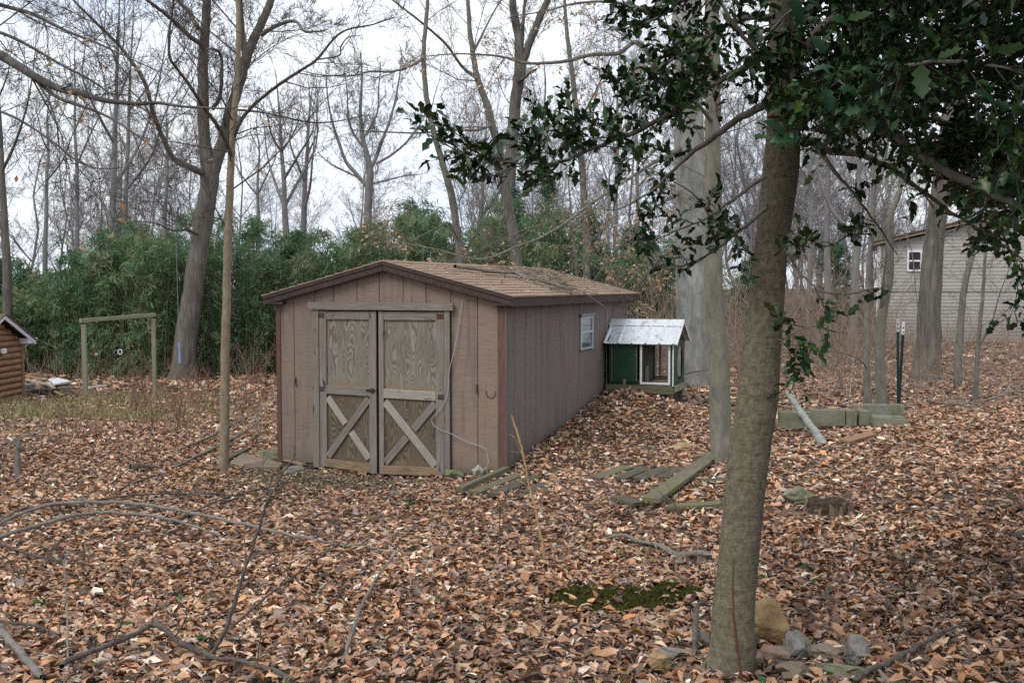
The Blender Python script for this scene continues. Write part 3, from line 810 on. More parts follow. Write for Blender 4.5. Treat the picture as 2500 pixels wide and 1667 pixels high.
    for sg in (-1, 1):
        ye = yf if sg < 0 else yb
        prof = []; x = -.07
        while x < Wd + .065:
            prof += [(x, 0), (x + .012, .016), (x + .030, .016), (x + .042, 0), (min(x + .21, Wd + .08), 0)]
            x += .215
        prof = [(-.075, 0)] + prof
        nv = len(prof); vs = []
        sx = Vector((0, ye - ym, ev - rid)).normalized(); nn = Vector((0, sg * (rid - ev), abs(ye - ym))).normalized()
        for (x, hh) in prof:
            vs.append((x, ym + nn.y * hh, rid + nn.z * hh)); vs.append((x, ye + nn.y * hh, ev + nn.z * hh))
        vs += [(a, b - nn.y * .003, c - nn.z * .003) for a, b, c in vs]
        fs = []
        for i in range(nv - 1):
            a, b, c, d = 2 * i, 2 * i + 1, 2 * i + 3, 2 * i + 2
            fs += [(a, b, c, d), (a + 2 * nv, d + 2 * nv, c + 2 * nv, b + 2 * nv), (b, b + 2 * nv, c + 2 * nv, c)]
        MB().add(vs, fs).build('roof_sheet', 'roof_metal', t)
        w = .27
        a0 = Vector((0, ym, rid + .024)); a1 = a0 + sx * .16 * 1.0
        vs = []
        for x in (-.085, Wd + .09):
            for q in (a0, a1, a1 + sx * .012 - nn * .012, a0 - Vector((0, 0, .006))): vs.append((x, q.y, q.z))
        MB().add(vs, [(0, 1, 5, 4), (1, 2, 6, 5), (0, 3, 2, 1), (4, 5, 6, 7)]).build('ridge_cap', 'roof_metal', t)
        # white barge edge on the open gable
        b0, b1 = Vector((Wd + .075, ym, rid - .012)), Vector((Wd + .075, ye, ev - .012))
        board('barge_edge', b0, b1, .035, .012, 'white_paint', t, (1, 0, 0))
    MB().prism([(yf + .05, T + .002), (yb - .05, T + .002), (ym, rid - .03)], 'x', -.01, .008).build('gable', g, t)
    MB().prism([(.03, T + .002), (D - .03, T + .002), (ym, rid - .12)], 'x', Wd - .02, Wd - .006).build('gable', 'black_plastic', t)
    # legs
    for x, y in ((.90, .03), (.06, .03), (.9, D - .08), (.06, D - .08)):
        MB().box(x, x + .09, y, y + .05, -.30, -.001).build('leg', 'brown_wood', t, .004)
    MB().box(.1, .9, .04, .05, -.12, -.002).build('mesh_skirt', 'wire_dark', t)
    MB().box(Wd - .02, Wd - .012, .1, D - .1, -.26, -.002).build('mesh_skirt', 'dark_iron', t)
    board('ramp', (1.04, .62, .03), (1.26, .50, -.32), .13, .02, 'grey_wood', t, (.8, 0, .5))
    board('prop_pole', (1.06, .80, .09), (1.42, .62, -.34), .035, .03, 'brown_wood', t, (1, 0, .3))
    return t
coop()
tb = Tubes(); a = S(1.08, 5.25, .78); pl, rl = smooth_line([a, a + SU * .32 + SV * .1 + Vector((0, 0, .07)), a + SU * .66 + SV * .1 + Vector((0, 0, .16))], [.011, .012, .010], 8); tb.add(pl, rl, 5)
tag(tb.build('perch_pole', 'branch_fallen'), 'thin pole sticking out sideways from the coop end', 'pole')

CLEAR = []                                 # (x0, y0, x1, y1, half width): ground kept mostly free of leaves
# ------------------------------------------------------------------ small things around the shed
def rock(name, loc, size, mat, label, seed, rz=0., flat=.7, group=None, tilt=0.):
    rng = random.Random(seed)
    bm = bmesh.new(); bmesh.ops.create_icosphere(bm, subdivisions=4, radius=1)
    off = Vector((rng.uniform(-9, 9), rng.uniform(-9, 9), rng.uniform(-9, 9)))
    planes = [(rvec(rng), rng.uniform(.50, .82)) for _ in range(11)]
    for v in bm.verts:
        p = v.co.copy()
        for n, d in planes:
            e = p.dot(n) - d
            if e > 0: p -= n * e * .97
        p += p.normalized() * (mnoise.noise(p * 1.6 + off) * .20 + mnoise.noise(p * 4.2 + off) * .10 + abs(mnoise.noise(p * 9 + off)) * -.07)
        v.co = Vector((p.x * size[0], p.y * size[1], p.z * size[2]))
    me = bpy.data.meshes.new(name); bm.to_mesh(me); bm.free(); me.materials.append(M[mat])
    CLEAR.append((loc[0], loc[1], loc[0] + .001, loc[1], max(size[:2]) * .75))
    o = meshobj(name, me); o.location = Vector(loc) + Vector((0, 0, size[2] * .35)); o.rotation_euler = (tilt, tilt * .5, rz)
    return tag(o, label, 'rock', group)
def gp(px, py, up=0.): 
    q = G(px, py); q.z += up; return q

rock('rock', gp(1872, 1570, .05), (.125, .11, .13), 'stone_tan', 'big ochre rock leaning against the holly trunk base', 21, .3)
rock('rock', gp(1952, 1610, .02), (.115, .08, .085), 'stone_grey', 'lumpy grey rock below the ochre rock', 22, .8)
rock('rock', gp(1905, 1622, .02), (.10, .06, .045), 'stone_pink', 'flat brownish rock directly under the ochre rock', 23, .1)
rock('rock', gp(2030, 1605, .01), (.14, .07, .05), 'stone_pink', 'long flat brown rock right of the lumpy grey rock', 24, -.2)
rock('rock', gp(2085, 1612, .02), (.09, .075, .075), 'stone_grey', 'grey mossy rock farthest right in the rock pile', 25, .9)
rock('rock', gp(2060, 1648, .005), (.15, .05, .045), 'stone_green', 'slanting mossy slab low in the rock pile', 26, -.45)
rock('rock', gp(1940, 1655, .0), (.085, .07, .055), 'stone_pink', 'brown rock at the bottom edge under the lumpy grey one', 27, .4)
rock('rock', gp(1836, 1637, .03), (.055, .05, .05), 'stone_pink', 'small pinkish rock touching the holly trunk foot', 28, .4)
rock('rock', gp(1612, 1640, .02), (.07, .055, .06), 'stone_tan', 'small yellowish rock left of the holly trunk foot', 29, .4)
rock('rock', gp(1650, 1612, .02), (.13, .05, .04), 'stone_grey', 'flat grey rock just left of the holly trunk', 30, .2)
rock('rock', gp(1715, 1580, .02), (.045, .045, .05), 'stone_grey', 'small grey rock behind the left side of the holly trunk', 31, .2)
rock('rock', gp(1790, 1655, .0), (.10, .06, .035), 'stone_pink', 'flat pink rock in front of the holly trunk foot', 32, .2)
rock('rock', gp(2052, 1660, -.01), (.055, .05, .04), 'stone_pink', 'small pale rock at the bottom of the rock pile', 33, .7)
rock('rock', gp(1112, 1172, .03), (.16, .10, .085), 'stone_green', 'pale green mossy rock by the right door corner', 34, .5, tilt=.3)
rock('rock', gp(1165, 1166, .04), (.08, .07, .085), 'ceramic', 'broken pale lump of concrete near the shed corner', 35, .2)
rock('rock', gp(1187, 1160, .02), (.05, .05, .06), 'stone_green', 'smaller broken lump beside the shed corner', 36, .2)
rock('rock', gp(966, 1206, .0), (.14, .07, .03), 'stone_grey', 'flat stone half buried before the shed doors', 37, .1)
rock('rock', gp(1956, 1232, .02), (.16, .12, .10), 'stone_green', 'mossy boulder beside the rotten stump', 38, .1)
rock('rock', gp(1665, 1096, .0), (.22, .12, .08), 'stone_tan', 'pale stone at the foot of the slender tree', 39, .4)
rock('rock', gp(1590, 1102, .0), (.10, .08, .06), 'stone_pink', 'small stone in the leaf heap before the slender tree', 40, .4)
# flat slab left of the shed
def slab(name, px, mat, thick, label, up=.03):
    q = [gp(x, y) for x, y in px]; c = sum(q, Vector()) / len(q)
    CLEAR.append((c.x - .2, c.y, c.x + .2, c.y, .22)); rng = random.Random(len(label)); poly = []
    for i in range(len(q)):
        a, b = q[i], q[(i + 1) % len(q)]
        for k in range(3):
            p = a.lerp(b, k / 3) - c; poly.append((p.x + rng.uniform(-.012, .012), p.y + rng.uniform(-.012, .012)))
    o = MB().prism(poly, 'z', -.02, thick).build(name, mat, None, .008); o.location = c + Vector((0, 0, up))
    return tag(o, label, 'slab')
slab('stone_slab', [(561, 1137), (592, 1122), (690, 1143), (682, 1150), (610, 1149)], 'stone_pink', .035, 'flat grey-green stone slab between the thin tree and the shed')
slab('stone_slab', [(688, 1146), (738, 1143), (742, 1152), (700, 1160)], 'stone_grey', .03, 'small thin stone slab before the left end of the shed front', .01)
def loose_board(px0, px1, w, th, mat, label, up0=.03, up1=.03, tilt=0., name='loose_board'):
    a, b = gp(*px0, up0 + .02), gp(*px1, up1 + .02); CLEAR.append((a.x, a.y, b.x, b.y, w * .6))
    o = board(name, a, b, w, th, mat, None, (tilt, 0, 1), ends=.02)
    return tag(o, label, 'board', None)
loose_board((628, 1125), (742, 1146), .07, .025, 'brown_wood', 'long narrow brown board lying on the slab left of the doors', .08, .03)
loose_board((548, 1133), (606, 1112), .10, .03, 'dark_wood', 'dark board leaning beside the thin tree foot', .02, .07)
loose_board((690, 1118), (745, 1140), .03, .02, 'rot_wood', 'thin reddish stick along the shed front sill', .05, .02)

# concrete blocks
def cblock(name, loc, rz_, L, Hh, D, label, hollow=True, tilt=0., cat='concrete block', group=None):
    t = MB()
    if hollow:                              # a block lying with its two cores upright
        w = .034; c = (L - 3 * w) / 2
        t.box(0, L, 0, w, 0, Hh).box(0, L, D - w, D, 0, Hh)
        for x in (0, w + c, 2 * w + 2 * c): t.box(x, x + w, w - .001, D - w + .001, .002, Hh - .002)
    else: t.box(0, L, 0, D, 0, Hh)
    o = t.build(name, 'block', None, .004); o.location = loc; o.rotation_euler = (0, tilt, rz_)
    return tag(o, label, cat, group)
q = S(-3.02, -.02); cblock('concrete_block', (S(-3.42, .10).x, S(-3.42, .10).y, -.14), SHED_ROT, .40, .19, .40, 'greenish concrete block under the left front corner of the shed', False)
def blk(px, py, L, label, H=.19, D=.19, hollow=True, rz_=0., lift=0., Y=13.7, tilt=0.):
    p = P(px, py, Y); cblock('concrete_block', (p.x, p.y, p.z + lift), rz_, L, H, D, label, hollow, tilt, group='row of old concrete blocks')
blk(1907, 1046, .385, 'pale concrete block at the left end of the block row', .20)
blk(1983, 1040, .40, 'mossy concrete block second from the left in the block row', .20, rz_=-.02)
blk(2066, 1042, .13, 'narrow upended block in the middle of the block row', .20, .30, False)
blk(2098, 1038, .14, 'short tilted block right of the middle in the block row', .18, .25, False, tilt=.06)
blk(2133, 1057, .405, 'lower block at the right end of the block row', .19, .20, False, Y=13.55, tilt=.06)
blk(2129, 1036, .41, 'mossy upper block on the right end of the block row', .10, .20, False, Y=13.6, tilt=.035)
blk(2118, 1026, .46, 'hollow block standing behind the right end of the block row', .19, .19, True, Y=13.95)

# leaning pale log, other sticks
def stick(name, ln, rad, mat, label, cat='branch', n=26, sides=7, wob=.004, seed=1, twigs=0, group=None, tl=.35):
    """ln: list of (px,py,up) lying on / above the ground"""
    rng = random.Random(seed); pts = [gp(x, y, u) for x, y, u in ln]
    return stick3(name, pts, rad, mat, label, cat, n, sides, wob, rng, twigs, group, tl)
def stick3(name, pts, rad, mat, label, cat, n=26, sides=7, wob=.004, rng=RNG, twigs=0, group=None, tl=.35):
    n = int(n * 1.4); pl, rl = smooth_line(pts, rad, n); pl = wobble(pl, min(wob * 1.3, .35 * max(rad)), rng, 0)
    root = empty(name, pts[0], 0, label, cat, group)
    tb = Tubes(); tb.add(pl, [r * rng.uniform(.86, 1.12) * (1.18 if rng.random() < .12 else 1) for r in rl[:-1]] + [rl[-1] * .5], sides); tb.build('stem', mat, root, pts[0])
    if twigs:
        for _ in range(twigs):
            tw = Tubes(); i = rng.randrange(n // 5, n - 1); d = (pl[i + 1] - pl[i]).normalized()
            nd = (d + rvec(rng) * .8 + Vector((0, 0, .25))).normalized()
            shoot(tw, pl[i], nd, tl * rng.uniform(.4, 1.2), max(.0025, rl[i] * .4), 1, 2, rng, .0, .25, 3, .5, (.4, .9), .002)
            tw.build('twig', mat, root, pts[0])
    return root
a = gp(2017, 1092, .0); b = P(1960, 1012, 13.62); c = b + (b - a) * .9
stick3('leaning_log', [a, a.lerp(b, .5), b, b.lerp(c, .6), c], [.050, .046, .042, .040, .037], 'log_pale', 'pale lichen-grey log leaning over the concrete block row', 'log', 24, 9, .006)
a2 = P(1972, 1046, 13.1); stick3('log_stub', [a2, gp(2000, 1075, .05)], [.036, .040], 'log_pale', 'short pale limb stub beside the leaning log', 'branch', 6, 7, .004)
loose_board((2062, 1092), (2128, 1080), .10, .03, 'rot_wood', 'reddish split bark slab lying right of the leaning log', .03, .06, .3, 'bark_slab')
loose_board((2010, 1104), (2090, 1102), .10, .02, 'dark_wood', 'dark sunken board below the leaning log', .01, .01)
stick('fallen_branch', [(1945, 975, .05), (1990, 974, .10), (2035, 985, .06), (2075, 998, .02)], [.02, .022, .02, .016], 'rot_wood', 'curved brown branch on the ground behind the block row', seed=5)

# steel fence posts behind the blocks
def tpost(base, top, label, mat, tipmat, tip):
    root = empty('fence_post', base, 0, label, 'post', 'steel fence posts behind the blocks')
    d = (top - base); L = d.length
    def seg(a, b, m):
        o = MB().box(-.018, .018, -.004, .004, a, b).box(-.004, .004, .0039, .03, a, b).build('shaft' if m == mat else 'tip', m, root)
        o.rotation_euler = d.to_track_quat('Z', 'Y').to_euler()
        return o
    s = seg(-.3, L - tip, mat); seg(L - tip + .0005, L, tipmat)
    m = MB()
    for i in range(int(L / .055)): m.box(-.006, .006, -.009, -.003, i * .055, i * .055 + .018)
    k = m.build('studs', mat, s)
tpost(P(2194, 1000, 14.3), P(2206, 786, 14.2), 'green steel fence post with a silver-white top', 'post_green', 'white_paint', .16)
tpost(P(2193, 1000, 14.5), P(2192, 778, 14.45), 'thin brown-black steel fence post left of the white-topped one', 'post_green', 'wire_grey', .17)

# planks half buried in leaves
def plank(p0, p1, w, mat, label, up=.03, th=.03, u1=None):
    a, b = gp(*p0, up + .005), gp(*p1, (up if u1 is None else u1) + .005); CLEAR.append((a.x, a.y, b.x, b.y, w * .42))
    return tag(board('plank', a, b, w, th, mat, None, (0, -.05, 1), ends=.03), label, 'plank', 'old planks half buried in leaves')
plank((1122, 1216), (1236, 1163), .07, 'mossy_wood', 'thin upright-edged plank nearest the shed corner', .06, .05)
plank((1158, 1214), (1268, 1170), .13, 'mossy_wood', 'mossy plank second from the shed corner')
plank((1204, 1219), (1310, 1175), .14, 'dark_wood', 'dark green plank third from the shed corner')
plank((1284, 1212), (1328, 1190), .12, 'dark_wood', 'short buried plank fourth from the shed corner', .015)
plank((1455, 1178), (1536, 1151), .14, 'mossy_wood', 'yellow-mossed plank at the left of the boardwalk remains')
plank((1512, 1181), (1578, 1154), .14, 'dark_wood', 'dark plank right of the yellow-mossed one')
plank((1560, 1182), (1630, 1154), .15, 'dark_wood', 'wider dark plank third in the boardwalk remains')
plank((1614, 1176), (1668, 1150), .13, 'dark_wood', 'buried dark plank beside the long diagonal plank', .015)
plank((1588, 1248), (1748, 1125), .15, 'mossy_wood', 'long diagonal mossy plank before the slender tree', .07, .04, .05)
plank((1632, 1252), (1762, 1244), .11, 'mossy_wood', 'plank lying crossways behind the holly trunk')
plank((1712, 1185), (1800, 1180), .12, 'dark_wood', 'thin plank end showing left of the holly trunk', .015)
plank((1510, 1225), (1560, 1240), .13, 'dark_wood', 'dark board end at the foot of the diagonal plank', .015)
plank((1690, 1126), (1752, 1118), .12, 'mossy_wood', 'short board at the far end of the diagonal plank', .03)

# rotten stump
def stump():
    c = gp(2022, 1258, -.035); rng = random.Random(4); t = empty('tree_stump', c, 0, 'low rotten brown tree stump with crumbling sides', 'stump')
    N = 22; vs = []; fs = []
    for k, (z, q) in enumerate(((-.03, 1.12), (.07, 1.04), (.145, .98))):
        for i in range(N): a = 2 * math.pi * i / N; r = .165 * q * (1 + .08 * math.sin(4 * a) + rng.uniform(-.05, .05)); vs.append((r * math.cos(a), r * math.sin(a), z + (rng.uniform(-.02, .02) if k == 2 else 0)))
    vs.append((0, 0, .12))
    for k in range(2): fs += [(k * N + i, k * N + (i + 1) % N, (k + 1) * N + (i + 1) % N, (k + 1) * N + i) for i in range(N)]
    fs += [(2 * N + i, 2 * N + (i + 1) % N, 3 * N) for i in range(N)]
    MB().add(vs, fs).build('core', 'stump_dark', t)
    for i in range(26):
        a = 2 * math.pi * (i + rng.uniform(-.3, .3)) / 26; r = rng.uniform(.170, .185); o = Vector((math.cos(a), math.sin(a), 0)); h = rng.choice((.14, .15, .155, .145, .11, .06)) + rng.uniform(-.012, .012)
        if i in (17, 18): continue
        board('bark_slab', o * (r + .015) + Vector((0, 0, -.03)), o * (r - .022) + Vector((0, 0, h)), rng.uniform(.045, .085), rng.uniform(.008, .018), 'stump_slab', t, tuple(o), bevel=.002, ends=.012, rng=rng)
    CLEAR.append((c.x, c.y, c.x + .01, c.y, .22))
m_board('stump_slab', (.07, .052, .038), (.23, .172, .122)); m_simple('stump_dark', (.06, .043, .032), .6, 30, .95, .1, 1.0, .02)
stump()

# ------------------------------------------------------------------ swing frame, rope swing, cabin, debris (left)
def swing():
    a, b = gp(211, 971, -.1), gp(379, 958, -.1)
    ta, tb_ = P(206, 792, a.y), P(376, 778, b.y)
    t = empty('timber_swing', gp(211, 971), 0, 'weathered timber swing frame of two posts and a crossbeam', 'swing set')
    o = Vector(t.location)
    board('post', a - o, ta - o, .10, .09, 'post_wood', t, (0, -1, 0)); board('post', b - o, tb_ - o, .09, .09, 'post_wood', t, (0, -1, 0))
    e = (tb_ - ta).normalized()
    board('crossbeam', ta - e * .08 + Vector((0, -.045, .05)) - o, tb_ + e * .05 + Vector((0, -.045, .05)) - o, .09, .09, 'post_wood', t, (0, 0, 1))
    for f in (.13, .22, .27):
        q = ta.lerp(tb_, f) - o; MB().box(q.x - .02, q.x + .02, q.y - .06, q.y + .06, q.z + .02, q.z + .15).build('bracket', 'rust', t)
    return ta, tb_
_ta, _tb = swing()
q = _ta.lerp(_tb, .52); r = P(293, 858, q.y)
t = empty('gym_ring', q, 0, 'white gymnastic ring hanging on a cord from the swing frame', 'ring')
tb = Tubes(); tb.add([q + Vector((0, 0, .02)), r + Vector((0, 0, .06))], [.006] * 2, 4); tb.build('cord', 'rope_brown', t, q)
tb = Tubes(); N = 17; tb.add([r + Vector((.045 * math.cos(i * 2 * math.pi / (N - 1)), 0, .06 * math.sin(i * 2 * math.pi / (N - 1)) - .01)) for i in range(N)], [.014] * N, 6); tb.build('ring', 'plastic_white', t, q)
q = _ta.lerp(_tb, .17); r = P(232, 860, q.y)
t = empty('hanging_grip', q, 0, 'small red and white handle on a cord left of the ring', 'swing grip')
tb = Tubes(); tb.add([q + Vector((0, 0, .02)), r], [.005] * 2, 4); tb.build('cord', 'rope_brown', t, q)
o = MB().box(-.03, .03, -.02, .02, -.05, .05).build('grip', 'red_plastic', t, .01); o.location = r - q
o = MB().box(-.02, .03, -.02, .02, -.045, .0).build('grip_cap', 'plastic_white', t, .01); o.location = r - q + Vector((.03, -.01, -.02))

def cabin():
    cor = gp(57, 970); X = cor.x; Y1 = cor.y; Y0 = Y1 - 2.6
    z0 = cor.z - .05; t = empty('log_cabin', cor, 0, 'small log-sided cabin with pale eaves at the left edge', 'cabin')
    o = Vector(t.location)
    ze = P(50, 832, Y1).z; sl = .40; ym = Y1 - 1.3
    top = lambda y: ze + .02 + sl * min(Y1 - y, y - Y0)
    MB().prism([(Y0 - o.y, z0 - o.z), (Y1 - o.y, z0 - o.z), (Y1 - o.y, top(Y1) - o.z), (ym - o.y, top(ym) - o.z), (Y0 - o.y, top(Y0) - o.z)], 'x', -2.2, -.03).build('wall_core', 'log_siding', t)
    z = z0; k = 0
    while z < top(ym) - .05:
        h = .142; n = 7
        dy = max(0, (z + h * .5 - ze) / sl); a, b = Y0 + dy - o.y, Y1 - dy - o.y
        if b - a > .2:
            prof = [(-.03, z - o.z)] + [(-.03 + .045 * math.sin(math.pi * i / n), z - o.z + .004 + (h - .008) * i / n) for i in range(n + 1)] + [(-.03, z + h - o.z)]
            vs = [(p[0], a, p[1]) for p in prof] + [(p[0], b, p[1]) for p in prof]; m = len(prof)
            MB().add(vs, [(i, i + 1, m + i + 1, m + i) for i in range(m - 1)] + [tuple(range(m)), tuple(range(m, 2 * m))[::-1]]).build('log', 'log_siding', t, smooth=False)
        z += h
    MB().box(-.05, .035, Y1 - o.y - .07, Y1 - o.y + .02, z0 - o.z, ze - o.z).build('corner_board', 'log_siding', t, .004)
    # roof: pale rake fascia on this gable, boxed eave end
    ye = Y1 + .32
    zr_ = lambda y: ze + .13 + sl * (Y1 - y)
    for sgn in (1, -1):
        f = (lambda y: y) if sgn > 0 else (lambda y: 2 * ym - y)
        MB().prism([(f(ym) - o.y, zr_(ym) - o.z), (f(ye) - o.y, zr_(ye) - o.z), (f(ye) - o.y, zr_(ye) - .10 - o.z), (f(ym) - o.y, zr_(ym) - .10 - o.z)], 'x', .16, .19).build('rake_fascia', 'lavender_fascia', t)
        MB().prism([(f(ym) - o.y, zr_(ym) - o.z + .03), (f(ye) - o.y, zr_(ye) - o.z + .03), (f(ye) - o.y, zr_(ye) + .002 - o.z), (f(ym) - o.y, zr_(ym) + .002 - o.z)], 'x', -2.3, .22).build('roof', 'shingle_dark', t)
    MB().prism([(Y1 - o.y - .1, ze - .06 - o.z), (ye - o.y - .01, ze - .06 - o.z), (ye - o.y - .01, zr_(ye) - .104 - o.z), (Y1 - .1 - o.y, zr_(Y1 - .1) - .104 - o.z)], 'x', -2.2, .185).build('eave_box', 'lavender_fascia', t)
    MB().box(-2.2, .2, ye - o.y + .001, ye - o.y + .08, ze - .01 - o.z, ze + .06 - o.z).build('gutter', 'white_vinyl', t, .01)
    MB().box(.02, .10, Y1 - o.y - 1.22, Y1 - o.y - 1.02, P(2, 855, Y1 - 1.1).z - .08 - o.z, P(2, 855, Y1 - 1.1).z + .04 - o.z).build('wall_lamp', 'white_vinyl', t, .02)
cabin()
def boardpile():
    tag(slab('white_sheet', [(117, 940), (143, 938), (172, 945), (133, 951)], 'plastic_white', .03, 'white panel lying on a block beside the debris', .14), None, 'panel')
    cblock('concrete_block', gp(140, 958, -.02), .2, .36, .15, .19, 'block holding up the white panel', False)
    loose_board((216, 952), (260, 947), .05, .04, 'plastic_white', 'short white pipe on the grass beside the swing post', .03, .03, 0, 'white_pipe')
    loose_board((64, 943), (112, 950), .14, .03, 'rot_wood', 'reddish board on the debris heap by the cabin', .25, .2)
    loose_board((70, 950), (128, 954), .10, .03, 'pale_wood', 'pale splintered board on the debris heap', .2, .1)
    loose_board((105, 945), (133, 957), .08, .03, 'pale_wood', 'short pale board slanting down the debris heap', .2, .05)
    loose_board((58, 965), (112, 960), .16, .05, 'beam_wood', 'green beam at the bottom of the debris heap', .05, .05)
    loose_board((128, 962), (152, 971), .10, .03, 'dry_stalk', 'splintered end of yellow wood on the ground', .06, .03)
    o = MB().box(-.28, .28, -.2, .2, -.05, .16).build('black_tub', 'black_plastic', None, .03); o.location = gp(110, 965); tag(o, 'black plastic tub beside the debris heap', 'tub')
    o = MB().box(-.16, .16, -.12, .12, -.02, .22).build('grey_box', 'alu_dark', None, .02); o.location = gp(66, 958); tag(o, 'grey box against the cabin corner', 'box')
    o = MB().box(-.07, .07, -.06, .06, -.02, .05).build('white_scrap', 'plastic_white', None, .015); o.location = gp(100, 971); tag(o, 'scrap of white plastic before the black tub', 'scrap')
    o = MB().box(-.13, .13, -.05, .05, -.02, .03).build('white_scrap', 'plastic_white', None, .01); o.location = gp(9, 993); tag(o, 'white scrap on the ground at the left edge', 'scrap')
    o = MB().box(-.12, .12, -.05, .05, -.02, .05).build('dark_scrap', 'black_plastic', None, .01); o.location = gp(182, 957); tag(o, 'small dark scrap right of the white panel', 'scrap')
boardpile()

# ------------------------------------------------------------------ neighbour's house (right, beyond the trees)
def house():
    Y = 42.0
    A = P(2141, 850, Y); x0 = A.x; zb = A.z - .6; ze = P(2141, 601, Y).z
    ang = -.33
    t = empty('neighbour_house', (x0, Y, h1(x0, Y)), ang, 'pale beige house with lap siding beyond the trees', 'house')
    o = Vector((x0, Y, h1(x0, Y))); Wd = 9.0; sl = .235; D = 9
    zl = lambda z: z - o.z
    top = lambda x: zl(ze) + sl * min(x, 2 * 6.2 - x)
    MB().prism([(0, zl(zb)), (Wd, zl(zb)), (Wd, top(Wd)), (6.2, top(6.2)), (0, top(0))], 'y', .02, D).build('wall', 'vinyl_siding', t)
    m = MB(); z = zl(zb); h = .128
    while z < top(6.2):
        a = max(0, (z + h - top(0)) / sl) + .03; b = Wd
        if b > a: m.add([(a, .018, z + h), (b, .018, z + h), (b, .001, z), (a, .001, z), (a, .018, z - .001), (b, .018, z - .001)], [(0, 1, 2, 3), (3, 2, 5, 4)])
        z += h
    m.build('lap_siding', 'vinyl_siding', t)
    MB().box(-.06, .10, -.03, .015, zl(zb), top(0)).build('corner_post', 'white_vinyl', t)
    MB().box(.1, Wd, -.028, .0, zl(P(2300, 708, Y).z) - .05, zl(P(2300, 708, Y).z) + .03).build('belt_board', 'rake_brown' if 0 else 'vinyl_siding', t)
    MB().prism([(-.35, top(0) - .35 * sl + .06), (6.2, top(6.2) + .06), (6.2, top(6.2) + .15), (-.35, top(0) - .35 * sl + .15)], 'y', -.28, -.2).build('rake_board', 'rake_brown', t)
    MB().prism([(-.4, top(0) - .35 * sl + .165), (6.2, top(6.2) + .165), (6.2, top(6.2) + .22), (-.4, top(0) - .4 * sl + .22)], 'y', -.32, D).build('roof', 'shingle_dark', t)
    MB().prism([(6.2, top(6.2) + .02), (Wd + .4, top(Wd) - .1), (Wd + .4, top(Wd) + .04), (6.2, top(6.2) + .16)], 'y', -.28, -.2).build('rake_board', 'rake_brown', t)
    wa, wb = P(2211, 612, Y), P(2245, 663, Y)
    w = empty('window'); w.parent = t
    x1, x2, z1, z2 = wa.x - x0, wb.x - x0, zl(wb.z), zl(wa.z)
    f = MB()
    for a in ((x1, x1 + .07, z1, z2), (x2 - .07, x2, z1, z2), (x1 + .07, x2 - .07, z1, z1 + .07), (x1 + .07, x2 - .07, z2 - .07, z2), (x1 + .07, x2 - .07, (z1 + z2) / 2 - .03, (z1 + z2) / 2 + .03)): f.box(a[0], a[1], -.06, .0, a[2], a[3])
    f.build('frame', 'white_vinyl', w)
    MB().box(x1 + .07, x2 - .07, -.03, -.012, z1 + .07, (z1 + z2) / 2 - .03).build('pane', 'dark_glass', w)
    MB().box(x1 + .07, x2 - .07, -.03, -.012, (z1 + z2) / 2 + .03, z2 - .07).build('pane', 'dark_glass', w)
house()

# ------------------------------------------------------------------ leaf batches
def leaf_grid(nl, width, bend, cup, twist=0., spine=None):
    """a leaf of length 1 along +X as nl x 2 quads, bent along its length and cupped across"""
    vs = []
    for i in range(nl + 1):
        t = i / nl
        w = width * (math.sin(math.pi * min(1, t ** .85 * .96 + .02)) ** .95) if spine is None else width * spine[i]
        a = bend * (t - .5); x = .5 + math.sin(a) / bend if abs(bend) > 1e-3 else t
        z = (math.cos(a) - math.cos(bend / 2)) / bend if abs(bend) > 1e-3 else 0
        for s in (-1, 0, 1):
            c = cup * abs(s); y = s * w * math.cos(c); dz = w * math.sin(c) * abs(s); tw = twist * (t - .5)
            vs.append((x, y * math.cos(tw) - dz * math.sin(tw), z + dz * math.cos(tw) + y * math.sin(tw)))
    fs = []
    for i in range(nl):
        for j in (0, 1):
            a = i * 3 + j; fs.append((a, a + 3, a + 4, a + 1))
    v = np.array(vs); v[:, 0] -= .5
    return v, np.array(fs)
def lobed(rng, n=5):
    pts = [(0, 0, 0)]; m = 2 * n + 1
    for i in range(m):
        a = math.pi * (.12 + 1.76 * i / (m - 1)); r = (.55 if i % 2 else .34) * rng.uniform(.85, 1.1)
        pts.append((-r * math.cos(a), r * math.sin(a), .22 * r * r * rng.uniform(-1, 2.2)))
    return np.array(pts), np.array([(0, i, i + 1) for i in range(1, m)])
def basis(axis, nrm):
    x = axis / (np.linalg.norm(axis, axis=1, keepdims=True) + 1e-9)
    z = nrm - x * (nrm * x).sum(1, keepdims=True); z /= np.linalg.norm(z, axis=1, keepdims=True) + 1e-9
    return x, np.cross(z, x), z
def leaf_batch(tmpls, pos, axis, nrm, scale, tint, rng=NR, wscale=None, crumple=0.0):
    """returns verts, [faces by size], tint per vertex"""
    x, y, z = basis(axis, nrm); which = rng.integers(0, len(tmpls), len(pos))
    V = []; F = {}; T = []; base = 0
    ws = np.ones(len(pos)) if wscale is None else wscale
    for k, (tv, tf) in enumerate(tmpls):
        s = np.where(which == k)[0]
        if not len(s): continue
        L = tv[None] * scale[s, None, None]
        if crumple: L = L + rng.normal(0, crumple, L.shape) * scale[s, None, None]
        v = pos[s, None] + L[..., 0:1] * x[s, None] + (L[..., 1:2] * ws[s, None, None]) * y[s, None] + L[..., 2:3] * z[s, None]
        n = len(tv); f = tf[None] + (np.arange(len(s)) * n)[:, None, None] + base
        F.setdefault(tf.shape[1], []).append(f.reshape(-1, tf.shape[1])); V.append(v.reshape(-1, 3)); T.append((tint[s][:, None] * (1 + rng.normal(0, .13, (len(s), n, 1)))).clip(.003, .95).reshape(-1, 3)); base += len(s) * n
    return np.concatenate(V), [np.concatenate(f) for f in F.values()], np.concatenate(T)
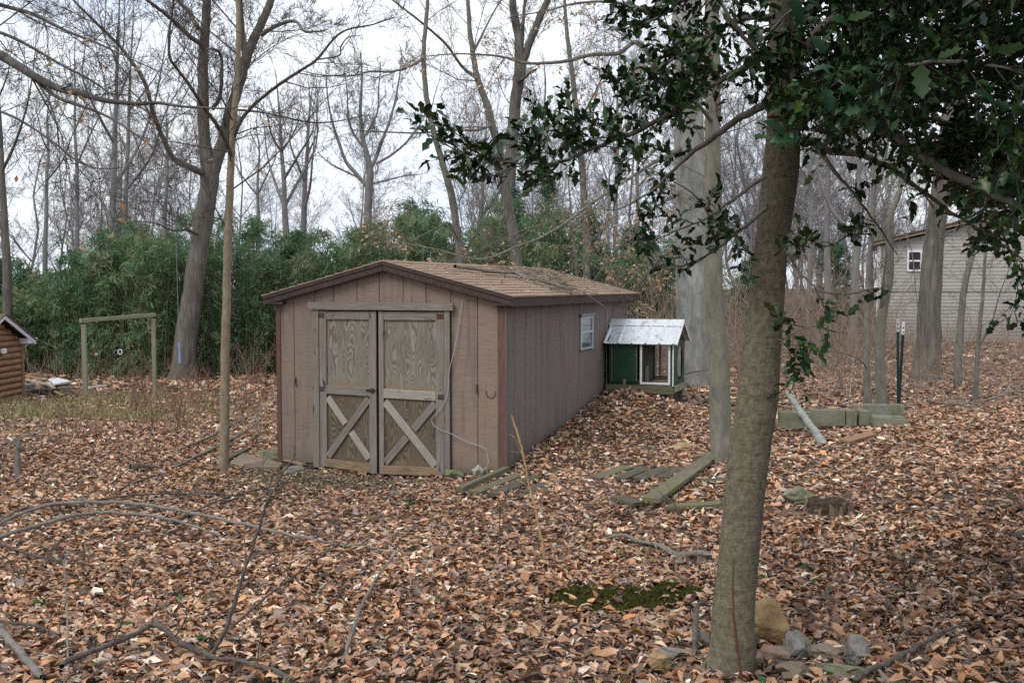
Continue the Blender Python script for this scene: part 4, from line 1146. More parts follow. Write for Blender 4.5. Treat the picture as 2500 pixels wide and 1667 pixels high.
def merge(parts):
    V = []; F = {}; T = []; b = 0
    for v, fs, t in parts:
        V.append(v); T.append(t)
        for f in fs: F.setdefault(f.shape[1], []).append(f + b)
        b += len(v)
    return np.concatenate(V), [np.concatenate(f) for f in F.values()], np.concatenate(T)
def pick(palette, wts, n, var=.18, rng=NR):
    p = np.array(palette); c = p[rng.choice(len(p), n, p=np.array(wts) / sum(wts))]
    return np.clip(c * rng.normal(1, var, (n, 1)).clip(.5, 1.6) * rng.normal(1, .028, (n, 3)), .004, .9)
def rnd_dirs(n, rng=NR):
    v = rng.normal(size=(n, 3)); return v / np.linalg.norm(v, axis=1, keepdims=True)

# ------------------------------------------------------------------ bare trees
def px_pts(spec):
    """(px, py, depth, width in px) -> points and radii"""
    pts = [P(a, b, y) for a, b, y, w in spec]; rad = [w * .465 / FPX * y for a, b, y, w in spec]
    return pts, rad
def rough_trunk(name, pl, rl, sides, mat, parent, origin, amp=.08, knots=(), seed=0):
    """a trunk with uneven cross-section; knots: (index, angle, size)"""
    tb = Tubes(); tb.add(pl, rl, sides); v, f = tb.arrays(origin)
    n = len(pl); v = v.reshape(n, sides, 3); c = np.array([tuple(p - Vector(origin)) for p in pl])
    off = Vector((seed * 3.1, seed * 1.7, 0))
    for i in range(n):
        r = rl[i]
        for j in range(sides):
            d = v[i, j] - c[i]; q = Vector(v[i, j])
            k = 1 + amp * (mnoise.noise(Vector((q.x / r * .6, q.y / r * .6, q.z / r * .22)) + off) + .35 * mnoise.noise(Vector((q.x / r * 1.7, q.y / r * 1.7, q.z / r * 1.2)) + off))
            for (ki, ka, ks) in knots:
                da = (2 * math.pi * j / sides - ka + math.pi) % (2 * math.pi) - math.pi
                k += ks * math.exp(-((i - ki) / 1.6) ** 2 - (da / .45) ** 2)
            v[i, j] = c[i] + d * k
    return meshobj(name, np_mesh(name, v.reshape(-1, 3), f, mat, smooth=True), parent)
def bare_tree(name, label, stems, mat='bark_grey', tmat='twig_near', seed=1, kids=7, levels=3, ratio=.34, up=.10, wander=.25, ang=(.45, 1.1),
              cat='tree', group=None, sides=10, tw_from=(.3, 1.0), rmin=.005, amp=.06, tan=None, twig_r=None, trunk_twigs=True, lmat=None):
    rng = random.Random(seed)
    pts, rad = px_pts(stems[0]); g0 = h1(pts[0].x, pts[0].y)
    if pts[0].z > g0 + .08:
        stems = [[(px0 - (stems[0][1][0] - px0) * .25, 700 + (CAMZ - g0 + .1) / yy0 * FPX, yy0, w0 * 1.25) for px0, py0, yy0, w0 in stems[0][:1]] + list(stems[0])] + list(stems[1:])
    pts, rad = px_pts(stems[0]); base = pts[0].copy(); base.z = g0
    root = empty(name, base, 0, label, cat, group)
    tw = Tubes(); tips = []; lmat = lmat or mat
    for k, st in enumerate(stems):
        pts, rad = px_pts(st)
        n = max(10, 5 * len(pts)); pl, rl = smooth_line(pts, rad, n); pl = wobble(pl, .25 * min(rl), rng, 1)
        if k == 0: rough_trunk('trunk', pl, rl, sides, mat, root, base, amp, seed=seed)
        else: rough_trunk('limb', pl, rl, max(6, sides - 3), lmat, root, base, amp, seed=seed + k)
        if k == 0 and not trunk_twigs: continue
        Lc = sum((pl[i + 1] - pl[i]).length for i in range(n - 1))
        spawn(tw, pl, [min(r, twig_r or r) for r in rl], 0, levels, rng, up, wander, max(4, int(kids * min(1.6, .6 + Lc / 6))), ratio, ang, rmin, tips, min(max(Lc, 2.0), 7.0), tw_from[0] if k == 0 else .12, tw_from[1])
    tw.build('crown', tmat, root, base)
    if tan:
        tan_leaves(root, base, tips, tan, rng)
    return root
TANL = [leaf_grid(2, .26, 1.2, .5), leaf_grid(2, .22, -1.0, .7, .6)]
def tan_leaves(root, base, tips, n, rng, size=(.06, .10), name='dry_leaves', keep=None):
    ps = []; ax = []
    cand = tips if keep is None else [t for t in tips if keep(t[0][-1])]
    if not cand: return
    for _ in range(n):
        pts, d = rng.choice(cand); i = rng.randrange(1, len(pts)); p = pts[i].lerp(pts[i - 1], rng.random())
        ps.append(tuple(p - Vector(base))); q = rvec(rng); q.z = -abs(q.z) * .6 - .15; ax.append(tuple((q + d * .6).normalized()))
    ps = np.array(ps); ax = np.array(ax); sc = NR.uniform(*size, len(ps))
    v, f, t = leaf_batch(TANL, ps + ax * sc[:, None] * .5, ax, rnd_dirs(len(ps)) + [0, 0, .8], sc, pick([(.50, .34, .20), (.56, .42, .28), (.40, .24, .13)], [3, 2, 2], len(ps)))
    o = meshobj(name, np_mesh(name, v, f, 'tan_leaf', t), root); o['kind'] = 'stuff'

GB = lambda px, py: float(gp(px, py).y)
# large oak in front of the bamboo (left)
Yo = GB(445, 927)
bare_tree('oak_tree', 'large leaning grey oak rising before the bamboo beside the swing frame', [
    [(440, 935, Yo, 82), (446, 905, Yo, 66), (455, 820, Yo, 56), (468, 730, Yo, 53), (480, 650, Yo, 50), (494, 560, Yo, 48), (508, 470, Yo, 46), (512, 430, Yo, 50), (505, 380, Yo, 34), (498, 330, Yo, 31), (496, 240, Yo, 29), (495, 166, Yo, 27), (500, 90, Yo, 25), (504, 0, Yo, 22), (500, -160, Yo, 16), (512, -330, Yo, 8)],
    [(514, 440, Yo, 36), (530, 390, Yo, 34), (545, 345, Yo, 32), (566, 265, Yo, 29), (590, 180, Yo, 28), (604, 133, Yo, 27), (630, 75, Yo, 22), (655, 20, Yo, 20), (690, -80, Yo, 15), (720, -220, Yo, 8)],
    [(600, 145, Yo, 18), (592, 90, Yo, 16), (586, 20, Yo, 15), (578, -100, Yo, 10), (585, -220, Yo, 5)],
    [(640, 85, Yo - 1, 12), (662, 70, Yo - 2, 11), (700, 54, Yo - 2, 9), (725, 55, Yo - 2.5, 8), (742, 76, Yo - 3, 7), (770, 78, Yo - 3, 5), (800, 72, Yo - 3, 3)],
    [(500, 425, Yo, 18), (462, 408, Yo - 1, 16), (425, 388, Yo - 1.5, 14), (395, 330, Yo - 2, 12), (375, 280, Yo - 2.5, 11), (352, 200, Yo - 3, 10), (300, 122, Yo - 3, 8), (240, 62, Yo - 3.5, 7), (178, 0, Yo - 4, 5), (120, -60, Yo - 4, 3)],
    [(497, 112, Yo, 13), (462, 88, Yo - 1, 12), (410, 40, Yo - 2, 10), (352, -5, Yo - 3, 8), (290, -60, Yo - 3, 5)],
    [(484, 70, Yo, 12), (460, 30, Yo + 1, 11), (435, 0, Yo + 1.5, 9), (400, -60, Yo + 2, 5)],
    [(520, 265, Yo, 12), (538, 230, Yo - .6, 10), (540, 140, Yo - 1, 8), (520, 120, Yo - 1.5, 6), (500, 122, Yo - 2, 4)],
    [(482, 572, Yo - .4, 9), (455, 561, Yo - 1.4, 7), (420, 562, Yo - 2.2, 5), (380, 545, Yo - 3, 4), (330, 540, Yo - 3.2, 3)]],
    'bark_oak', 'twig_dark', 5, 11, 3, .32, .04, .34, sides=14, tw_from=(.42, 1), rmin=.0045, amp=.10, twig_r=.06)
# rope with blue tape hanging beside the oak
tb = Tubes(); a = P(426, 395, Yo - 1.5); b = P(437, 836, Yo - 1.2)
t = empty('rope_swing', a, 0, 'thin rope with blue tape hanging beside the oak trunk', 'rope')
pl, rl = smooth_line([a, P(431, 620, Yo - 1.35), b], [.008] * 3, 10); tb.add(pl, rl, 4); tb.build('rope', 'rope', t, a)
tb = Tubes(); tb.add([b, P(438, 850, Yo - 1.2), P(439, 886, Yo - 1.2)], [.035, .022, .03], 6); tb.build('tape', 'blue_tape', t, a)

# thin young beech beside the shed front (left)
Ys = GB(545, 1153)
bare_tree('young_tree', 'slim young tree with smooth tan bark left of the shed', [
    [(543, 1160, Ys, 32), (546, 1135, Ys, 27), (549, 1050, Ys, 25), (549, 950, Ys, 24), (550, 850, Ys, 23.5), (553, 750, Ys, 22), (555, 650, Ys, 21), (557, 560, Ys, 21), (561, 470, Ys, 20), (564, 400, Ys, 19), (568, 320, Ys, 18), (575, 240, Ys, 16), (581, 150, Ys, 14), (582, 60, Ys, 12), (581, 0, Ys, 11), (575, -150, Ys, 8), (585, -300, Ys, 4)],
    [(566, 385, Ys, 11), (545, 330, Ys - .3, 11), (520, 292, Ys - .5, 10), (497, 262, Ys - .7, 9.5), (460, 205, Ys - 1, 8.5), (430, 165, Ys - 1.2, 8), (414, 140, Ys - 1.4, 7), (413, 85, Ys - 1.5, 6), (423, 0, Ys - 1.6, 5), (420, -100, Ys - 1.7, 3)],
    [(571, 335, Ys, 11), (590, 292, Ys - .1, 10), (625, 252, Ys - .3, 9), (680, 208, Ys - .6, 8.5), (730, 175, Ys - .8, 8), (774, 145, Ys - 1, 7), (815, 95, Ys - 1.2, 6), (850, 72, Ys - 1.4, 5), (905, 62, Ys - 1.6, 4), (964, 42, Ys - 1.8, 3)],
    [(774, 146, Ys - 1, 4.5), (828, 136, Ys - 1.2, 4), (832, 115, Ys - 1.3, 4), (850, 92, Ys - 1.4, 3), (880, 88, Ys - 1.5, 2)],
    [(575, 268, Ys, 6), (640, 275, Ys + .3, 5), (700, 288, Ys + .6, 4.5), (770, 300, Ys + .8, 4), (830, 295, Ys + 1, 3), (900, 280, Ys + 1.2, 2)],
    [(566, 372, Ys, 4), (520, 365, Ys - .5, 3.5), (430, 348, Ys - 1, 3), (370, 345, Ys - 1.4, 2)]],
    'bark_sapling', 'twig_dark', 8, 9, 3, .30, .05, .30, sides=12, tw_from=(.4, .95), rmin=.0022, amp=.04, twig_r=.02, lmat='bark_dark')

# limbs reaching in from a beech that stands outside the frame on the left
Yl = 9.5
bare_tree('beech_tree', 'beech outside the left edge with long grey limbs reaching into view', [
    [(-330, 1300, Yl, 130), (-320, 900, Yl, 118), (-310, 500, Yl, 112), (-300, 200, Yl, 108), (-290, -100, Yl, 95), (-270, -500, Yl, 60)],
    [(-300, -30, Yl, 44), (-160, 70, Yl - .3, 36), (-60, 118, Yl - .5, 30), (0, 136, Yl - .6, 26), (83, 186, Yl - .8, 21), (140, 215, Yl - .9, 19), (207, 232, Yl - 1, 16), (260, 246, Yl - 1, 14), (323, 253, Yl - 1, 11), (390, 252, Yl - 1, 9), (456, 261, Yl - 1, 7), (572, 266, Yl - 1, 4)],
    [(66, 178, Yl - .7, 10), (140, 238, Yl - .9, 9), (207, 262, Yl - 1, 8), (290, 300, Yl - 1.1, 6), (400, 380, Yl - 1.2, 4), (470, 420, Yl - 1.2, 2)],
    [(-300, -60, Yl, 30), (-120, -30, Yl + .5, 18), (0, 12, Yl + .6, 11), (80, 35, Yl + .6, 10), (160, 75, Yl + .6, 8), (235, 105, Yl + .6, 6), (300, 135, Yl + .6, 4), (420, 190, Yl + .5, 2)],
    [(-300, 40, Yl, 26), (-100, 60, Yl - .8, 14), (0, 80, Yl - 1, 9), (70, 112, Yl - 1, 8), (160, 165, Yl - 1, 6), (220, 195, Yl - 1, 5), (290, 245, Yl - 1, 3)],
    [(-300, 200, Yl, 24), (-120, 225, Yl - 1.2, 12), (0, 272, Yl - 1.4, 7), (60, 300, Yl - 1.4, 6), (140, 355, Yl - 1.4, 5), (190, 395, Yl - 1.4, 4), (250, 412, Yl - 1.4, 3), (330, 405, Yl - 1.4, 2)],
    [(83, 190, Yl - .8, 6), (115, 240, Yl - .9, 5), (138, 300, Yl - 1, 4), (150, 365, Yl - 1, 3), (225, 410, Yl - 1.1, 2.5), (290, 470, Yl - 1.2, 2), (300, 590, Yl - 1.3, 1.5)]],
    'bark_beech', 'twig_dark', 12, 10, 3, .30, .0, .30, sides=10, tw_from=(.8, 1), rmin=.0018, amp=.03, twig_r=.014, tan=60, trunk_twigs=False, lmat='bark_limb_backlit')

# sinuous stem and companions behind the shed
bare_tree('young_tree', 'sinuous thin tree directly behind the shed ridge', [
    [(1132, 800, 23, 24), (1128, 700, 23, 22), (1125, 634, 23, 21), (1115, 560, 23, 20), (1103, 480, 23, 19), (1082, 405, 23, 17), (1058, 320, 23, 15), (1042, 240, 23, 14), (1035, 166, 23, 13), (1034, 124, 23, 12), (1040, 50, 23, 11), (1044, -20, 23, 9), (1040, -140, 23, 6)],
    [(1034, 140, 23, 8), (1010, 158, 22.5, 7), (960, 175, 22, 6), (905, 175, 21.5, 5), (860, 186, 21, 4), (790, 184, 20.6, 3), (740, 175, 20.5, 2)],
    [(1050, 300, 23, 6), (1100, 318, 22.6, 5), (1150, 310, 22, 4), (1190, 312, 22, 3)],
    [(1120, 590, 23, 5), (1095, 545, 22.5, 4), (1060, 560, 22, 3), (1000, 590, 21.5, 2)]],
    'bark_grey', 'twig_near', 15, 9, 3, .28, .08, .28, sides=9, tw_from=(.3, 1), rmin=.003, amp=.05, twig_r=.02)
bare_tree('young_tree', 'slender tree behind the shed whose stem bends left in the sky', [
    [(1268, 800, 25, 34), (1264, 700, 25, 30), (1262, 640, 25, 28), (1248, 540, 25, 26), (1233, 448, 25, 24), (1222, 380, 25, 22), (1202, 305, 25, 20), (1185, 245, 25, 18), (1166, 192, 25, 16), (1153, 120, 25, 14), (1146, 60, 25, 12), (1142, 0, 25, 10), (1130, -120, 25, 6)],
    [(1166, 192, 25, 10), (1130, 165, 24.5, 8), (1090, 110, 24, 7), (1040, 65, 23.5, 6), (990, 25, 23, 5), (930, -20, 23, 3)],
    [(1202, 305, 25, 8), (1165, 318, 24.5, 7), (1100, 318, 24, 6), (1020, 325, 23.6, 5), (930, 322, 23.3, 4), (860, 318, 23, 3)],
    [(1155, 130, 25, 7), (1180, 80, 25.5, 6), (1200, 40, 26, 5), (1230, -10, 26, 3)],
    [(1255, 590, 25, 6), (1295, 560, 24.5, 5), (1350, 500, 24, 4), (1400, 460, 24, 2.5)]],
    'bark_grey', 'twig_near', 17, 9, 3, .28, .08, .28, sides=9, tw_from=(.25, 1), rmin=.003, amp=.05, twig_r=.022)
bare_tree('tall_tree', 'tall forked grey tree beyond the right half of the shed roof', [
    [(1232, 790, 38, 40), (1236, 640, 38, 34), (1240, 520, 38, 33), (1246, 420, 38, 32), (1252, 320, 38, 31), (1262, 220, 38, 30), (1270, 165, 38, 32), (1266, 100, 38, 22), (1257, 45, 38, 20), (1250, -10, 38, 18), (1245, -160, 38, 10)],
    [(1270, 170, 38, 22), (1290, 115, 38, 20), (1312, 58, 38, 19), (1338, -5, 38, 17), (1370, -120, 38, 9)],
    [(1264, 200, 38, 10), (1282, 190, 37, 8), (1296, 176, 36.6, 6), (1312, 168, 36.4, 4)],
    [(1272, 150, 38, 12), (1276, 70, 39, 10), (1282, 0, 39.5, 8), (1290, -90, 40, 5)]],
    'bark_oak', 'twig_dark', 19, 9, 3, .28, .10, .28, sides=10, tw_from=(.4, 1), rmin=.006, amp=.08, twig_r=.05)
bare_tree('tall_tree', 'thin straight tree right of the tall forked one', [
    [(1436, 800, 34, 22), (1433, 670, 34, 20), (1428, 520, 34, 18), (1420, 400, 34, 17), (1408, 290, 34, 15), (1397, 180, 34, 13), (1385, 90, 34, 11), (1378, 0, 34, 8), (1372, -120, 34, 5)],
    [(1410, 300, 34, 6), (1440, 250, 33.6, 5), (1470, 190, 33.4, 4), (1500, 120, 33.2, 3)],
    [(1420, 400, 34, 6), (1390, 350, 33.6, 5), (1350, 310, 33.4, 3)]],
    'bark_grey', 'twig_near', 21, 9, 3, .26, .10, .28, sides=8, rmin=.005, twig_r=.03)
# big smooth beech behind the coop
bare_tree('beech_tree', 'thick pale smooth beech trunk standing behind the coop', [
    [(1690, 985, 20.6, 150), (1691, 940, 20.6, 108), (1692, 860, 20.6, 94), (1691, 760, 20.6, 88), (1690, 640, 20.6, 85), (1687, 520, 20.6, 80), (1683, 400, 20.6, 76), (1680, 260, 20.6, 74), (1677, 120, 20.6, 72), (1672, 0, 20.6, 70), (1668, -200, 20.6, 52), (1675, -480, 20.6, 24)],
    [(1662, 230, 20.6, 26), (1620, 185, 20, 20), (1595, 150, 19.7, 16), (1570, 112, 19.5, 13), (1545, 105, 19.4, 12), (1510, 130, 19.3, 11), (1446, 134, 19.2, 10), (1380, 150, 19, 9), (1320, 155, 18.9, 8), (1277, 154, 18.8, 7), (1230, 140, 18.7, 6), (1179, 134, 18.6, 5), (1110, 132, 18.5, 4), (1040, 138, 18.5, 2.5)],
    [(1665, 360, 20.6, 16), (1632, 378, 19.8, 11), (1598, 396, 19.4, 9), (1530, 440, 19, 8), (1450, 492, 18.6, 7.5), (1380, 545, 18.3, 7), (1320, 580, 18, 6), (1262, 602, 17.8, 5.5), (1200, 628, 17.5, 5), (1150, 632, 17.3, 4), (1080, 612, 17.2, 4), (1000, 596, 17, 3), (900, 570, 17, 2)],
    [(1660, 100, 20.6, 16), (1610, 50, 20, 11), (1560, 20, 19.5, 9), (1480, 5, 19.2, 7), (1400, 10, 19, 6), (1330, 28, 18.8, 4), (1250, 40, 18.8, 3)],
    [(1662, 470, 20.6, 10), (1610, 500, 19.6, 8), (1540, 560, 19.2, 6), (1480, 640, 19, 4), (1440, 700, 19, 2.5)],
    [(1662, 600, 20.6, 8), (1610, 630, 19.6, 6), (1560, 690, 19.4, 4), (1520, 740, 19.3, 2.5)]],
    'bark_beech', 'twig_near', 25, 8, 3, .26, .02, .30, sides=16, tw_from=(.75, 1), rmin=.0026, amp=.03, twig_r=.018, tan=1500, lmat='bark_grey')
bare_tree('beech_sapling', 'beech sapling full of dry tan leaves by the rear shed corner', [
    [(1598, 900, 22, 11), (1596, 800, 22, 9), (1590, 700, 22, 8), (1578, 600, 22, 7), (1560, 500, 22, 5), (1550, 420, 22, 3)],
    [(1594, 760, 22, 5), (1620, 700, 21.6, 4), (1640, 640, 21.5, 3)], [(1590, 700, 22, 5), (1550, 670, 21.8, 4), (1500, 650, 21.6, 3)],
    [(1582, 630, 22, 4), (1540, 590, 22, 3.5), (1490, 570, 22, 2.5)], [(1596, 800, 22, 4), (1560, 770, 21.7, 3), (1530, 750, 21.5, 2)], [(1570, 560, 22, 4), (1610, 520, 22, 3), (1640, 470, 22, 2)]],
    'bark_grey', 'twig_near', 61, 7, 2, .30, .02, .3, sides=7, tw_from=(.2, 1), rmin=.003, twig_r=.012, tan=520)
bare_tree('beech_sapling', 'beech sapling with pale dry leaves above the shed roof end', [
    [(1420, 900, 25, 12), (1416, 760, 25, 10), (1405, 640, 25, 8), (1396, 540, 25, 6), (1388, 440, 25, 3)],
    [(1408, 660, 25, 5), (1450, 610, 24.8, 4), (1500, 590, 24.6, 2.5)], [(1404, 630, 25, 5), (1360, 600, 24.6, 4), (1310, 590, 24.4, 2.5)],
    [(1398, 560, 25, 4), (1440, 520, 24.6, 3), (1480, 470, 24.4, 2)], [(1398, 560, 25, 4), (1350, 530, 24.6, 3), (1300, 520, 24.4, 2)]],
    'bark_grey', 'twig_near', 63, 7, 2, .30, .02, .3, sides=7, tw_from=(.3, 1), rmin=.0035, twig_r=.014, tan=300)
# slender tree before it
Yh = GB(1766, 1132)
bare_tree('slender_tree', 'slender grey tree standing between the planks and the holly trunk', [
    [(1768, 1142, Yh, 78), (1765, 1110, Yh, 64), (1760, 1040, Yh, 58), (1758, 960, Yh, 55), (1755, 880, Yh, 54), (1748, 800, Yh, 50), (1744, 720, Yh, 48), (1742, 620, Yh, 46), (1741, 500, Yh, 44), (1740, 380, Yh, 42), (1740, 260, Yh, 41), (1739, 120, Yh, 39), (1737, 0, Yh, 37), (1735, -200, Yh, 28), (1740, -420, Yh, 14)],
    [(1741, 300, Yh, 12), (1700, 250, Yh - .4, 9), (1640, 180, Yh - .7, 7), (1570, 120, Yh - .9, 5), (1480, 60, Yh - 1, 3)],
    [(1742, 540, Yh, 8), (1700, 480, Yh - .4, 6), (1640, 440, Yh - .6, 4), (1560, 400, Yh - .7, 2.5)]],
    'bark_slender', 'twig_near', 27, 8, 3, .24, .05, .28, sides=14, tw_from=(.45, .9), rmin=.002, amp=.06, twig_r=.014)

# trees on the right
bare_tree('oak_tree', 'stout rough-barked tree before the beige house', [
    [(2262, 945, 22, 116), (2262, 915, 22, 84), (2266, 850, 22, 66), (2268, 760, 22, 58), (2274, 660, 22, 54), (2284, 560, 22, 52), (2297, 470, 22, 50), (2310, 380, 22, 48), (2322, 280, 22, 46), (2335, 150, 22, 42), (2345, 0, 22, 38), (2360, -200, 22, 24), (2370, -400, 22, 10)],
    [(2318, 330, 22, 16), (2270, 260, 21.6, 13), (2220, 180, 21.3, 10), (2180, 90, 21, 7), (2150, 0, 21, 4)],
    [(2325, 270, 22, 18), (2390, 200, 21.6, 13), (2450, 120, 21.4, 10), (2520, 30, 21, 6)],
    [(2290, 520, 22, 6), (2250, 470, 21.6, 5), (2200, 440, 21.3, 3)], [(2280, 600, 22, 5), (2330, 560, 21.6, 4), (2400, 540, 21.3, 2.5)]],
    'bark_oak', 'twig_near', 31, 9, 3, .27, .05, .28, sides=14, tw_from=(.4, 1), rmin=.004, amp=.09, twig_r=.03)
bare_tree('young_tree', 'kinked young tree left of the stout tree by the steel posts', [
    [(2152, 1008, 16, 38), (2151, 960, 16, 30), (2148, 856, 16, 26), (2152, 790, 16, 25), (2158, 745, 16, 24), (2170, 690, 16, 22), (2173, 640, 16, 20), (2172, 560, 16, 20), (2174, 524, 16, 20), (2184, 500, 16, 14), (2196, 470, 16, 12), (2205, 400, 16, 11), (2215, 300, 16, 9), (2230, 180, 16, 6)],
    [(2150, 760, 16, 8), (2156, 690, 15.8, 7), (2164, 610, 15.7, 5), (2150, 540, 15.6, 3)],
    [(2176, 590, 16, 4), (2200, 560, 15.8, 4), (2225, 610, 15.6, 3), (2235, 700, 15.5, 3), (2245, 800, 15.5, 2)]],
    'bark_slender', 'twig_near', 33, 9, 3, .22, .05, .3, sides=9, tw_from=(.4, 1), rmin=.002, twig_r=.012)
bare_tree('young_tree', 'straight thin trunk just left of the kinked young tree', [
    [(2118, 1000, 15.5, 26), (2117, 940, 15.5, 20), (2116, 850, 15.5, 18), (2117, 760, 15.5, 17), (2122, 660, 15.5, 15), (2128, 560, 15.5, 13), (2136, 430, 15.5, 11), (2142, 300, 15.5, 8)],
    [(2117, 900, 15.5, 4), (2100, 880, 15.2, 3.5), (2060, 862, 15, 3), (2000, 858, 14.8, 2)]],
    'bark_grey', 'twig_near', 35, 9, 3, .22, .06, .3, sides=8, rmin=.002, twig_r=.01)
bare_tree('young_tree', 'curved thin tree standing right of the stout tree', [
    [(2338, 940, 20, 24), (2340, 880, 20, 20), (2346, 780, 20, 18), (2356, 690, 20, 17), (2370, 640, 20, 15), (2374, 600, 20, 14), (2364, 540, 20, 13), (2368, 460, 20, 11), (2380, 360, 20, 9), (2390, 200, 20, 6)],
    [(2372, 625, 20, 6), (2400, 600, 19.6, 5), (2410, 540, 19.4, 4), (2430, 470, 19.2, 3)]],
    'bark_grey', 'twig_near', 37, 9, 3, .24, .05, .3, sides=8, rmin=.0025, twig_r=.014)
bare_tree('young_tree', 'thin forked sapling before the beige siding at the right edge', [
    [(2382, 1000, 17, 14), (2384, 900, 17, 12), (2392, 800, 17, 10), (2400, 720, 17, 9), (2404, 640, 17, 8), (2412, 560, 17, 6), (2425, 460, 17, 4)],
    [(2388, 850, 17, 5), (2420, 790, 16.8, 4), (2440, 720, 16.6, 3), (2470, 640, 16.4, 2)]],
    'bark_grey', 'twig_near', 39, 9, 3, .26, .05, .3, sides=7, rmin=.002, twig_r=.008)
# mid-distance trees against the sky
def mid(px, base_y, Y, w, top, lean, label, seed, limbs=4, name='tall_tree', kids=6, lv=3, spread=1.0, fork=.45, mat='bark_far_hazed', tm='twig_far_hazed', grp='bare trees beyond the bamboo'):
    rng = random.Random(seed); H = base_y - top
    tr = []
    for i in range(8):
        f = i / 7; tr.append((px + lean * f + rng.uniform(-5, 5) * f, base_y - H * f, Y, w * .76 * (1.08 * (1 - f) ** .85 + .06)))
    st = [tr]
    for k in range(limbs):
        f = fork + (.85 - fork) * (k + rng.random() * .6) / limbs; i = int(f * 7); b = tr[i]
        s = (-1 if k % 2 else 1) * rng.uniform(.6, 1.2) * spread; yy = Y + rng.uniform(-2, 2)
        L = H * (1.05 - f) * rng.uniform(.75, 1.05)
        st.append([(b[0], b[1], Y, b[3] * .66), (b[0] + s * L * .14, b[1] - L * .2, (Y + yy) / 2, b[3] * .5), (b[0] + s * L * (.26 + rng.uniform(-.06, .06)), b[1] - L * .45, yy, b[3] * .34), (b[0] + s * L * (.32 + rng.uniform(-.08, .08)), b[1] - L * .72, yy, b[3] * .2), (b[0] + s * L * .36, b[1] - L, yy, b[3] * .07)])
    return bare_tree(name, label, st, mat, tm, seed, kids, lv, .30, .12, .26, (.35, 1.0), 'tree', grp, 8, (.3, 1), .0055, .05, None, .06)
mid(704, 640, 52, 22, 170, -30, 'bare tree with several upright stems left of the fan-shaped crown', 41, 6, spread=.8, fork=.25)
mid(738, 640, 54, 22, 190, 18, 'narrow upright bare tree between two broader crowns', 42, 4, spread=.6, fork=.35)
mid(268, 660, 46, 24, -60, 30, 'tall bare tree left of the big oak, taller of the pair', 44, 4, fork=.4)
mid(300, 660, 48, 18, -20, 30, 'thin bare tree close beside the tall one left of the oak', 45, 4, fork=.35)
mid(190, 660, 44, 16, 60, -10, 'thin bare tree between the left edge and the oak', 46, 4)
mid(18, 690, 34, 28, 60, -30, 'dark trunk at the left edge before the woods', 47, 3, kids=7, fork=.5, mat='bark_oak', tm='twig_dark')
mid(110, 660, 42, 16, 150, 10, 'spindly tree second from the left edge', 48, 3)
mid(400, 640, 50, 14, 200, 14, 'spindly tree half hidden behind the oak limbs', 49, 3)
mid(630, 640, 56, 14, 260, 0, 'small bare tree just right of the slim young tree', 50, 4)
mid(1170, 640, 58, 20, 260, 16, 'bare tree with a leaning fork behind the slender pair', 51, 4, fork=.3)
mid(1340, 640, 50, 18, 120, -14, 'thin bare tree between the forked tree and the straight one', 52, 4)
mid(1500, 700, 40, 18, 60, 10, 'bare tree just left of the pale beech', 53, 4)
mid(1560, 700, 46, 16, 140, -10, 'thin bare tree half covered by the holly leaves', 54, 3)
mid(2020, 800, 36, 26, 0, 0, 'straight pale tree seen just right of the holly trunk', 55, 3, fork=.5)
mid(2085, 800, 34, 30, 40, 20, 'forked pale tree between the holly trunk and the house', 56, 5, fork=.3)
mid(2125, 800, 44, 18, 160, 6, 'thin tree by the left corner of the house', 57, 3)
mid(1975, 800, 42, 18, 180, 8, 'thin tree grazing the right side of the holly trunk', 58, 3)
# the fan-shaped crown
Yf = 52
bare_tree('fan_tree', 'bare tree with a wide fan-shaped crown in mid-sky', [
    [(898, 640, Yf, 28), (898, 530, Yf, 21), (900, 470, Yf, 20), (903, 420, Yf, 20), (894, 370, Yf, 13), (884, 330, Yf, 11), (880, 260, Yf, 8), (884, 190, Yf, 5), (880, 130, Yf, 3)],
    [(900, 460, Yf, 12), (870, 425, Yf, 11), (845, 395, Yf, 10), (828, 350, Yf, 9), (812, 300, Yf, 7), (800, 240, Yf, 5), (795, 170, Yf, 3)],
    [(903, 415, Yf, 13), (918, 385, Yf, 11), (932, 345, Yf, 10), (950, 300, Yf, 8), (964, 250, Yf, 6), (975, 190, Yf, 4), (980, 140, Yf, 2)],
    [(918, 400, Yf, 8), (950, 382, Yf, 7), (985, 355, Yf, 6), (1010, 325, Yf, 5), (1035, 290, Yf, 3)],
    [(893, 365, Yf, 8), (865, 330, Yf, 7), (850, 290, Yf, 6), (848, 230, Yf, 4), (840, 170, Yf, 2)],
    [(886, 340, Yf, 7), (905, 310, Yf, 6), (922, 270, Yf, 5), (925, 210, Yf, 4), (930, 150, Yf, 2)],
    [(905, 450, Yf, 6), (945, 440, Yf, 5), (985, 430, Yf, 4), (1030, 425, Yf, 2)],
    [(880, 435, Yf, 6), (845, 420, Yf, 5), (800, 395, Yf, 4), (775, 370, Yf, 2)]],
    'bark_far_hazed', 'twig_far_hazed', 43, 9, 3, .26, .10, .24, (.4, 1.0), sides=8, tw_from=(.5, 1), rmin=.006, amp=.04, twig_r=.06)

